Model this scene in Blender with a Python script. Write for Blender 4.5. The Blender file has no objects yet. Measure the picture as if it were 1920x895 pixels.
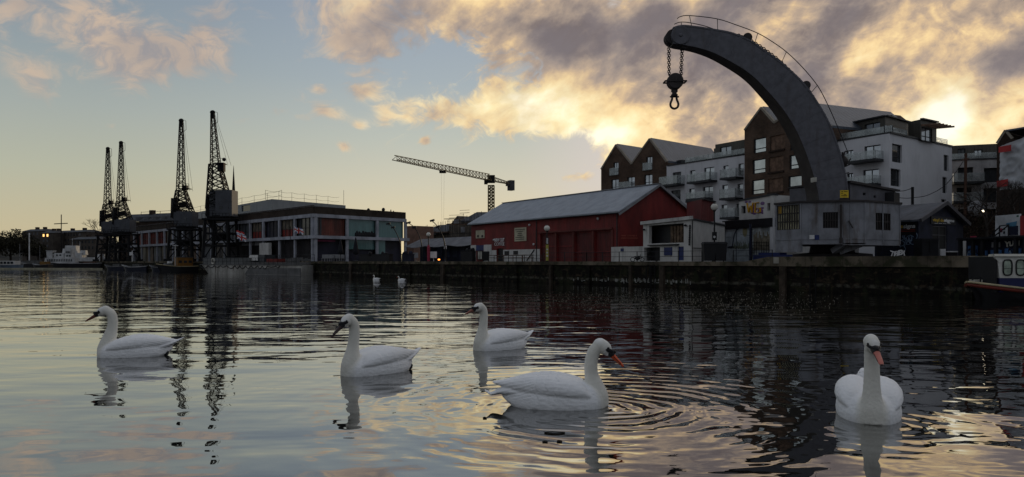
import bpy, bmesh, math, random
from mathutils import Vector, Matrix, noise
from mathutils.geometry import tessellate_polygon
R = math.radians
S = bpy.context.scene
COL = S.collection
random.seed(7)
# ---------------------------------------------------------------- camera
K, HZ, HC = 1400.0, 490.0, 2.0          # focal length in photo pixels, horizon row, eye height above the water
cam = bpy.data.cameras.new('camera'); camo = bpy.data.objects.new('camera', cam); COL.objects.link(camo)
camo.location = (0, 0, HC); camo.rotation_euler = (R(90), 0, 0)
cam.sensor_width = 36; cam.lens = 36 * K / 1920; cam.shift_y = (HZ - 447.5) / 1920
cam.clip_start = 0.1; cam.clip_end = 6000
S.camera = camo
S.view_settings.view_transform = 'Standard'; S.view_settings.look = 'None'
S.view_settings.exposure = 0.12; S.view_settings.gamma = 1; S.view_settings.use_curve_mapping = False
SUN_AZ, SUN_EL = 30.0, 6.0

# ---------------------------------------------------------------- node helpers
class NT:
    """tiny expression helper over a node tree"""
    def __init__(s, tree): s.t = tree; s.n = tree.nodes; s.l = tree.links
    def node(s, typ, **kw):
        n = s.n.new(typ)
        for k, v in kw.items(): setattr(n, k, v)
        return n
    def put(s, sock, v):
        if hasattr(v, 'is_linked') or isinstance(v, bpy.types.NodeSocket): s.l.new(v, sock)
        elif isinstance(v, (tuple, list)) and len(v) == 3 and sock.type == 'RGBA': sock.default_value = (*v, 1)
        else: sock.default_value = v
    def m(s, op, a, b=0.0, c=None, clamp=False):
        n = s.n.new('ShaderNodeMath'); n.operation = op; n.use_clamp = clamp
        s.put(n.inputs[0], a); s.put(n.inputs[1], b)
        if c is not None: s.put(n.inputs[2], c)
        return n.outputs[0]
    def add(s, a, b): return s.m('ADD', a, b)
    def mul(s, a, b): return s.m('MULTIPLY', a, b)
    def sub(s, a, b): return s.m('SUBTRACT', a, b)
    def smooth(s, x, lo, hi, a=0.0, b=1.0):
        n = s.n.new('ShaderNodeMapRange'); n.interpolation_type = 'SMOOTHSTEP'
        s.put(n.inputs[0], x); s.put(n.inputs[1], lo); s.put(n.inputs[2], hi); s.put(n.inputs[3], a); s.put(n.inputs[4], b)
        return n.outputs[0]
    def lin(s, x, lo, hi, a=0.0, b=1.0):
        n = s.n.new('ShaderNodeMapRange'); n.clamp = True
        s.put(n.inputs[0], x); s.put(n.inputs[1], lo); s.put(n.inputs[2], hi); s.put(n.inputs[3], a); s.put(n.inputs[4], b)
        return n.outputs[0]
    def mix(s, f, a, b, typ='MIX'):
        n = s.n.new('ShaderNodeMix'); n.data_type = 'RGBA'; n.blend_type = typ
        s.put(n.inputs[0], f); s.put(n.inputs[6], a); s.put(n.inputs[7], b)
        return n.outputs[2]
    def ramp(s, x, stops, interp='LINEAR'):
        n = s.n.new('ShaderNodeValToRGB'); cr = n.color_ramp; cr.interpolation = interp
        while len(cr.elements) < len(stops): cr.elements.new(0.5)
        for e, (p, c) in zip(cr.elements, stops): e.position = p; e.color = (*c, 1)
        s.put(n.inputs[0], x); return n.outputs[0]
    def vec(s, x, y, z):
        n = s.n.new('ShaderNodeCombineXYZ'); s.put(n.inputs[0], x); s.put(n.inputs[1], y); s.put(n.inputs[2], z); return n.outputs[0]
    def sep(s, v):
        n = s.n.new('ShaderNodeSeparateXYZ'); s.put(n.inputs[0], v); return n.outputs
    def noise(s, v, scale=1.0, detail=4.0, rough=0.5, dist=0.0, lac=2.0):
        n = s.n.new('ShaderNodeTexNoise'); s.put(n.inputs['Vector'], v)
        n.inputs['Scale'].default_value = scale; n.inputs['Detail'].default_value = detail
        n.inputs['Roughness'].default_value = rough; n.inputs['Distortion'].default_value = dist; n.inputs['Lacunarity'].default_value = lac
        return n.outputs[0]
    def vmul(s, v, t):
        n = s.n.new('ShaderNodeVectorMath'); n.operation = 'MULTIPLY'; s.put(n.inputs[0], v); s.put(n.inputs[1], t); return n.outputs[0]

# ---------------------------------------------------------------- world: dusk sky with broken cloud, brightest where the sun goes down
def build_world():
    w = bpy.data.worlds.new('World'); S.world = w; w.use_nodes = True
    T = NT(w.node_tree); T.n.clear()
    out = T.node('ShaderNodeOutputWorld'); bg = T.node('ShaderNodeBackground'); bg.inputs[1].default_value = 0.1
    T.l.new(bg.outputs[0], out.inputs[0])
    sky = T.node('ShaderNodeTexSky', sky_type='NISHITA'); sky.sun_disc = False
    sky.sun_elevation = R(SUN_EL); sky.sun_rotation = R(SUN_AZ); sky.air_density = 1.2; sky.dust_density = 2.0
    co = T.node('ShaderNodeTexCoord').outputs['Generated']
    x, y, z = T.sep(co)
    az = T.m('ARCTAN2', x, y); el = T.m('ARCSINE', T.m('ABSOLUTE', z))
    def ae(px, py):
        a = math.atan((px - 960) / K); return a, math.atan((HZ - py) / K * math.cos(a))
    def blob(px, py, sx, sy, gain, tilt=0.0):
        a, e = ae(px, py)
        du = T.sub(az, a); dv = T.sub(el, e)
        if tilt:
            c, s_ = math.cos(R(tilt)), math.sin(R(tilt))
            du, dv = T.m('MULTIPLY_ADD', dv, s_, T.mul(du, c)), T.m('MULTIPLY_ADD', du, -s_, T.mul(dv, c))
        q = T.m('MULTIPLY_ADD', T.mul(du, K / sx), T.mul(du, K / sx), T.m('POWER', T.m('ABSOLUTE', T.mul(dv, K / sy)), 2.0))
        return T.mul(T.m('EXPONENT', T.mul(q, -1.0)), gain)
    def total(bl):
        t = None
        for b in bl:
            g = blob(*b); t = g if t is None else T.add(t, g)
        return t
    # clear sky
    e = T.lin(el, 0.0, 0.36)
    left = T.ramp(e, [(0, (.58, .48, .28)), (.10, (.56, .49, .32)), (.30, (.46, .47, .37)), (.50, (.37, .41, .39)), (.72, (.28, .335, .37)), (1, (.21, .265, .335))])
    mid = T.ramp(e, [(0, (.80, .65, .38)), (.12, (.72, .62, .41)), (.28, (.61, .58, .46)), (.45, (.49, .52, .47)), (.65, (.37, .43, .47)), (1, (.28, .34, .44))])
    clear = T.mix(T.smooth(az, -0.55, -0.10), left, mid)
    clear = T.mix(T.mul(T.smooth(az, -.02, .15), T.smooth(el, .02, .12)), clear, (.60, .56, .54))
    back = T.ramp(T.lin(el, 0.0, 1.2), [(0, (.22, .235, .26)), (.3, (.32, .345, .385)), (1, (.27, .30, .36))])
    front = T.smooth(T.m('ABSOLUTE', az), .75, 1.5, 1.0, 0.0)
    clear = T.mix(front, back, clear)
    clear = T.mix(0.12, clear, T.vmul(sky.outputs[0], (0.055, 0.055, 0.055)))
    # clouds
    wv = T.vec(T.mul(az, 5.0), T.mul(el, 9.0), 1.7)
    warp = T.noise(wv, 1.1, 3, .5)
    w2 = T.noise(T.vec(T.mul(az, 9.0), T.mul(el, 14.0), 5.7), 1.0, 3, .5)
    ru = T.m('MULTIPLY_ADD', az, .84, T.mul(el, .54)); rv = T.m('MULTIPLY_ADD', az, -.54, T.mul(el, .84))
    cv = T.vec(T.m('MULTIPLY_ADD', warp, 1.1, T.mul(az, 5.0)), T.m('MULTIPLY_ADD', w2, -.8, T.mul(el, 7.5)), 3.1)
    n1 = T.noise(cv, 1.7, 9, .60, .2)
    n2 = T.noise(T.vec(T.m('MULTIPLY_ADD', w2, .7, T.mul(ru, 9.5)), T.m('MULTIPLY_ADD', warp, .6, T.mul(rv, 14.0)), 8.3), 1.0, 8, .52, .1)
    n3 = T.noise(cv, 6.5, 8, .62, .1)
    n4 = T.noise(T.vec(T.m('MULTIPLY_ADD', w2, .8, T.mul(ru, 24.0)), T.m('MULTIPLY_ADD', warp, .8, T.mul(rv, 32.0)), 2.3), 1.0, 6, .55, .1)
    cover = total([
        (240, 112, 72, 55, .72, -15), (330, 105, 60, 32, .44), (395, 55, 40, 75, .44, -25), (430, 120, 24, 55, .26),
        (70, 20, 190, 45, .30), (210, 40, 80, 60, .12), (70, 150, 30, 28, .44, -30), (20, 110, 40, 30, .24), (680, 172, 34, 17, .58), (612, 207, 34, 12, .58, -15), (520, 210, 20, 10, .36),
        (598, 168, 15, 10, .5), (645, 275, 12, 10, .52), (797, 264, 11, 9, .52), (675, 235, 14, 9, .46), (210, 237, 16, 7, .36), (820, 195, 34, 36, .52), (765, 205, 24, 22, .42), (720, 215, 22, 26, .42), (870, 215, 24, 22, .30),
        (690, 70, 90, 65, .52, -20), (640, 90, 50, 50, .2), (760, 10, 190, 45, .5), (920, 50, 90, 70, .45), (830, 105, 50, 30, -.25), (1150, 100, 40, 25, -.2), (1090, 60, 130, 80, .85), (930, 180, 60, 60, .36), (1000, 215, 110, 48, .62), (1100, 190, 90, 60, .6), (1230, 250, 60, 48, .52), (1180, 280, 50, 25, .32),
        (1290, 170, 140, 120, .85), (1330, 255, 80, 40, .45), (1400, 90, 220, 110, .8), (1600, 100, 220, 120, 1.0), (1800, 100, 300, 190, 1.1), (2200, 150, 350, 250, 1.0), (1085, 332, 30, 12, .34), (1650, 190, 200, 60, .6)])
    hi = T.smooth(el, 0.34, 0.75, 0.0, .16)      # more cloud overhead, out of the frame
    cov = T.add(T.add(cover, hi), T.m('MULTIPLY_ADD', n1, 1.1, T.mul(n3, 1.0)))
    mask = T.smooth(cov, 1.27, 1.60)
    thick = T.smooth(cov, 1.45, 2.35)
    # light in the cloud
    glow = total([(1770, 225, 38, 40, 1.1), (1770, 190, 170, 90, .42), (1850, 305, 90, 28, .8), (1640, 232, 140, 16, .35), (1440, 190, 30, 50, .45, 20), (1050, 205, 130, 58, .70), (960, 190, 70, 48, .35), (1130, 260, 60, 26, .18), (1110, 170, 60, 40, .25), (1225, 235, 60, 60, .26), (1345, 215, 60, 70, .35), (1240, 120, 50, 35, .28), (1880, 170, 90, 30, .34), (1600, 110, 60, 35, .34, 30), (1500, 25, 60, 30, .38), (1700, 60, 90, 30, .30, 30), (1860, 60, 60, 30, .3, 30), (1560, 190, 90, 16, .25, 20), (1330, 60, 60, 30, .2), (1420, 130, 50, 30, .2), (1700, 150, 60, 25, .25, 30),
                  (820, 200, 60, 50, .34), (900, 20, 60, 40, .22), (730, 50, 60, 50, .14), (240, 110, 110, 70, .20), (390, 70, 60, 80, .14), (680, 172, 60, 30, .34), (610, 207, 60, 20, .34), (70, 150, 60, 40, .14), (1080, 45, 110, 60, -.20), (1330, 250, 40, 25, -.1), (1300, 165, 45, 30, -.08), (1650, 160, 150, 40, -.08), (1600, 190, 100, 25, -.10)])
    low = T.smooth(el, 0.26, 0.02, 0.0, .26)
    lv = T.add(T.m('MULTIPLY_ADD', n2, 1.45, T.m('MULTIPLY_ADD', n4, 1.15, T.mul(n3, .75))), T.add(glow, T.sub(low, T.smooth(az, .10, .40, 1.33, 1.29))))
    lv = T.sub(lv, T.m('MULTIPLY_ADD', thick, .45, -.27))
    lv = T.mul(lv, T.smooth(T.m('ABSOLUTE', az), 1.1, 2.3, 1.0, .55))
    ccol = T.ramp(T.lin(lv, 0.0, 1.5), [(0, (.165, .132, .130)), (.12, (.215, .172, .160)), (.24, (.33, .26, .215)), (.36, (.48, .36, .26)), (.46, (.70, .50, .29)), (.56, (.90, .66, .34)), (.72, (1.0, .82, .46)), (1.0, (1.15, 1.05, .78))])
    lc = T.mix(T.smooth(az, -0.36, -0.02), T.mix(T.smooth(n3, .35, .6), (.36, .32, .31), (.60, .45, .33)), ccol)       # thin peach clouds away from the sun
    lc = T.mix(T.smooth(n2, .3, .6), T.mix(.35, lc, (.21, .20, .23)), lc)
    soft = T.smooth(cov, 1.18, 1.78); mask = T.mix(T.smooth(az, -.30, .0), soft, mask)
    col = T.mix(T.mul(mask, T.smooth(az, -.40, -.02, .80, .97)), clear, lc)
    sunglow = total([(1775, 230, 70, 60, .40), (1790, 320, 500, 60, .15)])
    col = T.mix(sunglow, col, T.mix(0.0, col, (1.0, .80, .42)), 'SCREEN')
    T.l.new(T.vmul(col, (10, 10, 10)), bg.inputs[0])
    w.cycles.sampling_method = 'MANUAL'; w.cycles.sample_map_resolution = 512
build_world()
sun = bpy.data.lights.new('sun', 'SUN'); sun.energy = 0.7; sun.angle = R(6); sun.color = (1, .78, .5)
suno = bpy.data.objects.new('sun', sun); COL.objects.link(suno)
sd = Vector((math.sin(R(SUN_AZ)) * math.cos(R(SUN_EL)), math.cos(R(SUN_AZ)) * math.cos(R(SUN_EL)), math.sin(R(SUN_EL))))
suno.rotation_euler = sd.to_track_quat('Z', 'Y').to_euler()
S.cycles.max_bounces = 6; S.cycles.glossy_bounces = 4; S.cycles.diffuse_bounces = 3; S.cycles.transparent_max_bounces = 12
S.cycles.caustics_reflective = False; S.cycles.caustics_refractive = False

# ---------------------------------------------------------------- materials
MATS = {}
def pmat(name, col, rough=.7, metal=0.0, spec=.22, var=.25, vscale=.6, bump=0.0, bscale=8.0, stain=0.0, staincol=(.03, .025, .02), coords='Object', emis=None, aniso=None):
    """plain painted / stone / metal surface: base colour with blotches, streaks and fine bump"""
    if name in MATS: return MATS[name]
    m = bpy.data.materials.new(name); m.use_nodes = True; T = NT(m.node_tree)
    b = T.n['Principled BSDF']; MATS[name] = m
    geo = T.node('ShaderNodeNewGeometry').outputs['Position'] if coords == 'World' else T.node('ShaderNodeTexCoord').outputs['Object']
    n1 = T.noise(geo, vscale, 5, .6, .3)
    c = T.mix(T.smooth(n1, .3, .7), tuple(v * (1 - var) for v in col), tuple(min(1, v * (1 + var)) for v in col))
    if stain:
        st = T.noise(T.vmul(geo, (1.0, 1.0, .18)), 1.6, 5, .65, .4)
        c = T.mix(T.mul(T.smooth(st, .5, .72), stain), c, staincol)
    T.l.new(c, b.inputs['Base Color'])
    b.inputs['Roughness'].default_value = rough; b.inputs['Metallic'].default_value = metal
    b.inputs['Specular IOR Level'].default_value = spec
    if bump:
        bn = T.node('ShaderNodeBump'); bn.inputs['Strength'].default_value = bump; bn.inputs['Distance'].default_value = .02
        T.l.new(T.noise(geo, bscale, 4, .6), bn.inputs['Height']); T.l.new(bn.outputs[0], b.inputs['Normal'])
    if emis: b.inputs['Emission Color'].default_value = (*emis[0], 1); b.inputs['Emission Strength'].default_value = emis[1]
    return m

# ---------------------------------------------------------------- mesh builder
ORG = {}
def P(px, py, D): return Vector(((px - 960) / K * D, D, HC + (HZ - py) / K * D))
def G(px, D): return Vector(((px - 960) / K * D, D))
def tag(o, label=None, cat=None, group=None, kind=None):
    if label: o['label'] = label
    if cat: o['category'] = cat
    if group: o['group'] = group
    if kind: o['kind'] = kind
    return o
def thing(name, loc, label, cat, group=None):
    o = bpy.data.objects.new(name, None); COL.objects.link(o); o.location = loc; o.empty_display_size = .2
    ORG[o.name] = Vector(loc); return tag(o, label, cat, group)
class MB:
    def __init__(s): s.v = []; s.f = []; s.mi = []; s.cur = 0
    def face(s, pts, flip=False):
        i = len(s.v); s.v += [tuple(p) for p in pts]; f = list(range(i, i + len(pts)))
        s.f.append(f[::-1] if flip else f); s.mi.append(s.cur)
    def idx(s, pts): i = len(s.v); s.v += [tuple(p) for p in pts]; return i
    def addf(s, f): s.f.append(f); s.mi.append(s.cur)
    def hexa(s, a, b):
        """a, b: matching loops (bottom, top)"""
        n = len(a); i = s.idx(a); j = s.idx(b)
        s.addf([i + k for k in range(n)][::-1]); s.addf([j + k for k in range(n)])
        for k in range(n):
            l = (k + 1) % n; s.addf([i + k, i + l, j + l, j + k])
    def box(s, c, size, rz=0.0, M=None):
        c = Vector(c); hx, hy, hz = (size[0] / 2, size[1] / 2, size[2] / 2)
        r = M or Matrix.Rotation(rz, 3, 'Z')
        q = [(-hx, -hy), (hx, -hy), (hx, hy), (-hx, hy)]
        s.hexa([c + r @ Vector((x, y, -hz)) for x, y in q], [c + r @ Vector((x, y, hz)) for x, y in q])
    def prism(s, plan, z0, z1):
        area = sum(plan[k][0] * plan[(k + 1) % len(plan)][1] - plan[(k + 1) % len(plan)][0] * plan[k][1] for k in range(len(plan)))
        if area < 0: plan = plan[::-1]
        s.hexa([Vector((p[0], p[1], z0)) for p in plan], [Vector((p[0], p[1], z1)) for p in plan])
    def bar(s, a, b, w, h=None, n=4):
        """straight bar from a to b; n sides"""
        a, b = Vector(a), Vector(b); d = b - a
        if d.length < 1e-6: return
        q = d.to_track_quat('Z', 'Y').to_matrix(); h = h or w
        if n == 4: ring = [(-w / 2, -h / 2), (w / 2, -h / 2), (w / 2, h / 2), (-w / 2, h / 2)]
        else: ring = [(w / 2 * math.cos(2 * math.pi * k / n), h / 2 * math.sin(2 * math.pi * k / n)) for k in range(n)]
        s.hexa([a + q @ Vector((x, y, 0)) for x, y in ring], [b + q @ Vector((x, y, 0)) for x, y in ring])
    def tube(s, pts, r, n=8, closed=False, cap=True, flat=1.0):
        pts = [Vector(p) for p in pts]; N = len(pts)
        rr = r if isinstance(r, (list, tuple)) else [r] * N
        rings = []; up = None
        for k in range(N):
            t = (pts[(k + 1) % N] - pts[k - 1]) if closed else (pts[min(k + 1, N - 1)] - pts[max(k - 1, 0)])
            t.normalize()
            if up is None: up = Vector((0, 0, 1)) if abs(t.z) < .9 else Vector((1, 0, 0))
            side = t.cross(up)
            if side.length < 1e-4: side = t.cross(Vector((0, 1, 0)))
            side.normalize(); up = side.cross(t).normalized()
            rings.append(s.idx([pts[k] + side * (rr[k] * math.cos(2 * math.pi * j / n)) + up * (rr[k] * flat * math.sin(2 * math.pi * j / n)) for j in range(n)]))
        for k in range(N if closed else N - 1):
            a, b = rings[k], rings[(k + 1) % N]
            for j in range(n):
                l = (j + 1) % n; s.addf([a + l, a + j, b + j, b + l])
        if cap and not closed:
            s.addf([rings[0] + j for j in range(n)]); s.addf([rings[-1] + j for j in range(n)][::-1])
    def loft(s, rings, cap=True):
        """rings: list of equal-length point loops"""
        n = len(rings[0]); ids = [s.idx(r) for r in rings]
        for a, b in zip(ids, ids[1:]):
            for j in range(n):
                l = (j + 1) % n; s.addf([a + j, a + l, b + l, b + j])
        if cap: s.addf([ids[0] + j for j in range(n)][::-1]); s.addf([ids[-1] + j for j in range(n)])
    def ell(s, c, r, M=None, nu=14, nv=9):
        c = Vector(c); M = M or Matrix.Identity(3); rings = []
        for i in range(1, nv):
            t = math.pi * i / nv
            rings.append([c + M @ Vector((r[0] * -math.cos(t), r[1] * math.sin(t) * math.cos(2 * math.pi * j / nu), r[2] * math.sin(t) * math.sin(2 * math.pi * j / nu))) for j in range(nu)])
        ids = [s.idx(q) for q in rings]; a0 = s.idx([c + M @ Vector((-r[0], 0, 0))]); a1 = s.idx([c + M @ Vector((r[0], 0, 0))])
        for a, b in zip(ids, ids[1:]):
            for j in range(nu):
                l = (j + 1) % nu; s.addf([a + j, a + l, b + l, b + j][::-1])
        for j in range(nu):
            l = (j + 1) % nu; s.addf([a0, ids[0] + j, ids[0] + l][::-1]); s.addf([a1, ids[-1] + l, ids[-1] + j][::-1])
    def lathe(s, c, prof, n=16, axis='Z'):
        c = Vector(c); rings = []
        for r, h in prof:
            ring = []
            for j in range(n):
                a = 2 * math.pi * j / n; x, y = r * math.cos(a), r * math.sin(a)
                ring.append(c + (Vector((x, y, h)) if axis == 'Z' else Vector((x, h, y)) if axis == 'Y' else Vector((h, x, y))))
            rings.append(ring)
        s.loft(rings)
    def mesh(s, name, org=None):
        me = bpy.data.meshes.new(name); o = org or Vector((0, 0, 0))
        me.from_pydata([(x - o.x, y - o.y, z - o.z) for x, y, z in s.v], [], s.f)
        if any(s.mi): me.polygons.foreach_set('material_index', s.mi)
        me.validate(); me.update(); return me
    def build(s, name, mat, parent=None, smooth=False, label=None, fix=True):
        org = ORG[parent.name] if parent else Vector((0, 0, 0))
        me = s.mesh(name, org)
        if fix:
            bm = bmesh.new(); bm.from_mesh(me); bmesh.ops.recalc_face_normals(bm, faces=bm.faces); bm.to_mesh(me); bm.free()
        for m in (mat if isinstance(mat, (list, tuple)) else [mat]): me.materials.append(m)
        o = bpy.data.objects.new(name, me); COL.objects.link(o)
        if smooth:
            me.polygons.foreach_set('use_smooth', [True] * len(me.polygons))
            if smooth == 'auto':
                me.set_sharp_from_angle(angle=R(35))
        if parent: o.parent = parent; ORG[o.name] = org
        if label: o['label'] = label
        return o
def solo(mb, name, mat, label, cat, loc=None, group=None, smooth=False, kind=None):
    """a thing that is one mesh; its origin is put at loc"""
    loc = Vector(loc) if loc else Vector((0, 0, 0))
    ORG['__tmp'] = loc
    me = mb.mesh(name, loc)
    bm = bmesh.new(); bm.from_mesh(me); bmesh.ops.recalc_face_normals(bm, faces=bm.faces); bm.to_mesh(me); bm.free()
    for m in (mat if isinstance(mat, (list, tuple)) else [mat]): me.materials.append(m)
    if smooth: me.polygons.foreach_set('use_smooth', [True] * len(me.polygons))
    if smooth == 'auto': me.set_sharp_from_angle(angle=R(35))
    o = bpy.data.objects.new(name, me); COL.objects.link(o); o.location = loc; ORG[o.name] = loc
    return tag(o, label, cat, group, kind)
def spl(pts, n):
    """Catmull-Rom through tuples of any length"""
    out = []; N = len(pts)
    for i in range(N - 1):
        p0, p1, p2, p3 = pts[max(i - 1, 0)], pts[i], pts[i + 1], pts[min(i + 2, N - 1)]
        for k in range(n):
            t = k / n
            out.append(tuple(.5 * (2 * b + (c - a) * t + (2 * a - 5 * b + 4 * c - d) * t * t + (3 * b - a - 3 * c + d) * t ** 3) for a, b, c, d in zip(p0, p1, p2, p3)))
    out.append(tuple(pts[-1])); return out
def dup(o, loc, rz=None, label=None, name=None):
    """copy of a thing with its parts and sub-parts"""
    def cp(q, par):
        c = q.copy(); COL.objects.link(c); c.parent = par
        for ch in list(q.children): cp(ch, c)
        return c
    r = cp(o, None); r.location = loc
    if rz is not None: r.rotation_euler = (0, 0, rz)
    if label: r['label'] = label
    return r
def text_mesh(txt, height, bold=0.0, extrude=.01, squeeze=1.0):
    c = bpy.data.curves.new('writing', 'FONT'); c.body = txt; c.size = height / .7; c.extrude = extrude; c.offset = bold; c.resolution_u = 3
    t = bpy.data.objects.new('writing', c); COL.objects.link(t)
    me = bpy.data.meshes.new_from_object(t); bpy.data.objects.remove(t); bpy.data.curves.remove(c)
    xs = [v.co.x for v in me.vertices] or [0]; x0, x1 = min(xs), max(xs)
    for v in me.vertices: v.co.x = (v.co.x - (x0 + x1) / 2) * squeeze
    return me, (x1 - x0) * squeeze
# ---------------------------------------------------------------- water
def water_material():
    m = bpy.data.materials.new('harbour_water'); m.use_nodes = True; T = NT(m.node_tree); b = T.n['Principled BSDF']
    b.inputs['Base Color'].default_value = (.80, .80, .79, 1); b.inputs['Metallic'].default_value = 1.0; b.inputs['Roughness'].default_value = .012
    b.inputs['IOR'].default_value = 1.5
    pos = T.node('ShaderNodeNewGeometry').outputs['Position']; x, y, z = T.sep(pos)
    h = T.mul(T.sub(T.noise(T.vec(T.mul(x, .55), y, 0.0), .55, 3, .42, .2), .5), .060)             # long low swell
    calm = T.smooth(T.noise(T.vec(T.mul(x, .5), y, 0.0), .11, 3, .5), .42, .62)
    near = T.smooth(y, 8, 26, .32, .78); far = T.lin(y, 25, 110, 1.0, .62)
    k = T.mul(T.mul(near, far), T.m('MULTIPLY_ADD', calm, .55, .45))
    h2 = T.mul(T.mul(T.sub(T.noise(T.vec(T.mul(x, .45), y, 3.0), 1.7, 2, .45, .2), .5), .034), k)
    h3 = T.mul(T.mul(T.sub(T.noise(T.vec(T.mul(x, .5), y, 9.0), 5.0, 2, .45, .2), .5), .0075), T.mul(k, T.m('MULTIPLY_ADD', calm, .6, .4)))
    h = T.add(h, T.add(h2, h3))
    def rings(cx, cy, amp, lam, dec, sx=1.0):
        dx = T.mul(T.sub(x, cx), sx); dy = T.sub(y, cy)
        r = T.m('SQRT', T.m('MULTIPLY_ADD', dx, dx, T.mul(dy, dy)))
        wob = T.mul(T.noise(pos, 1.3, 2, .5), .40)
        s = T.m('SINE', T.mul(T.m('POWER', T.add(r, wob), .82), 2 * math.pi / lam))
        return T.mul(T.mul(T.mul(s, amp), T.smooth(T.noise(pos, .9, 2, .5), .35, .6, .25, 1.2)), T.m('EXPONENT', T.mul(r, -1.0 / dec)))
    for q in RINGS: h = T.add(h, rings(*q))
    bn = T.node('ShaderNodeBump'); bn.inputs['Strength'].default_value = 1.0; bn.inputs['Distance'].default_value = 1.0
    T.l.new(h, bn.inputs['Height']); T.l.new(bn.outputs[0], b.inputs['Normal'])
    # mirror-like skin over dark, silty water
    d = T.node('ShaderNodeBsdfPrincipled'); d.inputs['Base Color'].default_value = (.006, .006, .005, 1); d.inputs['Roughness'].default_value = .012; d.inputs['IOR'].default_value = 1.5
    T.l.new(bn.outputs[0], d.inputs['Normal']); mx = T.node('ShaderNodeMixShader'); mx.inputs[0].default_value = .34
    T.l.new(d.outputs[0], mx.inputs[1]); T.l.new(b.outputs[0], mx.inputs[2]); T.l.new(mx.outputs[0], T.n['Material Output'].inputs[0])
    return m
RINGS = [(1.22, 10.15, .0072, .24, 1.8), (4.42, 9.15, .0030, .24, 1.0), (-2.3, 12.8, .0006, .22, 1.0), (-8.0, 15.6, .0006, .22, 1.0)]
wm = MB(); wm.face([(-900, -60, 0), (900, -60, 0), (900, 2500, 0), (-900, 2500, 0)])
solo(wm, 'water', water_material(), 'calm dark harbour water mirroring the dusk sky', None, kind='structure')
# ---------------------------------------------------------------- swans
def feather_material():
    m = bpy.data.materials.new('white_feathers'); m.use_nodes = True; T = NT(m.node_tree); b = T.n['Principled BSDF']
    co = T.node('ShaderNodeTexCoord').outputs['Object']
    at = T.node('ShaderNodeAttribute', attribute_name='warm').outputs['Fac']
    n = T.noise(co, 9, 4, .6)
    body = T.mix(n, (.76, .76, .77), (.88, .88, .88)); neck = T.mix(n, (.62, .60, .53), (.76, .74, .67))
    T.l.new(T.mix(at, body, neck), b.inputs['Base Color']); b.inputs['Roughness'].default_value = .75
    b.inputs['Sheen Weight'].default_value = .25; b.inputs['Specular IOR Level'].default_value = .2
    b.inputs['Subsurface Weight'].default_value = 0.0
    v = T.node('ShaderNodeTexVoronoi'); v.inputs['Scale'].default_value = 17
    T.l.new(T.vmul(co, (.55, 1.0, 1.5)), v.inputs['Vector'])
    fine = T.noise(T.vmul(co, (1, 1, 1)), 60, 3, .6)
    tuft = T.noise(T.vmul(co, (1, 1, 1)), 26, 3, .6)
    hgt = T.mix(at, T.vec(T.m('MULTIPLY_ADD', v.outputs[0], .55, T.mul(fine, .35)), 0.0, 0.0), T.vec(T.m('MULTIPLY_ADD', tuft, .9, T.mul(fine, .5)), 0.0, 0.0))
    bn = T.node('ShaderNodeBump'); bn.inputs['Strength'].default_value = .5; bn.inputs['Distance'].default_value = .018
    T.l.new(T.sep(hgt)[0], bn.inputs['Height']); T.l.new(bn.outputs[0], b.inputs['Normal'])
    return m
FEATH = feather_material()
BILL_O = pmat('bill_orange', (.62, .10, .035), .4, var=.15, vscale=20)
BILL_P = pmat('bill_dusky_pink', (.22, .075, .05), .4, var=.2, vscale=20)
BILL_K = pmat('bill_black', (.012, .012, .014), .35)
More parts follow.
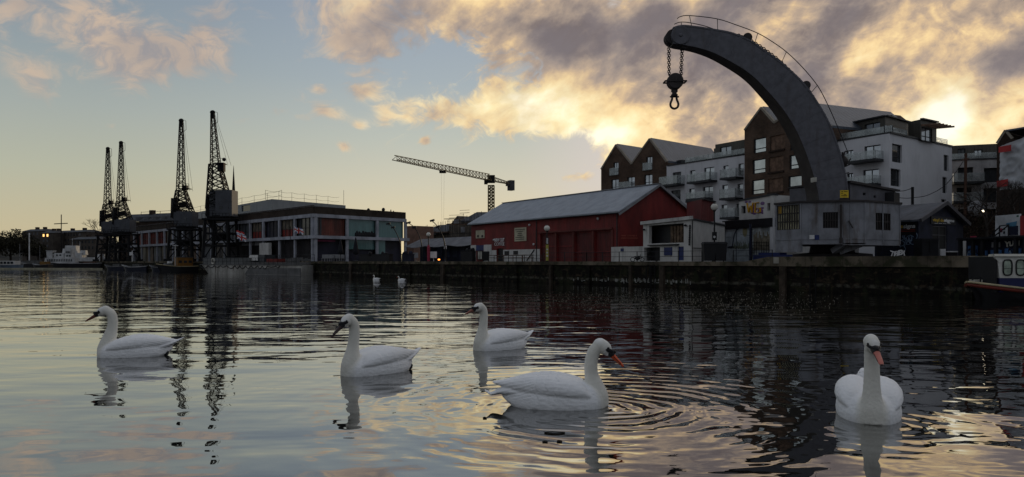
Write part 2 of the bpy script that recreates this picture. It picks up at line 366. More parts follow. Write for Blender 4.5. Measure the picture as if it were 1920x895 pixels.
def swan(loc, yaw, label, neck, head, bill_mat, wing_lift=0.0, tail=(-1.70, .37), name='swan', size=1.0):
    """forward is +X, origin on the water under the breast. neck: (x, y, z, r); head: (centre, yaw, pitch)"""
    mb = MB()
    st = spl([(-.015, .03, .16, -.02), (-.06, .15, .235, -.08), (-.20, .27, .31, -.13), (-.42, .355, .37, -.15), (-.70, .39, .41, -.15), (-.98, .36, .385, -.13), (-1.20, .27, .33, -.08), (-1.36, .16, .29, .02), (-1.46, .06, .26, .12)], 4)
    rings = []
    for x, w, t, bt in st:
        ring = []
        for j in range(28):
            a = 2 * math.pi * j / 28; c, s_ = math.cos(a), math.sin(a)
            zc = max(.06, (t + bt) * .30); e = .82
            yy = w * math.copysign(abs(c) ** e, c)
            zz = zc + (t - zc if s_ > 0 else zc - bt) * math.copysign(abs(s_) ** (1.05 if s_ > 0 else .8), s_)
            ring.append((x, yy, zz))
        rings.append(ring)
    mb.loft(rings)
    # folded wings, raised shells with pointed ends
    for sg in (-1, 1):
        wst = spl([(-.20, .17, .18, .04, .05), (-.30, .19, .22, .13, .12), (-.50, .195, .245, .195, .165), (-.78, .185, .262, .212, .185), (-1.05, .145, .26, .18, .160), (-1.28, .095, .262, .115, .105), (-1.46, .055, .275, .06, .055), (-1.58, .03, .295, .018, .020)], 4)
        rings = []
        for x, yc, zc, ry, rz in wst:
            zc += wing_lift * max(0, min(1, (-x - .2) / .6)); k = (x + .22) / -1.3
            ring = []
            for j in range(20):
                a = 2 * math.pi * j / 20
                # scalloped lower edge reads as rows of flight feathers
                ring.append((x - .05 * math.sin(a), sg * (yc + ry * math.cos(a)), zc + rz * math.sin(a) * (1.0 if math.sin(a) > 0 else .82)))
            rings.append(ring if sg > 0 else ring[::-1])
        mb.loft(rings)
    # tail: flat wedge
    tx, tz = tail
    tst = spl([(-1.10, .26, .16, .11), (-1.30, .21, .20, .085), (-1.48, .14, .26 + (tz - .37) * .4, .05), (tx + .10, .08, tz - .055, .022), (tx, .035, tz, .008)], 3)
    mb.loft([[(x, w * math.cos(2 * math.pi * j / 16), z + h * math.sin(2 * math.pi * j / 16)) for j in range(16)] for x, w, z, h in tst])
    nk = spl(neck, 5)
    mb.tube([(a, b_, c) for a, b_, c, r in nk], [r for *_, r in nk], n=18)
    (hx, hy, hz), hyaw, hp = head
    M = Matrix.Rotation(hyaw, 3, 'Z') @ Matrix.Rotation(hp, 3, 'Y')
    H = Vector((hx, hy, hz))
    def h(x, y, z): return H + M @ Vector((x, y, z))
    mb.ell(H, (.125, .086, .098), M, 20, 12)
    mb.ell(h(.07, 0, -.012), (.095, .058, .066), M, 18, 10)
    mb.ell(h(-.05, 0, -.005), (.10, .09, .10), M, 18, 10)
    me = mb.mesh('body')
    tmp = bpy.data.objects.new('body', me); COL.objects.link(tmp)
    rm = tmp.modifiers.new('r', 'REMESH'); rm.mode = 'VOXEL'; rm.voxel_size = .0105; rm.use_smooth_shade = True
    sm = tmp.modifiers.new('s', 'SMOOTH'); sm.factor = .5; sm.iterations = 3
    dg = bpy.context.evaluated_depsgraph_get(); me2 = bpy.data.meshes.new_from_object(tmp.evaluated_get(dg)); bpy.data.objects.remove(tmp)
    me2.polygons.foreach_set('use_smooth', [True] * len(me2.polygons))
    # keep what is near or above the water, ruffle the plumage a little, mark the creamy neck
    at = me2.attributes.new('warm', 'FLOAT', 'POINT')
    npts = [(Vector(p[:3]), p[3]) for p in nk[2:]] + [(H, .1)]
    vals = []; out = []
    nrm = [v.normal.copy() for v in me2.vertices]; cos = [v.co.copy() for v in me2.vertices]
    kd = __import__('mathutils').kdtree.KDTree(len(npts))
    for i, (c, r) in enumerate(npts): kd.insert(c, i)
    kd.balance()
    for q, nn in zip(cos, nrm):
        c, i, dist = kd.find(q)
        wv = max(0, min(1, 1 - (dist - npts[i][1]) / .05)); vals.append(wv)
        amp = .004 * (1 - wv) * noise.noise(q * 9) + .0022 * noise.noise(q * 30)
        if q.z > .13 and q.x < -.38 and abs(nn.x) < .9:      # overlapping rows of wing feathers, long flight feathers towards the tail
            jit = .35 * noise.noise(q * 5)
            if q.x > -1.0:
                row = math.floor(-q.x * 7.5 + jit); lat = abs(((abs(q.y) * 1.6 + q.z * 1.2) * 7 + .5 * (row % 2)) % 1.0 - .5)
                hgt = (-q.x * 7.5 + jit - lat * .5) % 1.0
            else: hgt = ((q.z - abs(q.y) * .5) * 21 - q.x * 2 + jit) % 1.0
            amp += (1 - wv) * .0075 * (hgt - .5) * min(1, (-q.x - .38) * 4)
        out += (q + nn * amp)[:]
    me2.vertices.foreach_set('co', out)
    at.data.foreach_set('value', vals)
    me2.materials.clear(); me2.materials.append(FEATH); me2.update()
    root = thing(name, loc, label, 'swan'); root.rotation_euler = (0, 0, yaw); root.scale = (size,) * 3
    def part(mb_, nm, mat, smooth=True, par=None):
        o = mb_.build(nm, mat, None, smooth); o.parent = par or root; return o
    bo = bpy.data.objects.new('body', me2); COL.objects.link(bo); bo.parent = root
    # bill
    bl = MB()
    prof = [(.130, .046, .050, -.012), (.165, .043, .043, -.018), (.21, .037, .033, -.026), (.28, .035, .026, -.036), (.34, .033, .020, -.045), (.375, .021, .014, -.052), (.388, .006, .006, -.057)]
    bl.loft([[h(x, w * math.cos(2 * math.pi * j / 14), zc + hh * math.sin(2 * math.pi * j / 14)) for j in range(14)] for x, w, hh, zc in prof])
    bill = part(bl, 'bill', bill_mat)
    nl = MB(); nl.ell(h(.378, 0, -.050), (.018, .020, .011), M, 10, 6); part(nl, 'bill_tip', BILL_K, par=bill)
    mk = MB()
    mk.loft([[h(x, w * math.cos(2 * math.pi * j / 14), zc + hh * math.sin(2 * math.pi * j / 14)) for j in range(14)] for x, w, hh, zc in [(.105, .056, .058, -.008), (.135, .052, .056, -.010), (.168, .045, .046, -.014), (.182, .040, .036, -.006)]])
    mk.ell(h(.150, 0, .038), (.040, .026, .024), M, 12, 8)
    for sg in (-1, 1):
        Mr = M @ Matrix.Rotation(sg * -.42, 3, 'Z') @ Matrix.Rotation(-.20, 3, 'Y')
        mk.ell(h(.100, sg * .055, .016), (.068, .016 if abs(hyaw) < .2 else .010, .032 if abs(hyaw) < .2 else .022), Mr, 10, 8)
        mk.bar(h(.185, sg * .040, -.018), h(.33, sg * .033, -.040), .004, .008)
    part(mk, 'face_mask', BILL_K)
    for sg in (-1, 1):
        e = MB(); e.ell(h(.060, sg * .076, .034), (.017, .012, .017), M, 10, 7); part(e, 'eye', BILL_K)
    return root
def foot(root, x, y, z):
    f = MB(); f.ell((x, y, z), (.055, .02, .045), None, 10, 7); f.ell((x - .03, y, z + .03), (.03, .018, .03), None, 8, 6)
    o = f.build('foot', BILL_K, None, True); o.parent = root
N1 = [(-.20, 0, .02, .19), (-.20, 0, .17, .185), (-.225, 0, .32, .150), (-.265, 0, .47, .122), (-.30, 0, .62, .101), (-.305, 0, .77, .098), (-.275, 0, .89, .096), (-.20, 0, .955, .09), (-.12, 0, .96, .07)]
N2 = [(-.20, 0, .02, .19), (-.19, 0, .18, .18), (-.205, 0, .34, .142), (-.225, 0, .50, .104), (-.245, 0, .66, .096), (-.25, 0, .80, .094), (-.225, 0, .91, .093), (-.16, 0, .975, .085), (-.10, 0, .975, .07)]
N4 = [(-.18, 0, .02, .19), (-.175, 0, .15, .18), (-.195, 0, .29, .135), (-.225, 0, .42, .098), (-.235, 0, .56, .092), (-.215, 0, .69, .090), (-.165, 0, .79, .088), (-.09, 0, .825, .08), (-.04, 0, .815, .07)]
N5 = [(-.16, 0, .02, .17), (-.15, 0, .16, .155), (-.15, 0, .32, .115), (-.16, 0, .50, .097), (-.165, 0, .68, .090), (-.16, 0, .84, .089), (-.13, 0, .93, .088), (-.07, 0, .965, .08)]
def wl(px, py): D = HC * K / (py - HZ); return Vector(((px - 960) / K * D, D, 0))
s1 = swan(wl(181, 669.5), R(180 + 15), 'leftmost swan, facing left with its dull bill tilted down and tail cocked up', N1, ((-.125, 0, .952), 0, R(24)), BILL_P)
foot(s1, -1.36, .13, .04)
s2 = swan(wl(641, 706), R(180 + 44), 'swan facing left left of centre, its neck straight up and its bill dark', N2, ((-.10, 0, .965), R(8), R(30)), pmat('bill_dark', (.045, .028, .025), .35), .01)
foot(s2, -1.36, .13, .04)
s3 = swan(wl(890, 658), R(180 + 38), 'smallest of the near swans, facing left in the centre behind the red-billed one', N2, ((-.10, 0, .965), 0, R(14)), BILL_P)
s4 = swan(wl(1140, 762), R(-6), 'largest near swan, facing right with a bright red-orange bill over ring ripples', N4, ((-.065, 0, .815), 0, R(36)), BILL_O, .0, (-1.72, .20))
s5 = swan(wl(1637, 798), R(-111), 'swan facing the camera at right, seen head-on with a pink bill', N5, ((-.09, 0, .985), R(14), R(27)), pmat('bill_pink', (.55, .19, .15), .4), .035, (-1.5, .50))
# ---------------------------------------------------------------- materials of the place
def brick_mat(name, c1, c2, mortar, scale=1.0, var=.5, rough=.85, rot=0.0, bw=.22, bh=.075, ms=.012, moss=0.0, patch=None):
    if name in MATS: return MATS[name]
    m = bpy.data.materials.new(name); m.use_nodes = True; T = NT(m.node_tree); b = T.n['Principled BSDF']; MATS[name] = m
    pos = T.node('ShaderNodeNewGeometry').outputs['Position']; x, y, z = T.sep(pos)
    c, s = math.cos(rot), math.sin(rot)
    br = T.node('ShaderNodeTexBrick'); T.l.new(T.vec(T.m('MULTIPLY_ADD', x, c, T.mul(y, s)), z, 0.0), br.inputs['Vector'])
    br.inputs['Scale'].default_value = scale; br.inputs['Brick Width'].default_value = bw; br.inputs['Row Height'].default_value = bh; br.inputs['Mortar Size'].default_value = ms
    br.inputs['Color1'].default_value = (*c1, 1); br.inputs['Color2'].default_value = (*c2, 1); br.inputs['Mortar'].default_value = (*mortar, 1)
    col = T.mix(T.smooth(T.noise(pos, .5, 5, .6, .3), .3, .7), br.outputs[0], T.vmul(br.outputs[0], (1 - var, 1 - var, 1 - var)))
    if moss: col = T.mix(T.mul(T.smooth(T.noise(pos, 1.3, 6, .65), .48, .6), moss), col, (.022, .026, .012))
    if patch:
        col = T.mix(T.mul(T.smooth(T.noise(T.vec(T.m('MULTIPLY_ADD', x, c, T.mul(y, s)), T.mul(z, 1.7), 2.0), 1.7, 7, .68, .4), .53, .66), .8), col, patch)
        tide = T.mul(T.smooth(z, .62, .50), T.smooth(z, .30, .42)); col = T.mix(T.mul(tide, T.smooth(T.noise(pos, 2.2, 5, .6), .40, .62)), col, (.075, .07, .055))
        run = T.smooth(T.noise(T.vec(T.mul(T.m('MULTIPLY_ADD', x, c, T.mul(y, s)), 3.0), T.mul(z, .25), 5.0), 1.0, 4, .6), .56, .7); col = T.mix(T.mul(run, .5), col, (.040, .026, .014))
    T.l.new(col, b.inputs['Base Color']); b.inputs['Roughness'].default_value = rough; b.inputs['Specular IOR Level'].default_value = .12
    bn = T.node('ShaderNodeBump'); bn.inputs['Strength'].default_value = .5; bn.inputs['Distance'].default_value = .02
    T.l.new(T.sub(T.noise(pos, 7, 4, .6), T.mul(br.outputs[1], 1.5)), bn.inputs['Height']); T.l.new(bn.outputs[0], b.inputs['Normal'])
    return m
def ribbed_mat(name, col, rot, pitch=.2, rough=.6, metal=0.0, depth=.02, var=.3, along=(1, 0), stain=.2, ratio=.5, spec=.4):
    """profiled sheet: vertical (or down-slope) ribs running across direction rot"""
    if name in MATS: return MATS[name]
    m = bpy.data.materials.new(name); m.use_nodes = True; T = NT(m.node_tree); b = T.n['Principled BSDF']; MATS[name] = m
    pos = T.node('ShaderNodeNewGeometry').outputs['Position']; x, y, z = T.sep(pos)
    u = T.m('MULTIPLY_ADD', x, math.cos(rot), T.mul(y, math.sin(rot)))
    w = T.m('PINGPONG', u, pitch / 2); w = T.smooth(w, pitch * .5 * ratio * .6, pitch * .5 * ratio * 1.4)
    n = T.noise(T.vmul(pos, (1, 1, .35)), .8, 6, .62, .3)
    c = T.mix(T.smooth(n, .3, .7), tuple(v * (1 - var) for v in col), tuple(v * (1 + var) for v in col))
    c = T.mix(T.mul(T.smooth(T.noise(T.vmul(pos, (2.2, 2.2, .3)), 1.1, 5, .65), .52, .75), stain), c, (.02, .017, .015))
    T.l.new(c, b.inputs['Base Color']); b.inputs['Roughness'].default_value = rough; b.inputs['Metallic'].default_value = metal; b.inputs['Specular IOR Level'].default_value = spec
    bn = T.node('ShaderNodeBump'); bn.inputs['Strength'].default_value = 1; bn.inputs['Distance'].default_value = depth
    T.l.new(w, bn.inputs['Height']); T.l.new(bn.outputs[0], b.inputs['Normal'])
    return m
QROT = math.atan2(-1.3, 1)
GLASS = pmat('window_glass', (.50, .54, .57), .07, .75, var=.25, vscale=.35)
GLASS_D = pmat('dark_glass', (.05, .055, .06), .06, .35, var=.4, vscale=.3)
GLASS_R = pmat('balustrade_glass', (.42, .46, .46), .12, .3, var=.2, vscale=1.5); GLASS_R.node_tree.nodes['Principled BSDF'].inputs['Alpha'].default_value = .42
TEAL = ribbed_mat('teal_glass', (.085, .17, .17), QROT + R(70), .45, .15, .15, .006, .12, stain=0, spec=.6)
FRAME = pmat('dark_window_frame', (.025, .027, .03), .5)
CREAM = pmat('cream_frame', (.50, .48, .42), .6, stain=.3)
WRENDER = pmat('white_render', (.54, .54, .56), .85, var=.06, vscale=.35, stain=.22, staincol=(.22, .22, .22), bump=.2, bscale=20)
WRENDER_D = pmat('weathered_white_paint', (.48, .47, .45), .85, var=.12, vscale=.8, stain=.45, staincol=(.10, .095, .09), bump=.2, bscale=14)
BRICK = brick_mat('brown_brick', (.13, .075, .048), (.085, .05, .036), (.10, .085, .07), rot=QROT)
BRICK_D = brick_mat('dark_brown_brick', (.060, .034, .024), (.040, .026, .02), (.045, .04, .035), rot=QROT)
CAPST = pmat('stone_coping', (.24, .21, .17), .8, stain=.3)
ZINC = ribbed_mat('zinc_roof', (.16, .18, .21), QROT + 0.0, .55, .45, .35, .05, .15, ratio=.16)
DCLAD = ribbed_mat('bronze_cladding', (.062, .058, .048), QROT, .30, .5, .3, .03, .2, ratio=.2)
CONC = pmat('grey_concrete', (.22, .22, .23), .85, stain=.35, staincol=(.09, .09, .09))
BAND = pmat('pale_blue_grey_beam', (.30, .31, .35), .8, stain=.35, staincol=(.12, .11, .11))
BLACK = pmat('black_metal', (.012, .012, .014), .5)
SILH = pmat('dark_steel', (.011, .011, .012), .6, spec=.1)
TIMBER = pmat('weathered_timber', (.13, .08, .055), .85, var=.4, vscale=2, stain=.4)
REDP = pmat('red_panel', (.14, .018, .015), .6, stain=.3)
BLUEP = pmat('blue_paint', (.02, .03, .11), .5, stain=.2)
WHITE = pmat('white_paint', (.6, .6, .6), .6, stain=.15)
YELLOW = pmat('yellow_paint', (.60, .42, .03), .6)
ASPH = pmat('quay_paving', (.06, .058, .055), .9, coords='World', stain=.2)
BARK = pmat('bark', (.03, .024, .02), .9)

class Wall:
    """a vertical plane over two plan points; photograph pixels are looked up on it, so openings get real sizes"""
    def __init__(s, a, b):
        s.A = G(*a) if not isinstance(a, Vector) else a; s.B = G(*b) if not isinstance(b, Vector) else b
        s.d = (s.B - s.A).normalized(); s.L = (s.B - s.A).length
        n = Vector((s.d.y, -s.d.x)); s.n = n if n.dot(s.A + s.B) < 0 else -n
    def u(s, px):
        k = (px - 960) / K; return (k * s.A.y - s.A.x) / (s.d.x - k * s.d.y)
    def D(s, px): return s.A.y + s.d.y * s.u(px)
    def uz(s, px, py): return s.u(px), HC + (HZ - py) / K * s.D(px)
    def p(s, u, z, off=0.0):
        q = s.A + s.d * u + s.n * off; return Vector((q.x, q.y, z))
    def at(s, px, py, off=0.0): u, z = s.uz(px, py); return s.p(u, z, off)
    def rect(s, px0, py0, px1, py1):
        D = s.D((px0 + px1) / 2); u0, u1 = sorted((s.u(px0), s.u(px1)))
        return u0, HC + (HZ - max(py0, py1)) / K * D, u1, HC + (HZ - min(py0, py1)) / K * D
    def sheet(s, mb, outer, holes=(), off=0.0):
        us = sorted({round(q[0], 5) for q in outer} | {round(v, 5) for h in holes for v in (h[0], h[2])})
        us = [u for u in us if min(q[0] for q in outer) - 1e-4 <= u <= max(q[0] for q in outer) + 1e-4]
        def span(u):
            zs = []
            for k in range(len(outer)):
                (a, za), (b, zb) = outer[k], outer[(k + 1) % len(outer)]
                if (a - u) * (b - u) < 0: zs.append(za + (zb - za) * (u - a) / (b - a))
            return (min(zs), max(zs)) if len(zs) > 1 else None
        for ua, ub in zip(us, us[1:]):
            if ub - ua < 1e-4: continue
            e = min(1e-4, (ub - ua) * .1); s0, s1 = span(ua + e), span(ub - e)
            if not s0 or not s1: continue
            cuts = sorted((h[1], h[3]) for h in holes if h[0] <= ua + 1e-4 and h[2] >= ub - 1e-4)
            lo = (s0[0], s1[0])
            for c0, c1 in cuts + [(None, None)]:
                hi = (c0, c0) if c0 is not None else (s0[1], s1[1])
                if hi[0] > lo[0] + 1e-4 or hi[1] > lo[1] + 1e-4:
                    mb.face([s.p(ua, lo[0], off), s.p(ub, lo[1], off), s.p(ub, hi[1], off), s.p(ua, hi[0], off)])
                if c1 is not None: lo = (c1, c1)
    def block(s, mb, outer, holes=(), off=0.0, depth=8.0, reveal=.2):
        """closed volume: front with real openings, sides, back"""
        s.sheet(mb, outer, holes, off); s.sheet(mb, outer, holes if depth < .9 else (), off - depth)
        N = len(outer)
        for k in range(N):
            a, b = outer[k], outer[(k + 1) % N]
            mb.face([s.p(*a, off), s.p(*b, off), s.p(*b, off - depth), s.p(*a, off - depth)])
        for a, b, c, d in holes:
            q = [(a, b), (c, b), (c, d), (a, d)]
            for k in range(4):
                e, f = q[k], q[(k + 1) % 4]
                mb.face([s.p(*e, off), s.p(*f, off), s.p(*f, off - reveal), s.p(*e, off - reveal)])
    def slab(s, mb, u0, z0, u1, z1, o0, o1):
        a = [s.p(u0, z0, o0), s.p(u1, z0, o0), s.p(u1, z0, o1), s.p(u0, z0, o1)]
        mb.hexa(a, [Vector((q.x, q.y, z1)) for q in a])
    def window(s, r, parent, glass=None, frame=None, nv=1, nh=0, off=-.13, fw=.07, hs=None, name='window', pane='pane'):
        u0, z0, u1, z1 = r; mb = MB(); g = glass or GLASS; f = frame or FRAME
        s.slab(mb, u0, z0, u0 + fw, z1, off - .05, off + .03); s.slab(mb, u1 - fw, z0, u1, z1, off - .05, off + .03)
        s.slab(mb, u0 + fw, z0, u1 - fw, z0 + fw, off - .05, off + .03); s.slab(mb, u0 + fw, z1 - fw, u1 - fw, z1, off - .05, off + .03)
        for k in range(nv):
            u = u0 + (u1 - u0) * (k + 1) / (nv + 1); s.slab(mb, u - fw / 2, z0 + fw, u + fw / 2, z1 - fw, off - .045, off + .02)
        for h in (hs if hs is not None else [(k + 1) / (nh + 1) for k in range(nh)]):
            z = z0 + (z1 - z0) * h; s.slab(mb, u0 + fw, z - fw / 2, u1 - fw, z + fw / 2, off - .043, off + .017)
        w = mb.build(name, f, parent)
        q = MB(); s.slab(q, u0 + fw * .5, z0 + fw * .5, u1 - fw * .5, z1 - fw * .5, off - .045, off - .02); q.build(pane, g, w)
        return w
    def balcony(s, parent, px0, px1, pyrail, pyslab, depth=1.3, th=.22):
        u0, zs, u1, zr = s.rect(px0, pyrail, px1, pyslab)
        mb = MB(); s.slab(mb, u0, zs - th, u1, zs, -.02, depth)
        for u in (u0 + .02, u1 - .06): s.slab(mb, u, zs, u + .04, zr, depth - .08, depth - .04)
        n = max(2, int((u1 - u0) / 1.1))
        for k in range(1, n): u = u0 + (u1 - u0) * k / n; s.slab(mb, u - .015, zs, u + .015, zr, depth - .08, depth - .05)
        b = mb.build('balcony', FRAME, parent)
        g = MB(); s.slab(g, u0 + .03, zs + .04, u1 - .03, zr, depth - .045, depth - .02)
        for u in (u0, u1 - .02): s.slab(g, u, zs + .04, u + .02, zr, .02, depth - .05)
        g.build('balcony_glass', GLASS_R, b)
        return b
def corner_back(mb, W, W2, z0, z1):
    """the two unseen walls of a box whose seen faces are W and W2"""
    c = W.A + W2.B - W.B
    for a, b in ((W2.B, c), (c, W.A)): v = Wall(a.copy(), b.copy()); v.sheet(mb, [(0, z0), (v.L, z0), (v.L, z1), (0, z1)])
def wpoly(w, pts): return [w.uz(*p) for p in pts]

# ---------------------------------------------------------------- ground and quay
QL = [(5200, 14), (2900, 24), (2300, 32), (1950, 38.2), (1800, 41.5), (1640, 45.2), (1500, 49), (1440, 50.8), (1300, 54.9), (1161, 61.5), (1000, 70), (800, 84.8), (640, 101.8), (500, 119.5), (400, 136.6), (290, 155), (196, 176)]
QP = [G(*q) for q in QL]
GZ = 1.95
def ground():
    mb = MB()
    pts = [(p.x, p.y) for p in QP] + [(-96, 215), (-900, 245), (-900, 2400), (900, 2400), (900, 14)]
    flat = [Vector((x, y, 0)) for x, y in pts]; i = mb.idx([(x, y, GZ) for x, y in pts])
    for t in tessellate_polygon([flat]): mb.addf([i + k for k in t])
    solo(mb, 'ground', ASPH, 'dark paved quay and the land behind it', None, kind='structure')
ground()
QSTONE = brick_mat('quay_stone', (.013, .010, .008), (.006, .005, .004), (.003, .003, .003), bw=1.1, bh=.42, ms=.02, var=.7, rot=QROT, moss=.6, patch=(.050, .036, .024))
COPE = brick_mat('coping_stone', (.20, .165, .12), (.14, .115, .085), (.09, .075, .055), bw=1.25, bh=3, ms=.014, var=.75, rot=QROT, moss=.75)
def offset(poly, o):
    out = []
    for i, p in enumerate(poly):
        a = poly[max(i - 1, 0)]; b = poly[min(i + 1, len(poly) - 1)]; d = (b - a).normalized(); n = Vector((d.y, -d.x))
        if n.dot(p) > 0: n = -n
        out.append(p + n * o)
    return out
def quay_wall():
    root = thing('quay_wall', (QP[8].x, QP[8].y, 0), 'long dark stone quay wall with a paler coping, running from the moored barge to the right edge', 'quay wall')
    back = offset(QP, -3.0); face = offset(QP, .0); mb = MB(); cp = MB(); up = MB()
    EXT = [Vector((-96, 215)), Vector((-900, 245))]
    F = face + EXT; B = back + [Vector((-92, 219)), Vector((-900, 250))]
    def zt(i): return 2.30 if i <= 7 else 1.96 + (.02 if i < 12 else 0)
    for i in range(len(F) - 1):
        a, b, c, d = F[i], F[i + 1], B[i + 1], B[i]
        z = (2.0 if i < 7 else GZ - .32 + .32) - .34
        mb.hexa([Vector((q.x, q.y, -2.0)) for q in (a, b, c, d)], [Vector((q.x, q.y, z)) for q in (a, b, c, d)])
    O = offset(F, .10)
    for i in range(len(F) - 1):
        a, b, c, d = O[i], O[i + 1], B[i + 1], B[i]
        zt_ = 2.30 if i < 7 else 1.975
        zb = 1.66
        cp.hexa([Vector((q.x, q.y, zb)) for q in (a, b, c, d)], [Vector((q.x, q.y, zt_)) for q in (a, b, c, d)])
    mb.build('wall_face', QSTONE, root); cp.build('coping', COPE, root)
    # ramp where the coping steps up, timber fenders, masonry buttresses, old painted numbers near the water
    w = Wall(QP[7], QP[8]); m = MB()
    m.hexa([w.p(0, 1.97, .095), w.p(1.6, 1.97, .095), w.p(1.6, 1.97, -2.9), w.p(0, 1.97, -2.9)], [w.p(0, 2.295, .095), w.p(1.6, 1.98, .095), w.p(1.6, 1.98, -2.9), w.p(0, 2.295, -2.9)])
    m.build('coping_ramp', COPE, root)
    BTR = pmat('wet_timber', (.045, .034, .025), .9, var=.5, vscale=2, stain=.5, staincol=(.008, .008, .006))
    random.seed(3)
    for i0, i1, us in ((10, 11, (.12, .42, .8)), (11, 12, (.15, .5, .85)), (9, 10, (.3, .75)), (8, 9, (.35, .8)), (7, 8, (.5,)), (6, 7, (.4,)), (12, 13, (.3, .7))):
        w = Wall(QP[i0], QP[i1])
        for q in us:
            u = w.L * q; m = MB(); wd = random.choice((.3, .45, .6)); w.slab(m, u, -1, u + wd, 1.64, .0, random.uniform(.16, .26)); m.build('buttress', random.choice((QSTONE, QSTONE, BTR)), root)
    w = Wall(QP[8], QP[9]); m = MB(); w2 = Wall(QP[9], QP[10])
    for ww, n in ((w, 60), (w2, 16)):
        for _ in range(n):
            u = random.uniform(0.2, ww.L - .3) if ww is w else random.uniform(0, ww.L * .5); z = .34 + random.gauss(0, .06)
            wd = random.choice((.05, .07, .2)); ww.slab(m, u, z, u + wd, z + (.26 if wd < .1 else .05) * random.uniform(.6, 1.1), .0, .012)
    m.build('painted_marks', pmat('worn_white_paint', (.30, .30, .28), .9, stain=.6), root)
    random.seed(11)
    for ww, k in ((w, 2), (Wall(QP[5], QP[6]), 1)):
        for j in range(k):
            m = MB(); u = ww.L * random.uniform(.2, .8)
            for s_ in (0, .4): ww.slab(m, u + s_, -.5, u + s_ + .05, 1.66, .10, .15)
            for z in range(9): ww.slab(m, u + .05, -.3 + z * .25, u + .4, -.27 + z * .25, .11, .14)
            m.build('ladder', SILH, root)
    m = MB(); w = Wall(QP[6], QP[7]); r = w.rect(1452, 484, 1462, 493); w.slab(m, r[0], 1.85, r[2], 2.27, .10, .115); m.build('number_plate', pmat('old_plate', (.30, .28, .24), .8, stain=.5), root)
quay_wall()
# raised stone platform behind the right-hand coping
mb = MB()
pl = [QP[7], QP[6], QP[5], QP[4], QP[3], QP[2]]; pb = [p + Vector((4, 12)) for p in pl[::-1]]
mb.prism([(q.x, q.y) for q in offset(pl, -3.0)] + [(q.x, q.y) for q in pb], GZ - .2, 2.28)
solo(mb, 'raised_pavement', ASPH, 'raised paved quay under the big crane', None, kind='structure')

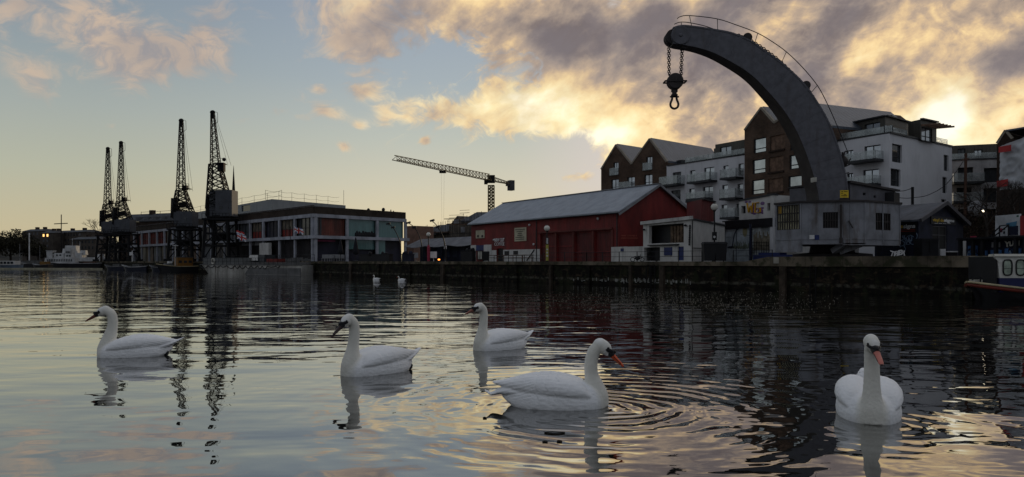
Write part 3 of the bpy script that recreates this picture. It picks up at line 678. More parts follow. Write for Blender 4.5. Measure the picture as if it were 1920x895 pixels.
# ---------------------------------------------------------------- dark red transit shed
def red_shed():
    root = thing('red_shed', P(1161, 490, 68), 'long dark red boarded shed with grey pitched roof and white painted patches', 'shed')
    W = Wall((883.5, 91.1), (1161, 68)); RW = ribbed_mat('red_boards', (.15, .014, .012), math.atan2(W.d.y, W.d.x), .26, .7, 0, .03, .35, stain=.35, ratio=.25)
    zb = 1.9; eave = W.uz(1161, 395.4)[1]
    mb = MB()
    doors = [W.rect(*r) for r in ((1013, 438, 1042, 490.5), (1044, 437, 1074.5, 490.5), (1078, 434.5, 1112, 490.5), (1115, 432.5, 1147, 490.5))]
    small = [W.rect(931.5, 466, 943.5, 490.5)]
    W.block(mb, [(0, zb), (W.L, zb), (W.L, eave), (0, eave)], doors + small, 0, .4, .35)
    # gable end and the other walls
    Gn = Wall(W.B, W.B + Vector((.843, .538)) * 9.5); ap = eave + 2.55
    Gn.sheet(mb, [(0, zb), (9.5, zb), (9.5, eave), (4.75, ap), (0, eave)], (), .015)
    G2 = Wall(W.A, W.A + Vector((.843, .538)) * 9.5); G2.sheet(mb, [(0, zb), (9.5, zb), (9.5, eave), (4.75, ap), (0, eave)])
    W2 = Wall(Gn.p(9.5, 0).to_2d(), G2.p(9.5, 0).to_2d()); W2.sheet(mb, [(0, zb), (W2.L, zb), (W2.L, eave), (0, eave)])
    mb.build('wall', RW, root)
    # sliding doors sit back in the openings
    for k, r in enumerate(doors):
        m = MB(); W.slab(m, r[0], r[1], r[2], r[3], -.33, -.22)
        d = m.build('sliding_door', ribbed_mat('red_door_boards', (.085, .009, .008), math.atan2(W.d.y, W.d.x), .35, .7, 0, .03, .4, stain=.5, ratio=.25), root)
        m = MB()
        for z in ((r[1] + r[3]) / 2 + .1,) if k < 2 else (r[1] + .9,): W.slab(m, r[0], z - .06, r[2], z + .06, -.21, -.15)
        W.slab(m, r[0], r[3] - .12, r[2], r[3], -.21, -.16); m.build('door_rail', RW, d)
    m = MB(); W.slab(m, small[0][0], small[0][1], small[0][2], small[0][3], -.33, -.2); m.build('door', pmat('near_black_door', (.012, .012, .014), .5), root)
    # roof: two thick slopes with overhang, bargeboards
    def roof_pt(s_, u, off):  # s_ 0..1 eave->ridge on near side, 1..2 far side
        base = W.p(u, 0).to_2d(); q = base + Vector((.843, .538)) * (4.75 * s_)
        z = eave + (ap - eave) * (s_ if s_ <= 1 else 2 - s_); return Vector((q.x, q.y, z + off))
    m = MB()
    for s0, s1 in ((-.07, 1.0), (1.0, 2.07)):
        a = [roof_pt(s0, -.35, .02), roof_pt(s0, W.L + .35, .02), roof_pt(s1, W.L + .35, .02), roof_pt(s1, -.35, .02)]
        if s0 < 0:
            for k in (0, 1): a[k].z = eave - (ap - eave) * .07
        else:
            for k in (2, 3): a[k].z = eave - (ap - eave) * .07
        m.hexa(a, [q + Vector((0, 0, .13)) for q in a])
    m.build('roof', ribbed_mat('corrugated_grey_roof', (.26, .28, .31), math.atan2(W.d.y, W.d.x), .30, .6, .15, .03, .15, stain=.15), root)
    m = MB(); a, b = roof_pt(1, -.4, .18), roof_pt(1, W.L + .4, .18); m.bar(a, b, .3, .07); m.build('ridge_cap', CONC, root)
    m = MB()
    m.bar(roof_pt(-.07, W.L + .37, -.02 - .36 + .2), roof_pt(1, W.L + .37, .04), .06, .2); m.bar(roof_pt(1, W.L + .37, .04), roof_pt(2.07, W.L + .37, -.2), .06, .2)
    m.build('bargeboard', CONC, root)
    m = MB(); g = [W.p(-.3, eave - .22, .42), W.p(W.L + .3, eave - .22, .42)]; m.bar(g[0], g[1], .12, .1, 6); m.bar(W.p(W.u(1007), eave - .25, .1), W.p(W.u(1007), 2.0, .1), .09, .09, 6); m.bar(W.p(W.L - .2, eave - .25, .1), W.p(W.L - .2, 2.0, .1), .09, .09, 6); m.build('gutter', FRAME, root)
    # door frames / beam over the doors
    m = MB(); r = W.rect(1011, 433, 1149, 438); 
    for px in (1043, 1076, 1113, 1149): u = W.u(px); W.slab(m, u - .16, zb, u + .1, W.uz(px, {1043: 437, 1076: 436, 1113: 433.5, 1149: 431}[px])[1], .0, .10)
    a, b = W.at(1011, 436.5, .08), W.at(1149, 428.5, .08); m.bar(a, b, .16, .16); m.build('door_frame', pmat('faded_red_timber', (.13, .035, .03), .8, stain=.4), root)
    # white painted lower patches, blue board, doors
    for r, mt, nm in (((880.5 + 2.5, 460, 893, 490.5), WRENDER_D, 'white_patch'), ((907.5, 459, 922, 490.5), WRENDER_D, 'white_patch'), ((922.3, 469.5, 931, 490.5), WRENDER_D, 'white_patch'), ((944, 468, 1014 - 1.5, 490.5), WRENDER_D, 'white_patch'), ((893.3, 460, 907.2, 470), BLUEP, 'blue_fascia')):
        m = MB(); q = W.rect(*r); W.slab(m, q[0], q[1], q[2], q[3], 0, .045); m.build(nm, mt, root)
    for r in ((897, 470.5, 906, 487),): W.window((lambda q: q)(W.rect(*r)), root, CREAM, FRAME, 1, 0, .12)
    for r in ((947, 471, 955, 478.5), (963.5, 470.5, 972, 477.5)):
        m = MB(); q = W.rect(*r); W.slab(m, *q, .05, .09) if False else W.slab(m, q[0], q[1], q[2], q[3], .05, .09); m.build('menu_board', BLACK, root)
    m = MB(); r = W.rect(944, 479, 1013, 490)
    m.bar(W.at(1003, 468.5, .1), W.at(989, 489, .1), .08, .08); m.build('handrail', BLACK, root)
    # big pale notices
    BOARD = pmat('pale_notice_board', (.40, .37, .27), .8, stain=.25, staincol=(.2, .18, .14)); INK = pmat('dark_lettering', (.05, .045, .04), .8)
    for r, rows in (((893, 432, 909, 447), 0), ((965.5, 427, 987.5, 452.5), 6)):
        q = W.rect(*r); m = MB(); W.slab(m, q[0], q[1], q[2], q[3], .0, .07); nb = m.build('notice_board', BOARD, root)
        m = MB()
        if rows:
            for k in range(rows):
                z = q[3] - (k + 1) * (q[3] - q[1]) / (rows + 1); hw = (.42, .30, .20, .24, .40, .38)[k] * (q[2] - q[0]); cx = (q[0] + q[2]) / 2
                n = int(hw * 2 / .12)
                for j in range(n):
                    uu = cx - hw + j * .12; W.slab(m, uu, z - .055, uu + .08, z + .055, .07, .076)
        else:
            for px in (895.5, 903.5): e = W.rect(px, 441, px + 3.5, 445.5); W.slab(m, e[0], e[1], e[2], e[3], .07, .076)
        m.build('lettering', INK, nb)
    # shop writing
    def write(txt, px, py, h_px, mat, off=.05, w=W, bold=.0, sq=1.0, nm='lettering', width=None):
        u, z = w.uz(px, py); D = w.D(px); h = h_px / K * D
        me, wd = text_mesh(txt, h, bold, .015, sq)
        if width:
            f = width / wd
            for v in me.vertices: v.co.x *= f
        me.materials.append(mat); o = bpy.data.objects.new(nm, me); COL.objects.link(o)
        d3 = Vector((w.d.x, w.d.y, 0)); 
        if d3.x < 0: d3 = -d3
        n3 = Vector((w.n.x, w.n.y, 0)); M = Matrix((d3, Vector((0, 0, 1)), n3)).transposed()
        for v in me.vertices: v.co = M @ v.co
        return o, w.p(u, z, off)
    for t, py in (('NEW CUT', 453.5), ('COFFEE', 461)):
        o, q = write(t, 937, py - .2, 6.2, WHITE, bold=.012 if t[0] == 'N' else 0, width=W.rect(927.5, 0, 946, 1)[2] - W.rect(927.5, 0, 946, 1)[0]); o.parent = root; o.location = q - ORG[root.name]
    m = MB(); e = W.rect(925, 448.5, 927, 451); W.slab(m, e[0], e[1], e[2], e[3], .0, .06); m.build('wall_lamp', WHITE, root)
    for px, py in ((994, 422), (1002, 458.5), (1122.5, 410.5)):
        m = MB(); m.ell(W.at(px, py, .1), (.12, .1, .12), None, 8, 6); m.build('wall_lamp', WHITE, root)
    # red lettering on the gable end: two short lines
    m = MB(); RL = pmat('red_sign_lettering', (.30, .07, .05), .7)
    random.seed(5)
    for py in (442.5, 447.2):
        px = 1164.0
        while px < 1195:
            wd = random.uniform(.7, 1.6)
            if random.random() > .12:
                e = Gn.rect(px, py - 1.6, px + wd * .8, py + random.choice((1.2, 1.4, .6))); Gn.slab(m, e[0], e[1], e[2], e[3], .01, .03)
            px += wd
    m.build('gable_lettering', RL, root)
    return W, Gn, write
SHED, GABLE, write = red_shed()

# ---------------------------------------------------------------- white shed annexe with a wide dark opening
def annexe():
    A = (1206, 62.0); Bc = (1297, 56.6)
    W = Wall(A, Bc); root = thing('white_annexe', P(1250, 490, 60), 'low white workshop in front of the red shed with a wide dark opening', 'workshop')
    W1 = W; mb = MB(); ztl = W.uz(1206, 416)[1]
    holes = [W.rect(1217, 421, 1282, 456), W.rect(1207.5, 464, 1237.5, 489.5), W.rect(1270.5, 462.5, 1282, 488.5)]
    zr = W.uz(1297, 412)[1]
    W.block(mb, [(0, 1.9), (W.L, 1.9), (W.L, zr), (0, zr)], holes, 0, .02, .28)
    W2 = Wall(W.B, G(1359, 64)); z2 = zr
    W2.block(mb, [(0.3, 1.9), (W2.L, 1.9), (W2.L, W2.uz(1357, 417)[1]), (0.3, zr - .05)], [], 0, .02, .2)
    Wb = Wall(W.A, W.A + (W2.B - W2.A) * .8); Wb.sheet(mb, [(0, 1.9), (Wb.L, 1.9), (Wb.L, zr), (0, zr)])
    mb.build('wall', WRENDER_D, root)
    m = MB(); cc = W.A + W2.B - W.B; pl = [W.p(0, 0, .02).to_2d(), W2.p(0, 0, .02).to_2d(), W2.p(W2.L, 0, .02).to_2d(), cc]
    m.prism([(q.x, q.y) for q in pl], zr - .02, zr + .06); corner_back(m, W, W2, 1.9, zr); m.build('roof', CONC, root)
    m = MB(); m.bar(W.p(-.15, zr + .0, .08), W.p(W.L + .12, zr + .14, .08), .22, .26); m.build('fascia', WRENDER_D, root)
    m = MB(); m.bar(W2.p(.1, zr + .05, .05), W2.p(W2.L, zr - .1, .05), .08, .12); m.build('roof_edge', FRAME, root)
    m = MB(); W2.slab(m, .3, 3.0, W2.L - .1, 3.03, .02, .06); m.build('cable', FRAME, root)
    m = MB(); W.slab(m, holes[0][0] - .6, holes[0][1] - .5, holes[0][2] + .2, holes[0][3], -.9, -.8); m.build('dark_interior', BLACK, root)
    m = MB(); q = W.rect(1251, 423, 1281, 455)
    for k in range(5):
        u = q[0] + (q[2] - q[0]) * k / 5; W.slab(m, u, q[1], u + (q[2] - q[0]) / 7, q[3], -.45 - .1 * (k % 2), -.35)
    m.build('curtain', pmat('striped_curtain', (.11, .075, .05), .9, var=.6, vscale=3), root)
    m = MB(); W.slab(m, holes[1][0], holes[1][1], holes[1][2], holes[1][3], -.8, -.7); W.slab(m, *(lambda e: (e[0], e[1], e[2], e[3]))(W.rect(1218, 458.5, 1274, 460.5)), .0, .22); m.build('shutter', BLACK, root)
    m = MB(); h = holes[2]; W.slab(m, h[0], h[1], h[2], h[3], -.2, -.12); m.build('door', BLUEP, root)
    m = MB(); e = W.rect(1246, 464, 1260.5, 479); W.slab(m, e[0], e[1], e[2], e[3], .0, .06); m.build('blue_board', BLUEP, root)
    m = MB(); 
    for px, py in ((1288, 423), (1210, 431)): m.ell(W.at(px, py, .15), (.12, .15, .09), None, 8, 6)
    m.build('wall_lamp', BLACK, root)
    m = MB(); 
    for k in range(9): m.ell(W.at(1295.5 - k * .15, 424 + k * 4.3, .1), (.07, .06, .12), None, 6, 5)
    m.build('hanging_chain', BLACK, root)
    # red rooftop store
    r2 = thing('red_roof_store', P(1320, 417, 64), 'small dark red boarded box on top of the white annexe roof', 'roof store')
    V = Wall((1287.5, 66), (1316, 62.5)); V2 = Wall(V.B, G(1340, 66)); mb = MB(); zt = V2.uz(1316, 374)[1]; zb = zr + .3
    V.block(mb, [(0, zb), (V.L, zb), (V.L, zt), (0, zt)], [], 0, .02); V2.block(mb, [(0, zb), (V2.L, zb), (V2.L, zt), (0, zt)], [], 0, .02); corner_back(mb, V, V2, zb, zt)
    mb.build('wall', ribbed_mat('red_store_boards', (.10, .013, .012), QROT, .22, .7, 0, .02, .3, ratio=.3), r2)
    m = MB(); cc = V.A + V2.B - V.B; pl = [V.p(-.1, 0, .1).to_2d(), V2.p(0, 0, .2).to_2d(), V2.p(V2.L + .1, 0, .1).to_2d(), cc]
    m.prism([(q.x, q.y) for q in pl], zt, zt + .12); m.build('lid', FRAME, r2)
    # low white wall by the shed gable
    r3 = MB(); L = Wall((1146, 66.5), (1206, 62.3)); z0, z1 = 1.9, L.uz(1160, 463)[1]
    L.slab(r3, 0, z0, L.L * .45, z1, -.3, 0); L.slab(r3, L.L * .45, z0, L.L, z1 - .02, -.3, -.02)
    solo(r3, 'low_wall', WRENDER_D, 'low white painted wall below the red gable end', 'wall', L.p(0, 1.9))
    m = MB(); e = L.rect(1164, 466, 1169.5, 471.5); L.slab(m, e[0], e[1], e[2], e[3], .0, .03)
    solo(m, 'small_sign', BLUEP, 'small blue square sign on the low white wall', 'sign', L.p(e[0], e[1]))
annexe()
# ---------------------------------------------------------------- apartment buildings behind
def roof_back(mb, w, ridge_px, ridge_py, e0, e1, depth, th=.25, over=.25):
    """double-pitch roof running back from a gable wall: ridge over ridge point, eaves at pixel points e0/e1"""
    ur, zr = w.uz(ridge_px, ridge_py); out = []
    for ep in (e0, e1):
        ue, ze = w.uz(*ep)
        a = [w.p(ue, ze + .02, -over), w.p(ur, zr + .02, -over), w.p(ur, zr + .02, -depth), w.p(ue, ze + .02, -depth)]
        mb.hexa(a, [q + Vector((0, 0, th)) for q in a])
def coping(mb, w, pts, wd=.35, t=.22):
    for a, b in zip(pts, pts[1:]): mb.bar(w.at(*a, -.1) + Vector((0, 0, .1)), w.at(*b, -.1) + Vector((0, 0, .1)), wd, t)
def brick_twin():
    W = Wall((1127, 103.3), (1250, 95)); root = thing('brick_gabled_block', P(1190, 490, 99), 'brown brick apartment block with twin gables beyond the red shed', 'apartment block')
    out = wpoly(W, [(1127, 491.5), (1250, 491.5), (1250, 305), (1218, 262), (1184, 309), (1155, 273), (1127, 319)])
    wins = [(1150, 304.6, 1159.5, 328), (1211.5, 294, 1223, 318.5), (1146, 336.5, 1160, 357), (1176, 332, 1190, 351), (1208, 327.6, 1223, 348), (1146, 366, 1160, 388), (1176, 363, 1190, 384), (1208, 360, 1223, 382)]
    hs = [W.rect(*r) for r in wins]; mb = MB(); W.block(mb, out, hs, 0, 13, .25)
    mb.build('wall', BRICK, root)
    for h in hs: W.window(h, root, GLASS, FRAME, 1, 0, hs=[.3] if (h[3] - h[1]) < 1.8 else [], off=-.18)
    m = MB(); roof_back(m, W, 1155, 273, (1127, 319), (1184, 309), 14); roof_back(m, W, 1218, 262, (1184, 309), (1250, 305), 14)
    m.build('roof', ribbed_mat('standing_seam_roof', (.075, .088, .11), math.atan2(-W.n.y, -W.n.x), .62, .4, .3, .06, .15, ratio=.14), root)
    m = MB(); coping(m, W, [(1127, 319), (1155, 273), (1184, 309), (1218, 262), (1250, 305)]); m.build('coping', CAPST, root)
    for r in ((1144, 315, 1160, 328), (1206, 305, 1223, 318.5), (1160, 341, 1185, 353)):
        e = W.rect(*r); g = MB(); W.slab(g, e[0], e[1], e[2], e[3], .12, .15); W.slab(g, e[0], e[1] - .08, e[2], e[1], .0, .2); g.build('glass_balustrade', GLASS_R, root)
    return W
TW = brick_twin()
def white_wing():
    W = Wall((1250, 94.9), (1396, 84.2)); root = thing('white_apartment_wing', P(1330, 490, 90), 'white rendered apartment wing with glass balconies between two brick gables', 'apartment block')
    out = wpoly(W, [(1250, 491.5), (1396, 491.5), (1396, 291.5), (1250, 311.5)])
    wins = [(1293.6, 319.5, 1304, 344), (1320, 314, 1339.5, 337), (1356, 310.6, 1366, 336.5), (1384.5, 307, 1394, 328), (1292, 354, 1302, 372.6), (1318, 350, 1337, 371), (1354, 347, 1365, 373), (1383, 345, 1393, 366), (1261, 323, 1277, 348), (1258, 357, 1276, 379), (1353, 384, 1363.5, 409), (1381, 382, 1390, 405), (1318, 385, 1336, 407), (1292, 388, 1302, 408)]
    hs = [W.rect(*r) for r in wins]; mb = MB(); W.block(mb, out, hs, 0, 13, .25); mb.build('wall', WRENDER, root)
    for h, r in zip(hs, wins): W.window(h, root, GLASS if r[0] > 1280 else GLASS_D, FRAME, 1 if r[2] - r[0] > 14 else 0, 0, hs=[.35] if r[2] - r[0] < 12 else [], off=-.18)
    for b in ((1249.5, 1284, 331.5, 347), (1302, 1345, 326, 340.5), (1364, 1394.5, 318, 334), (1256, 1271, 366, 380), (1300, 1337, 361, 373), (1363, 1393.5, 355.6, 372), (1364, 1393, 391, 408)): W.balcony(root, *b)
    # roof terrace balustrade
    m = MB(); g = MB(); zt = W.uz(1323, 301.4)[1]; 
    for k in range(14):
        u = W.u(1280) + (W.L - W.u(1280)) * k / 13; W.slab(m, u - .03, zt, u + .03, zt + .80, -.55, -.48)
    W.slab(m, W.u(1252), zt, W.L, zt + .14, -.9, .08); m.build('terrace_rail', FRAME, root)
    W.slab(g, W.u(1280), zt + .16, W.L, zt + .80, -.45, -.42); g.build('terrace_glass', GLASS_R, root)
    # set-back penthouse
    V = Wall(W.p(W.u(1330), 0, -2.6).to_2d(), W.p(W.L + 1.2, 0, -2.6).to_2d()); mb = MB(); r = V.rect(1350, 275, 1371, 291); z1 = V.uz(1395, 262)[1]
    V.block(mb, [(V.u(1341), zt), (V.L, zt), (V.L, z1), (V.u(1341), z1)], [r], 0, 6, .2); V.block(mb, [(V.u(1333), zt), (V.u(1340.6), zt), (V.u(1340.6), V.uz(1340, 277)[1]), (V.u(1333), V.uz(1340, 277)[1])], [], -.5, 3, .2)
    mb.build('penthouse', DCLAD, root); V.window(r, root, GLASS, FRAME, 1, 0)
    m = MB()
    for px in (1268, 1299): e = V.rect(px, 284, px + 13, 297); V.slab(m, e[0], zt, e[2], zt + 1.0, -3, .3)
    m.build('roof_vent', FRAME, root)
white_wing()
def brick_tall():
    W = Wall((1396, 83), (1562, 71.8)); root = thing('tall_brick_block', P(1470, 490, 78), 'tall brown brick apartment block with boarded panels between its windows behind the crane jib', 'apartment block')
    out = wpoly(W, [(1396, 491.5), (1562, 491.5), (1562, 232), (1540, 205), (1500, 183), (1452, 232), (1427, 204), (1396, 246)])
    out = wpoly(W, [(1396, 491.5), (1556, 491.5), (1556, 240), (1506, 196), (1452, 232), (1427, 204), (1396, 246)])
    wins = [(1413, 259, 1436, 286.6), (1481.7, 252, 1505, 281), (1411, 298.7, 1434.7, 325.5), (1480, 290, 1502.7, 317), (1409.5, 337, 1433, 364.5), (1478, 329.7, 1503, 357.7), (1525, 245, 1548, 272), (1523, 284, 1547, 312)]
    pan = [(1444, 253.7, 1471, 281), (1441.7, 294, 1469, 321.6), (1440.7, 334.4, 1468, 360)]
    hs = [W.rect(*r) for r in wins]; ps = [W.rect(*r) for r in pan]; mb = MB(); W.block(mb, out, hs + ps, 0, 14, .25); mb.build('wall', BRICK, root)
    for h in hs: W.window(h, root, GLASS, FRAME, 0, 0, hs=[.30], off=-.15, fw=.09)
    for h in ps: m = MB(); W.slab(m, h[0], h[1], h[2], h[3], -.2, -.12); m.build('timber_panel', TIMBER, root)
    for h in ps: m = MB(); W.slab(m, h[0] - .1, h[1] - .18, h[2] + .1, h[1], -.1, .14); m.build('panel_sill', BRICK_D, root)
    m = MB(); roof_back(m, W, 1427, 204, (1396, 246), (1452, 232), 15); roof_back(m, W, 1506, 196, (1452, 232), (1556, 240), 12.5)
    m.build('roof', MATS['standing_seam_roof'], root)
    m = MB(); coping(m, W, [(1396, 246), (1427, 204), (1452, 232), (1506, 196), (1556, 240)]); m.build('coping', CAPST, root)
brick_tall()
def white_block():
    W = Wall((1562, 73), (1668, 68)); W2 = Wall(W.B, G(1785, 76.2)); root = thing('white_corner_block', P(1668, 490, 68), 'white rendered corner apartment block with dark penthouse at right behind the crane cabin', 'apartment block')
    zt = W.uz(1668, 250.5)[1]; mb = MB()
    wins = [(1586, 282, 1600, 307), (1620.5, 273, 1651, 300), (1618, 318, 1648, 345), (1588, 325, 1600, 349)]; w2 = [(1672.6, 271, 1691.4, 305), (1670, 317, 1688.6, 349.6), (1769.6, 291, 1778.7, 321), (1767, 332.5, 1776, 362.5), (1765, 374, 1774, 390)]
    hs = [W.rect(*r) for r in wins]; h2 = [W2.rect(*r) for r in w2]
    W.block(mb, [(0, 2), (W.L, 2), (W.L, zt), (0, zt)], hs, 0, .02, .3); 
    W2.block(mb, [(0, 2), (W2.L, 2), (W2.L, zt), (0, zt)], h2, 0, .02, .3); corner_back(mb, W, W2, 2, zt); mb.build('wall', WRENDER, root)
    for h in hs: W.window(h, root, GLASS, FRAME, 1, 0, off=-.2)
    for h in h2: W2.window(h, root, GLASS_D, FRAME, 0, 0, hs=[.35], off=-.2)
    W.balcony(root, 1600, 1657, 287, 302); W.balcony(root, 1598, 1652, 332, 347)
    m = MB(); pl = [W.p(0, 0, .1), W2.p(0, 0, .16), W2.p(W2.L, 0, .1), W2.p(W2.L, 0, -9), W.p(0, 0, -9)]; pl = [pl[0], pl[1], pl[2], Vector((*(W.A + W2.B - W.B), 0))]; m.prism([(q.x, q.y) for q in pl], zt, zt + .16); m.build('roof_edge', FRAME, root)
    m = MB(); g = MB()
    for w, n, u1 in ((W, 7, W.L), (W2, 6, W2.u(1709))):
        for k in range(n + 1): u = u1 * k / n; w.slab(m, u - .03, zt + .16, u + .03, zt + .80, -.5, -.44)
        w.slab(g, 0, zt + .2, u1, zt + .80, -.42, -.39)
    m.build('terrace_rail', FRAME, root); g.build('terrace_glass', GLASS_R, root)
    g = MB(); W2.slab(g, W2.u(1756), zt + .18, W2.L - .1, zt + .80, -.4, -.37); g.build('terrace_glass', GLASS_R, root)
    # penthouse: lower cladding box, taller box at the corner end
    a = G(1558, 77.5); c = G(1660, 71.5); V = Wall(a, c); V2 = Wall(c, G(1708, 75.2)); mb = MB(); zp = V2.uz(1660, 218.3)[1]
    h = [V.rect(1621.5, 231, 1650, 248), V.rect(1578, 241, 1586, 255)]
    V.block(mb, [(0, zt), (V.L, zt), (V.L, zp), (0, zp)], h, 0, .02, .25); V2.block(mb, [(0, zt), (V2.L, zt), (V2.L, zp), (0, zp)], [], 0, .02); corner_back(mb, V, V2, zt, zp); cc = V.A + V2.B - V.B; mb.face([(*V.A, zp), (*V.B, zp), (*V2.B, zp), (*cc, zp)])
    U = Wall((1703, 72.6), (1726, 71.2)); U2 = Wall(U.B, G(1756, 73)); zq = U2.uz(1726, 224)[1]; h2 = [U2.rect(1728, 240, 1748, 265)]
    U.block(mb, [(0, zt), (U.L, zt), (U.L, zq), (0, zq)], [], 0, .02); U2.block(mb, [(0, zt), (U2.L, zt), (U2.L, zq), (0, zq)], h2, 0, .02, .3); corner_back(mb, U, U2, zt, zq); cc = U.A + U2.B - U.B; mb.face([(*U.A, zq), (*U.B, zq), (*U2.B, zq), (*cc, zq)])
    mb.build('penthouse', DCLAD, root)
    V.window(h[0], root, GLASS, FRAME, 1, 0); V.window(h[1], root, GLASS, FRAME, 0, 0); U2.window(h2[0], root, GLASS, FRAME, 1, 0, hs=[.35])
    m = MB()
    for k in range(5): q = U2.p(U2.L * (.05 + k * .22), zq - .55, 0); m.bar(q, q + Vector((U2.n.x, U2.n.y, 0)) * 1.1 + Vector((.7, 0, 0)), .08, .16)
    m.build('pergola', TIMBER, root)
    m = MB(); m.bar(V.p(0, zp + .05, .1), V.p(V.L, zp + .05, .1), .3, .12); m.bar(V2.p(0, zp + .05, .1), V2.p(V2.L, zp + .05, .1), .3, .12); m.bar(U2.p(0, zq + .05, .1), U2.p(U2.L, zq + .05, .1), .3, .12); m.build('fascia', FRAME, root)
    m = MB(); m.bar(V2.p(1.8, zp, -.3), V2.p(1.8, zp + .35, -.3), .25, .25); m.build('roof_vent', FRAME, root)
white_block()
def right_block():
    W = Wall((1780, 80), (1900, 78)); root = thing('white_terrace_block', P(1830, 490, 79), 'white apartment block with dark top storey far right, behind a rusty pole', 'apartment block')
    z0 = W.uz(1830, 300)[1]; z1 = W.uz(1830, 268.6)[1]; mb = MB()
    wins = [(1796, 314, 1825, 338), (1845, 315, 1872, 342), (1793.5, 352, 1822, 375), (1844, 353, 1869, 380), (1796, 392, 1822, 415), (1844, 392, 1868, 415)]; hs = [W.rect(*r) for r in wins]
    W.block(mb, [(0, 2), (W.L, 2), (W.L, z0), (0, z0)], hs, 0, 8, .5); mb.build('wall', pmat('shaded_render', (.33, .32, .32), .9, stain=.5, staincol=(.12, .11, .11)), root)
    for h in hs: W.window(h, root, GLASS_D, FRAME, 1, 0, off=-.3)
    m = MB(); e = [W.rect(1832, 278, 1847.5, 290), W.rect(1800, 276, 1815, 296)]; W.block(m, [(0, z0), (W.L, z0), (W.L, z1), (0, z1)], e, -1.2, 6, .2); m.build('top_storey', DCLAD, root)
    W.window(e[0], root, GLASS, FRAME, 1, 0, off=-1.4); W.window(e[1], root, GLASS_D, FRAME, 1, 0, off=-1.4)
    m = MB(); W.slab(m, 0, z0, W.L, z0 + .12, -1.2, .1)
    for k in range(9): u = W.L * k / 8.5; W.slab(m, u, z0 + .12, u + .05, z0 + .78, -.2, -.15)
    m.build('terrace_rail', FRAME, root); g = MB(); W.slab(g, 0, z0 + .16, W.L, z0 + .76, -.12, -.10); g.build('terrace_glass', GLASS_R, root)
    W.balcony(root, 1783, 1840, 327, 343, 1.5); W.balcony(root, 1782, 1838, 363, 379, 1.5)
    m = MB(); m.bar(P(1809, 430, 72), P(1811, 288, 72), .26, .26, 8); m.bar(P(1803, 300, 72), P(1817, 298, 72), .14, .14)
    solo(m, 'rusty_pole', pmat('rusty_iron', (.075, .04, .028), .9, stain=.4), 'tall rusty iron pole in front of the white block at far right', 'pole', P(1809, 430, 72))
    # brick gable at the frame edge
    W = Wall((1868, 70), (1990, 66)); r2 = thing('brick_gable_house', P(1900, 490, 69), 'brown brick gable rising behind the plastic-wrapped scaffold at the right edge', 'house')
    mb = MB(); W.block(mb, wpoly(W, [(1868, 491), (1990, 491), (1990, 262), (1930, 262), (1898, 262), (1885, 246.5), (1869, 271)]), [], 0, 8); mb.build('wall', BRICK_D, r2)
    m = MB(); u, z = W.uz(1886, 247); a = [W.p(u, z, .1), W.p(W.L, z + .2, .1), W.p(W.L, z + .1, -7), W.p(u, z, -7)]; m.hexa(a, [q + Vector((0, 0, .15)) for q in a]); m.build('roof', MATS['standing_seam_roof'], r2)
    m = MB(); coping(m, W, [(1869, 271), (1885, 246.5), (1898, 262)], .3, .2); m.build('coping', CAPST, r2)
    # wrapped scaffold: sagging plastic sheet over a box, red patches
    W = Wall((1875, 60), (1995, 55)); r3 = thing('wrapped_scaffold', P(1895, 357, 60), 'scaffold wrapped in creased white plastic sheeting with red panels at the right edge', 'scaffold')
    me = MB(); nu, nz = 40, 30; ids = []
    for j in range(nz + 1):
        row = []
        for i in range(nu + 1):
            u = W.L * i / nu; px = 1875 + 120 * i / nu; ztop = W.uz(1875, 275)[1] + (u * .20); zbot = W.uz(1875, 357)[1] + .05 * math.sin(u * 3)
            z = zbot + (ztop - zbot) * j / nz
            o = .22 * abs(noise.noise(Vector((u * .9, z * .9, 0)))) + .12 * noise.noise(Vector((u * 2.6, z * 2.6, 4))) + .05 * noise.noise(Vector((u * 7, z * 7, 4)))
            row.append(me.idx([W.p(u, z, o)]))
        ids.append(row)
    for j in range(nz):
        for i in range(nu): me.addf([ids[j][i], ids[j][i + 1], ids[j + 1][i + 1], ids[j + 1][i]])
    W.block(me, [(0, W.uz(1875, 356)[1]), (W.L, W.uz(1875, 356)[1]), (W.L, W.uz(1875, 275)[1] + 1), (0, W.uz(1875, 275)[1])], [], -.25, 3)
    me.build('sheeting', pmat('white_plastic_sheet', (.40, .41, .43), .45, stain=.25, staincol=(.18, .18, .19)), r3, smooth='auto')
    for r in ((1879, 272, 1902, 287), (1874.5 + 1, 336, 1896, 352)): m = MB(); q = [W.at(r[0], r[1] + 4, .32), W.at(r[2], r[1], .32), W.at(r[2], r[3] - 3, .32), W.at(r[0], r[3], .32)]; m.hexa(q, [p_ + Vector((W.n.x, W.n.y, 0)) * .04 for p_ in q]); m.build('red_panel', pmat('red_banner', (.32, .03, .03), .6), r3)
    m = MB()
    for px in (1877, 1892, 1907, 1922, 1937): m.bar(W.at(px, 357, -.3), Vector((*W.p(W.u(px), 0, -.3).to_2d(), 2.0)), .07, .07, 6)
    for z in (5.0, 3.6): m.bar(W.p(0, z, -.3), W.p(W.L, z, -.3), .07, .07, 6)
    m.build('scaffold_tube', SILH, r3)
    # dark retaining wall with creepers below
    m = MB(); w = Wall((1700, 68), (2000, 60)); w.slab(m, 0, 1.9, w.L, w.uz(1830, 384)[1] - 1.0, -2, 0)
    solo(m, 'retaining_wall', brick_mat('sooty_brick', (.035, .02, .015), (.02, .014, .012), (.02, .018, .016), rot=QROT, moss=.7), 'dark sooty brick retaining wall below the white block at right', 'wall', w.p(0, 1.9))
right_block()

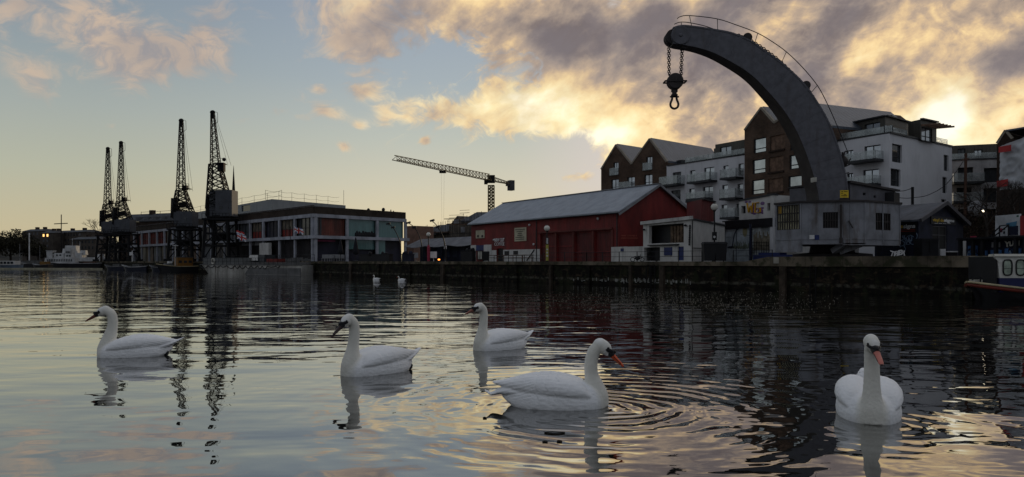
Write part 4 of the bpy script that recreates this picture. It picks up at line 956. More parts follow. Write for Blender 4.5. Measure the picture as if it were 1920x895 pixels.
# ---------------------------------------------------------------- low buildings between shed and crane
def graffiti_house():
    root = thing('graffiti_building', P(1410, 490, 66), 'white flat-roofed building with orange graffiti letters over a painted mural', 'building')
    W = Wall((1360, 69), (1452, 63.5)); V = Wall(W.B, G(1500, 66)); mb = MB(); zt = W.uz(1452, 366)[1]; zm = W.uz(1405, 412)[1]
    w2 = [(1390, 386.5, 1398, 400.5), (1438.5, 381, 1447, 395), ]; hs = [W.rect(*r) for r in w2]
    ua = W.u(1386)
    W.block(mb, [(ua, zm), (W.L, zm), (W.L, zt), (ua, zt - .25)], hs, 0, 3, .3)
    h3 = [V.rect(1457, 370, 1474, 385)]
    V.block(mb, [(0, 2), (V.L, 2), (V.L, zt - .45), (0, zt)], h3, 0, .4, .3)
    X = Wall((1492, 64), (1520, 61)); X.block(mb, [(0, 2), (X.L, 2), (X.L, X.uz(1510, 354)[1]), (0, X.uz(1510, 354)[1])], [X.rect(1501, 368, 1510, 379)], 0, 4)
    mb.build('wall', WRENDER_D, root)
    for h in hs: m = MB(); W.slab(m, h[0], h[1], h[2], h[3], -.3, -.25); m.build('boarded_window', BLACK, root)
    m = MB(); V.slab(m, *(lambda e: (e[0], e[1], e[2], e[3]))(h3[0]), -.3, -.25); e = X.rect(1501, 368, 1510, 379); X.slab(m, e[0], e[1], e[2], e[3], -.3, -.2); m.build('boarded_window', BLACK, root)
    m = MB(); W.slab(m, ua - .1, zt - .02, W.L + .1, zt + .12, -3, .12) if False else m.bar(W.p(ua, zt - .15, 0), W.p(W.L, zt + .07, 0), .2, .14); m.bar(V.p(0, zt + .07, 0), V.p(V.L, zt - .4, 0), .2, .14); m.build('parapet', FRAME, root)
    # dark fascia beam and posts round the mural panels
    m = MB(); u0 = W.u(1358); W.slab(m, u0, zm - .75, W.L, zm, -.2, .25)
    for px in (1359.5, 1410): u = W.u(px); W.slab(m, u - .12, 1.9, u + .12, zm - .7, .0, .2)
    m.build('fascia_beam', BLACK, root)
    m = MB(); e = W.rect(1450, 400, 1453, 491.5); W.slab(m, e[0] - .2, 2, W.L + .05, zm, .0, .2); m.build('pillar', WRENDER, root)
    MUR = pmat('mural_sky', (.38, .43, .46), .8, var=.35, vscale=.9, stain=.45, staincol=(.13, .15, .14)); MUR2 = pmat('mural_faded', (.31, .34, .35), .8, var=.5, vscale=1.2, stain=.5, staincol=(.16, .14, .10))
    for r, mt in (((1361, 420, 1408, 489), MUR), ((1412, 414, 1449, 489), MUR2)):
        e = W.rect(*r); m = MB(); W.slab(m, e[0], 1.95, e[2], zm - .72, .02, .08); q = m.build('mural_panel', mt, root)
        s = MB()
        if r[0] < 1400:
            pts = [(1375, 463), (1377, 450), (1379, 440), (1382, 433), (1386, 429)]
            for a, b in zip(pts, pts[1:]): s.bar(W.at(*a, .09), W.at(*b, .09), .16, .02)
            s.bar(W.at(1382.3, 488, .09), W.at(1382.3, 420, .09), .07, .02); s.bar(W.at(1363, 445, .09), W.at(1372, 445, .09), .04, .02); s.bar(W.at(1390, 440, .09), W.at(1407, 442, .09), .04, .02)
            s.ell(W.at(1372, 464, .09), (.5, .02, .12), Matrix.Rotation(math.atan2(W.d.y, W.d.x), 3, 'Z'), 10, 6)
            s.build('painted_crane', pmat('mural_ink', (.03, .035, .05), .8), q)
            s = MB(); s.ell(W.at(1398, 434, .085), (.30, .025, .50), Matrix.Rotation(math.atan2(W.d.y, W.d.x), 3, 'Z'), 16, 8); s.build('painted_balloon', pmat('mural_ochre', (.33, .30, .17), .8, var=.3), q)
            random.seed(4); s = MB()
            for k in range(26): px = 1376 + k * 1.2; s.bar(W.at(px, 466 + random.uniform(-1, 2), .09), W.at(px + .2, 466 - random.uniform(3, 14), .09), .07, .02)
            s.build('painted_town', pmat('mural_green', (.16, .18, .12), .8, var=.5), q)
        else:
            random.seed(9); s = MB()
            for k in range(14): px = 1414 + k * 2.5; e2 = W.rect(px, 470, px + 2.4, 438 + random.uniform(-4, 10)); W.slab(s, e2[0], e2[1], e2[2], e2[3], .08, .09)
            s.build('painted_town', pmat('mural_buff', (.17, .15, .11), .8, var=.4, vscale=3), q)
    # fence grid in front of the second panel, blue base
    m = MB()
    for k in range(9): px = 1413 + k * 4.6; m.bar(W.at(px, 478, .5), W.at(px, 453, .5), .035, .035)
    for py in (455, 461, 467, 473): m.bar(W.at(1413, py, .5), W.at(1450, py, .5), .035, .035)
    solo(m, 'mesh_fence', SILH, 'dark wire mesh fence panel in front of the faded right mural', 'fence', W.at(1430, 478, .5))
    m = MB(); w = Wall((1412, 58), (1500, 55)); w.slab(m, 0, 1.98, w.L, w.uz(1440, 478)[1], -1.2, 0); w.slab(m, .4, w.uz(1440, 478)[1], 2.2, w.uz(1440, 474)[1], -1.1, -.1)
    solo(m, 'blue_container', BLUEP, 'low dark blue container beneath the mural beside the crane', 'container', w.p(0, 1.98))
    # graffiti letters
    OR = pmat('graffiti_orange', (.60, .32, .02), .7, var=.2); PU = pmat('graffiti_purple', (.16, .09, .20), .8, var=.3)
    s = MB(); e = W.rect(1397, 377, 1432, 403); random.seed(2)
    for k in range(14):
        px, py = random.uniform(1398, 1431), random.uniform(378, 401); s.ell(W.at(px, py, .0), (random.uniform(.12, .3), .03, random.uniform(.08, .2)), Matrix.Rotation(math.atan2(W.d.y, W.d.x), 3, 'Z'), 10, 6)
    s.build('graffiti_shadow', PU, root)
    s = MB()
    for a, b in (((1402, 381), (1405, 399)), ((1405, 399), (1408.5, 386)), ((1408.5, 386), (1411.5, 399)), ((1411.5, 399), (1413, 380)), ((1417.5, 381), (1417, 399)), ((1416, 381), (1424, 380)), ((1419, 399), (1427, 398)), ((1427, 398), (1427, 390)), ((1427, 390), (1422, 391))):
        s.bar(W.at(*a, .05), W.at(*b, .05), .22, .04)
    s.build('graffiti_letters', OR, root)
    # mast with lamp by the mural
graffiti_house()
# ---------------------------------------------------------------- the big curved steam crane
def steam_crane():
    D0 = 50.0
    root = thing('steam_crane', P(1545, 481, D0), 'big grey riveted crane with curved jib and hanging hook above a windowed cabin', 'crane')
    IRON = pmat('grey_painted_iron', (.10, .10, .115), .55, var=.16, vscale=2.2, stain=.5, staincol=(.060, .050, .046), bump=.3, bscale=16)
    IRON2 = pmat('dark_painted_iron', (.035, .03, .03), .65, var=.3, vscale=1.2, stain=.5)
    IRONL = pmat('pale_grey_plate', (.19, .195, .215), .65, var=.25, vscale=1.0, stain=.8, staincol=(.085, .065, .052), bump=.3, bscale=10)
    outer = [(1262, 51), (1278, 47), (1300, 48.5), (1337, 54), (1373, 61), (1409, 76), (1430, 94 - 3), (1465, 116), (1507, 155), (1537, 197), (1558, 236), (1575, 283), (1585, 322), (1590, 352), (1591, 383)]
    inner = [(1262, 82), (1272, 84), (1290, 86), (1315, 91.5), (1346, 103), (1386, 125), (1409, 141), (1430, 161), (1465, 201), (1490, 239), (1507, 276), (1520, 312), (1529, 342), (1534, 362), (1536, 383)]
    No = [P(x, y, D0) for x, y in outer]; Ni = [P(x, y, D0) for x, y in inner]
    n = 56
    def res(pts): 
        q = spl([tuple(p) for p in pts], 12); L = [0]
        for a, b in zip(q, q[1:]): L.append(L[-1] + (Vector(b) - Vector(a)).length)
        out = []
        for k in range(n + 1):
            t = L[-1] * k / n; i = max(j for j in range(len(L)) if L[j] <= t + 1e-9); i = min(i, len(q) - 2)
            f = (t - L[i]) / max(1e-9, L[i + 1] - L[i]); out.append(Vector(q[i]).lerp(Vector(q[i + 1]), f))
        return out
    O, I = res(No), res(Ni)
    def w(k): return 1.0 + 1.05 * (k / n) ** .8
    Y = Vector((0, 1, 0)); mb = MB()
    rings = []
    for k in range(n + 1):
        o, i = O[k], I[k]; W_ = w(k)
        rings.append([o, o + Y * W_, i + Y * W_, i])
    mb.loft(rings); jib = mb.build('jib', [IRON], root)
    # underside and back plates in a darker tone, edge angles, butt straps with rivets
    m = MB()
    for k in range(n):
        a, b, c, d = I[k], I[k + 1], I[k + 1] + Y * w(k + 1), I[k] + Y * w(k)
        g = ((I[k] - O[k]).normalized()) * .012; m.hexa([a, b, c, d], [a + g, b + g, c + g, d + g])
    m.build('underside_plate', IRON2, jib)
    m = MB()
    for k in range(n):
        for E, s_ in ((O, 1), (I, -1)):
            c = (I[k] - O[k]).normalized() * .11 * s_; c2 = (I[k + 1] - O[k + 1]).normalized() * .11 * s_
            for y0, dy in ((0, -.03), (w(k), .03)):
                f = Y * (y0 if y0 == 0 else w(k)); f2 = Y * (y0 if y0 == 0 else w(k + 1))
                q = [E[k] + f, E[k + 1] + f2, E[k + 1] + f2 + c2, E[k] + f + c]; m.hexa(q, [v + Y * dy for v in q])
        # top flange overhang
    m.build('edge_angle', IRON, jib)
    m = MB(); rv = MB()
    for k in (8, 14, 20, 26, 31, 36, 41, 46, 50):
        o, i = O[k], I[k]; t = (O[k + 1] - O[k - 1]).normalized() * .10
        q = [o - t, o + t, i + t, i - t]; m.hexa([v + Y * 0 for v in q], [v - Y * .018 for v in q])
        for s_ in (-.055, .055):
            for j in range(2, 15): p = o.lerp(i, j / 16) + t.normalized() * s_ - Y * .022; rv.ell(p, (.02, .012, .02), None, 6, 4)
    for k in range(1, n):
        for E, s_ in ((O, 1), (I, -1)):
            for f in (0, .5): p = E[k].lerp(E[min(n, k + 1)], f) + (I[k] - O[k]).normalized() * .055 * s_ - Y * .032; rv.ell(p, (.018, .012, .018), None, 6, 4)
    m.build('butt_strap', IRON, jib); rv.build('rivets', IRON, jib)
    # head with cheek plates and sheaves
    hc = P(1276, 66.5, D0 - .03); m = MB(); m.lathe(hc, [(.02, -.10), (.60, -.10), (.62, -.06), (.62, 1.12), (.60, 1.16), (.02, 1.16)], 32, 'Y'); hd = m.build('head_cheek', IRON, root, 'auto')
    m = MB()
    for rr in (.52,):
        for j in range(16): a = 2 * math.pi * j / 16; m.ell(hc + Vector((rr * math.cos(a), -.11, rr * math.sin(a))), (.025, .015, .025), None, 6, 4)
    m.ell(hc + Vector((0, -.1, 0)), (.14, .08, .14), None, 12, 8); m.build('rivets', IRON, hd)
    m = MB(); sc = P(1263, 68, D0 + .1); m.lathe(sc, [(.1, .05), (.50, .05), (.42, .15), (.42, .3), (.50, .4), (.50, .5), (.42, .6), (.42, .8), (.50, .9), (.1, .9)], 28, 'Y'); m.build('head_sheave', IRON2, root, 'auto')
    m = MB(); q = P(1282, 88, D0 + .5); m.box(q, (.35, .7, .32)); m.build('chain_anchor', IRON2, root)
    # chains: real links
    def chain(a, b, r=.045, wd=.075, ln=.20):
        m = MB(); a, b = Vector(a), Vector(b); d = b - a; N = max(1, int(d.length / (ln * .72))); t = d.normalized()
        s0 = Vector((1, 0, 0)) if abs(t.x) < .8 else Vector((0, 0, 1)); s1 = t.cross(s0).normalized(); s0 = s1.cross(t).normalized()
        for k in range(N):
            c = a + d * ((k + .5) / N); sd = s0 if k % 2 else s1
            m.tube([c + t * (ln / 2 * math.cos(x)) + sd * (wd * math.sin(x)) for x in [2 * math.pi * j / 8 for j in range(8)]], r * .55, 5, closed=True)
        return m
    for px, dy in ((1254.5, .3), (1259.5, .7), (1280, .35), (1285, .75)):
        x1 = 1255.5 if px < 1257 else 1259.5 if px < 1270 else px - 2 if px < 1283 else px - 2.5
        chain(P(px, 84, D0) + Y * dy, P(x1, 139, D0) + Y * dy).build('chain', IRON2, root)
    # hook block
    bc = P(1268.5, 150, D0) + Y * .5; m = MB()
    m.lathe(bc + Vector((0, -.3, 0)), [(.05, -.02), (.48, 0), (.54, .06), (.54, .2), (.46, .24), (.46, .34), (.54, .4), (.54, .54), (.48, .6), (.05, .62)], 28, 'Y')
    blk = m.build('hook_block', IRON2, root, 'auto')
    m = MB(); m.bar(bc + Vector((-.72, -.34, -.02)), bc + Vector((.72, -.34, -.02)), .07, .09); m.bar(bc + Vector((-.72, .34, -.02)), bc + Vector((.72, .34, -.02)), .07, .09); m.ell(bc + Vector((0, -.33, 0)), (.12, .06, .12), None, 10, 6)
    for s_ in (-.7, .7): m.bar(bc + Vector((s_, -.36, -.02)), bc + Vector((s_, .36, -.02)), .10, .07)
    m.build('cross_bar', IRON2, blk)
    m = MB(); s0 = P(1267.5, 162, D0) + Y * .5; s1 = P(1267.5, 178, D0) + Y * .5
    m.lathe(s1, [(.02, -.02), (.20, 0), (.24, .10), (.16, .18), (.17, .42), (.12, .5), (.02, .6)], 16); m.bar(s0 + Vector((-.16, 0, .1)), s1 + Vector((-.16, 0, .3)), .09, .2); m.bar(s0 + Vector((.16, 0, .1)), s1 + Vector((.16, 0, .3)), .09, .2)
    m.bar(s1 + Vector((-.30, 0, -.02)), s1 + Vector((.30, 0, -.02)), .12, .12, 8); m.build('swivel', IRON2, blk, 'auto')
    m = MB(); c = P(1267.5, 192, D0) + Y * .5
    pts = [c + Vector((.15, 0, .46)), c + Vector((.16, 0, .30)), c + Vector((.24, 0, .10)), c + Vector((.27, 0, -.06)), c + Vector((.20, 0, -.24)), c + Vector((0, 0, -.33)), c + Vector((-.20, 0, -.24)), c + Vector((-.27, 0, -.06)), c + Vector((-.24, 0, .10)), c + Vector((-.16, 0, .30)), c + Vector((-.15, 0, .46))]
    pts = [Vector(q) for q in spl([tuple(q) for q in pts], 4)]; m.tube(pts, .075, 10); m.build('shackle', IRON2, blk, 'auto')
    # rollers, chain lying over the back, handrails
    for px, py, r in ((1404.5, 68, .30), (1515, 158, .28)):
        m = MB(); c = P(px, py, D0); m.lathe(c + Y * .2, [(.04, 0), (r, .02), (r * 1.05, .1), (r * .8, .18), (r * .8, .8), (r * 1.05, .88), (r, .95), (.04, .97)], 22, 'Y'); m.box(c + Vector((.02, .15, -.2)), (.3, .08, .35)); m.box(c + Vector((.02, 1.25, -.2)), (.3, .08, .35)); m.build('chain_roller', IRON2, root, 'auto')
    for pts in ([(1372, 58), (1398, 63)], [(1409, 69), (1432, 83), (1466, 108), (1506, 147)], [(1521, 163), (1532, 180), (1541, 197)]):
        for a, b in zip(pts, pts[1:]): chain(P(*a, D0) + Y * .6, P(*b, D0) + Y * .6, .06, .10, .22).build('deck_chain', IRON2, root)
    for y_, top in ((0.05, [(1270, 35), (1276, 31), (1293, 29), (1344, 35), (1382, 47), (1421, 62), (1450, 79), (1476, 98), (1505, 126), (1533, 160), (1552, 195), (1572, 240), (1590, 285)]), (1.1, [(1271, 36), (1282, 32), (1300, 33), (1335, 41), (1372, 56), (1398, 66), (1428, 84), (1462, 108), (1500, 143), (1526, 178), (1542, 210)])):
        m = MB(); P_ = [Vector(q) for q in spl([tuple(P(x, y, D0) + Y * y_) for x, y in top], 4)]; m.tube(P_, .028, 6)
        for px, py, qx, qy in (((1293, 29, 1297, 48), (1345.5, 35, 1346, 55), (1421.5, 61.5, 1416, 79), (1475, 97, 1466, 117), (1533, 160, 1523, 172)) if y_ < 1 else ((1284.5, 33, 1284.5, 48), (1335, 41, 1334, 54))): m.bar(P(px, py, D0) + Y * y_, P(qx, qy, D0) + Y * y_, .045, .045, 6)
        m.build('handrail', BLACK, root)
    # bits fixed to the back of the jib low down: lamp bracket, rungs, small winch box
    m = MB(); c = P(1590, 300, D0) + Y * .8; m.ell(c, (.36, .3, .40), None, 14, 9); m.bar(P(1587, 283, D0) + Y * .6, P(1589, 318, D0) + Y * .6, .1, .1)
    for a, b in (((1586, 296), (1589, 283)), ((1589, 283), (1600, 281)), ((1596, 302), (1600, 296)), ((1588, 312), (1599, 307)), ((1588, 325), (1597, 322)), ((1586, 337), (1592, 333)), ((1570, 268), (1578, 286)), ((1565, 270), (1570, 268))): m.bar(P(*a, D0) + Y * .4, P(*b, D0) + Y * .4, .07, .07)
    m.build('lamp_bracket', IRON2, root)
    m = MB(); e = [P(1512.5, 335, D0 - .4), P(1529, 332, D0 - .4), P(1529, 340.5, D0 - .4), P(1512.5, 343, D0 - .4)]; 
    e = [P(1520, 334, D0 - .03), P(1531, 332.5, D0 - .03), P(1531, 341, D0 - .03), P(1520, 342.5, D0 - .03)]; m.hexa(e, [v - Y * .03 for v in e]); m.build('maker_plate', CREAM, root)
    # ---- cabin: faceted plan
    cab = thing_plan = [G(1455, 51.0), G(1502, 49.2), G(1574, 48.4), G(1580, 48.4), G(1623, 48.4), G(1688, 50.5)]
    ztop = P(1540, 380, 49)[2]; zb = P(1540, 456.5, 48.6)[2]; zlow = P(1478, 473, 50)[2]
    Ws = [Wall(cab[0], cab[1]), Wall(cab[1], cab[3]), Wall(cab[3], cab[4]), Wall(cab[4], cab[5])]
    back = [G(1676, 55.5), G(1600, 57), G(1480, 56)]
    m = MB()
    h1 = Ws[1].rect(1543, 398, 1571.5, 428); h4 = Ws[3].rect(1642, 400, 1670, 432); h0 = Ws[0].rect(1457, 385, 1502, 431)
    zbs = [zlow, zb, zb - .12, zb - .12]
    for w_, h, z0 in zip(Ws, ([h0], [h1], [], [h4]), zbs): w_.block(m, [(0, z0), (w_.L, z0), (w_.L, ztop), (0, ztop)], h, 0, .14, .12)
    pl = [c for c in cab] + back
    bw = [Wall(cab[5], back[0]), Wall(back[0], back[1]), Wall(back[1], back[2]), Wall(back[2], cab[0])]
    for w_ in bw: w_.sheet(m, [(0, zb), (w_.L, zb), (w_.L, ztop), (0, ztop)])
    m.prism([(q.x * .999, q.y) for q in pl], zb - .06, zb + .02)
    cb = m.build('cabin', IRONL, root)
    m = MB(); oo = [Vector((q.x, q.y)) for q in pl]; cen = sum(oo, Vector((0, 0))) / len(oo); m.prism([(cen.x + (q.x - cen.x) * 1.035, cen.y + (q.y - cen.y) * 1.04) for q in oo], ztop, ztop + .12); m.build('cabin_roof', IRON2, root)
    PANE = pmat('yellowed_panes', (.30, .28, .19), .35, var=.45, vscale=1.6)
    def grid_win(w_, r, nx, ny, glass, extra=None):
        mm = MB(); fw = .06; u0, z0, u1, z1 = r
        for k in range(nx + 1): u = u0 + (u1 - u0) * k / nx; w_.slab(mm, u - fw / 2, z0, u + fw / 2, z1, -.10, -.02 if k in (0, nx, nx // 2) else -.04)
        for k in range(ny + 1): z = z0 + (z1 - z0) * k / ny; w_.slab(mm, u0, z - fw / 2, u1, z + fw / 2, -.095, -.03)
        f = mm.build('window', IRON2, root); g = MB(); w_.slab(g, u0, z0, u1, z1, -.12, -.10); g.build('pane', glass, f); return f
    f = grid_win(Ws[0], h0, 10, 3, PANE); m = MB(); e = Ws[0].rect(1459, 387.5, 1463.5, 401); Ws[0].slab(m, e[0], e[1], e[2], e[3], -.09, -.06); m.build('orange_sticker', pmat('orange_sticker', (.50, .28, .02), .7), f)
    grid_win(Ws[1], h1, 6, 2, pmat('sooty_pane', (.012, .012, .012), .55, spec=.15)); grid_win(Ws[3], h4, 6, 2, MATS['sooty_pane'])
    # skirts, pipe, seams, brackets
    m = MB()
    Ws[0].slab(m, 0, zlow, Ws[0].L, P(1478, 449, 50)[2], .02, .05)
    for w_, pxs in ((Ws[0], (1455.5, 1501.5)), (Ws[1], (1518, 1533, 1574.5)), (Ws[2], (1583, 1595, 1622)), (Ws[3], (1655, 1687))):
        for px in pxs: u = w_.u(px); w_.slab(m, u - .06, zb, u + .06, ztop, .0, .03)
    for w_ in Ws[1:]: w_.slab(m, 0, zb + .25, w_.L, zb + .33, 0, .035)
    Ws[0].slab(m, 0, zb + .25, Ws[0].L, zb + .33, .05, .08)
    m.build('seam_strap', IRONL, cb)
    m = MB(); m.bar(Ws[1].at(1576.5, 384, .12), Ws[1].at(1576.5, 446, .12), .13, .13, 8); m.bar(Ws[1].at(1576.5, 446, .12), Ws[1].at(1576.5, 456, .12), .22, .22, 8); m.bar(Ws[2].at(1590, 414, .1), Ws[2].at(1597, 428, .15), .09, .09, 6); m.build('drain_pipe', IRON2, root)
    m = MB(); e = Ws[1].rect(1517.5, 441, 1527, 448.5); Ws[1].slab(m, e[0], e[1], e[2], e[3], .03, .06); m.build('small_plate', WHITE, root)
    m = MB(); e = Ws[1].rect(1527.4, 441, 1536, 450); Ws[1].slab(m, e[0], e[1], e[2], e[3], .03, .05); m.build('small_panel', BLUEP, root)
    # turntable, pedestal, struts
    m = MB(); cc = Vector((P(1560, 470, 52.5).x, 52.5, 0)); m.lathe(cc, [(.3, 2.25), (2.6, 2.25), (2.6, 2.5), (1.5, 2.6), (1.4, zb), (.3, zb)], 36); m.build('pedestal', IRON2, root, 'auto')
    m = MB(); m.bar(Ws[2].at(1590, 457, -.5), Ws[2].at(1578, 471, -1.2), .5, .35); m.bar(Ws[3].at(1632, 457, -.6), Ws[2].at(1592, 472, -1.4), .5, .4); m.build('strut', IRONL, root)
    # counterweight house
    z1 = zt2 = P(1640, 344, 50)[2]
    V = Wall((1594, 50.2), (1679, 52.6)); m = MB(); zl, zr = V.uz(1594, 342)[1], V.uz(1679, 357)[1] 
    V.block(m, [(0, ztop + .1), (V.L, ztop + .1), (V.L, V.uz(1679, 359)[1]), (0, V.uz(1594, 343)[1])], [V.rect(1618, 361.5, 1623, 366.5), V.rect(1638, 367, 1642.5, 371)], 0, 5, .1)
    hs = m.build('boiler_house', IRON, root)
    m = MB(); m.bar(V.at(1591, 342, .15), V.at(1682, 358.5, .15), .12, .12); q = [V.at(1592, 341.5, .2), V.at(1683, 358.5, .2), V.at(1683, 358.5, -5.1), V.at(1592, 341.5, -5.1)]; q[2].z = q[1].z; q[3].z = q[0].z
    m.hexa(q, [v + Vector((0, 0, .08)) for v in q]); m.build('house_roof', IRON2, hs)
    m = MB(); V2 = Wall((1676.5, 51.6), (1687, 52.4)); V2.slab(m, 0, ztop, V2.L, V2.uz(1680, 361)[1], -1.5, 0); m.build('side_locker', BLACK, root)
    m = MB(); e = [Ws[1].rect(1575.5, 357, 1591, 371)][0]; c = P(1583, 364, 48.9); m.box(c, (.55, .03, .49)); s = m.build('warning_sign', YELLOW, root)
    m = MB()
    for k, (x0, x1) in enumerate(((-.20, -.08), (-.02, .2), (-.2, -.1), (-.02, .12), (-.2, .18))): z = .16 - .08 * (k if k < 2 else k - .5) + (0.08 if k == 1 else 0); m.box(c + Vector(((x0 + x1) / 2, -.02, z)), (x1 - x0, .012, .035))
    m.build('sign_lettering', BLACK, s)
    m = MB(); m.bar(P(1583, 372, 49.1), P(1583, 384, 49.1), .5, .3); m.bar(P(1583, 357, 49.3), P(1583, 372, 49.1), .12, .12); m.build('sign_post', IRON2, root)
steam_crane()

# ---------------------------------------------------------------- lattice cranes by the museum
def lattice(mb, b, bh, t, th, n, r, xbrace=False):
    """four-chord tapering lattice from b to t; bh/th half widths (x, y)"""
    b, t = Vector(b), Vector(t); cs = [(-1, -1), (1, -1), (1, 1), (-1, 1)]
    def c(k, i): f = k / n; ctr = b.lerp(t, f); hx = bh[0] + (th[0] - bh[0]) * f; hy = bh[1] + (th[1] - bh[1]) * f; return ctr + Vector((cs[i][0] * hx, cs[i][1] * hy, 0))
    for i in range(4): mb.bar(c(0, i), c(n, i), r * 1.7, r * 1.7)
    for k in range(n):
        for i in range(4):
            j = (i + 1) % 4
            if k % 2: mb.bar(c(k, i), c(k + 1, j), r, r)
            else: mb.bar(c(k, j), c(k + 1, i), r, r)
            if xbrace: mb.bar(c(k, i), c(k + 1, j), r, r); mb.bar(c(k, j), c(k + 1, i), r, r)
            mb.bar(c(k + 1, i), c(k + 1, j), r * .8, r * .8)
def portal(root, zt, hw, hy, r=.32):
    for sx in (-1, 1):
        for sy in (-1, 1):
            m = MB(); m.bar((sx * hw * 1.08, sy * hy, .1), (sx * hw * .92, sy * hy * .9, zt), r * 1.5, r * 1.5); m.box((sx * hw * 1.08, sy * hy, .25), (1.3, .5, .5)); m.build('portal_leg', SILH, root)
    m = MB()
    for z in (zt * .38, zt * .68):
        for sy in (-1, 1): m.bar((-hw, sy * hy * .95, z), (hw, sy * hy * .95, z), r * .7, r)
        for sx in (-1, 1): m.bar((sx * hw, -hy, z), (sx * hw, hy, z), r * .7, r)
    for sy in (-1, 1):
        for sx in (-1, 1):
            m.bar((sx * hw, sy * hy, zt * .38), (0, sy * hy, zt * .68), r * .6, r * .6); m.bar((sx * hw, sy * hy, zt * .98), (0, sy * hy, zt * .7), r * .6, r * .6); m.bar((sx * hw, sy * hy, .4), (sx * hw * .3, sy * hy, zt * .38), r * .5, r * .5)
    for k in range(10): m.bar((-hw * .2 + k * .0, -hy * 1.02, k * zt / 10), (-hw * .2 + .5, -hy * 1.02, k * zt / 10), .08, .08)
    m.bar((-hw * .2, -hy * 1.02, 0), (-hw * .2, -hy * 1.02, zt), .1, .1); m.bar((-hw * .2 + .5, -hy * 1.02, 0), (-hw * .2 + .5, -hy * 1.02, zt), .1, .1)
    m.build('portal_brace', SILH, root)
    m = MB(); m.box((0, 0, zt * .52), (hw * 1.7, hy * 1.6, .18)); m.box((-.2, 0, zt * .60), (hw * .9, hy, 1.0)); m.box((0, 0, zt + .16), (hw * 2.25, hy * 2.15, .32))
    for sy in (-1, 1):
        m.bar((-hw * 1.12, sy * hy * 1.05, zt + 1.2), (hw * 1.12, sy * hy * 1.05, zt + 1.2), .07, .07)
        for k in range(9): x = -hw * 1.12 + k * hw * 2.24 / 8; m.bar((x, sy * hy * 1.05, zt + .3), (x, sy * hy * 1.05, zt + 1.2), .06, .06)
    m.build('portal_deck', SILH, root)
DCR = pmat('crane_house_paint', (.058, .062, .072), .6, var=.2, stain=.4)
def dock_crane(label, lean, hz=(6.5, 9.7), big=False):
    root = thing('dock_crane', (0, 0, 0), label, 'crane', 'four lattice dock cranes on the museum quay')
    zt = hz[0] - .5; portal(root, zt, 2.2, 2.3)
    m = MB(); m.lathe((0, 0, 0), [(.1, zt), (1.6, zt), (1.6, zt + .9), (.1, zt + .9)], 18); m.build('slew_ring', SILH, root)
    m = MB(); z0, z1 = hz[0] + .25, hz[1]
    if big: m.box((1.1, 0, (z0 + 13.0) / 2), (3.0, 3.0, 13.0 - z0)); m.box((-.9, .2, (z0 + z1) / 2), (1.6, 2.4, z1 - z0))
    else:
        m.box((.45, 0, (z0 + z1) / 2), (3.1, 2.8, z1 - z0 - .1)); m.box((-1.3, -.2, (z0 + z1) / 2 + .1), (.9, 1.8, (z1 - z0) * .8))
    h = m.build('slewing_house', DCR, root)
    m = MB(); m.box((0.2 if not big else .4, 0, z0 - .12), (4.4, 3.4, .2))
    for x in (-2.0, -1.4, -.8): m.bar((x, -1.7, z0), (x, -1.7, z0 + 1), .06, .06)
    m.bar((-2.0, -1.7, z0 + 1), (-.5, -1.7, z0 + 1), .06, .06); m.build('walkway', SILH, root)
    m = MB(); m.box((-1.35, -1.0 if not big else -1.02, (z0 + z1) / 2 + .4), (.6, .06, .8)); m.box((.6, -1.42 if not big else -1.52, z0 + 1.5), (.6, .05, .5)); m.build('cab_window', GLASS_D, h)
    # tower
    tt = 17.8 if big else 13.8; tb = hz[1] - .2 if not big else 8.6
    m = MB()
    if big: lattice(m, (-.1, 0, 9.6), (2.1, 1.4), (-1.0, 0, tt), (.85, .8), 7, .13, True)
    else: lattice(m, (-.35, 0, tb), (1.75, 1.2), (-.75, 0, tt), (.75, .7), 5, .12, True)
    c0 = 9.4 if big else tb
    m.bar((-2.2, 0, c0 - 1.0), (-2.1, 0, c0 + 2.8), .22, 1.2); m.bar((-2.2, -.6, c0 + 1.0), (1.6, -.6, c0 + 1.2), .2, .3); m.bar((-2.4, 0, c0 - .5), (-1.4, 0, c0 - 3.2 if big else c0 - 1.5), .25, .9)
    m.box((-.4, 0, c0 + 1.6), (1.2, .9, .8)); m.build('tower', SILH, root)
    m = MB(); 
    if big: m.box((-.2, 0, tt + .1), (2.0, 1.8, .12)); m.box((.1, 0, tt - .5), (1.2, .9, 1.6)); m.bar((-.9, -.9, tt + 1), (1.1, -.9, tt + 1), .06, .06); m.ell((.6, 0, tt + .9), (.35, .3, .35)); m.bar((-2.2, 0, tt - .2), (-1.4, 0, tt - .1), .15, .15)
    else: m.box((0, 0, tt + .3), (2.1, 1.6, .12)); m.box((.0, 0, tt + .5), (.9, .8, .9)); [m.bar((x, -.8, tt + .3), (x, -.8, tt + 1.2), .06, .06) for x in (-1, -.2, .6, 1.05)]; m.bar((-1, -.8, tt + 1.2), (1.05, -.8, tt + 1.2), .06, .06)
    m.build('tower_platform', SILH, root)
    top = Vector((lean, 0, 27.2)); m = MB(); lattice(m, (-.80 if not big else -.95, 0, tt), (.66 if not big else .75, .6), top, (.24, .24), 17 if not big else 13, .085); m.build('jib', SILH, root)
    m = MB(); m.ell(top + Vector((0, 0, .15)), (.48, .4, .42), None, 12, 8); m.box(top + Vector((-.1, 0, -.6)), (.5, .5, .6)); m.bar(top + Vector((.1, 0, .4)), top + Vector((.9, 0, .1)), .06, .06); m.bar(top + Vector((.9, 0, .1)), top + Vector((.95, 0, -1.6)), .06, .06); m.bar(top + Vector((.95, 0, -1.6)), top + Vector((.2, 0, -2.2)), .06, .06); m.build('jib_head', SILH, root)
    m = MB()
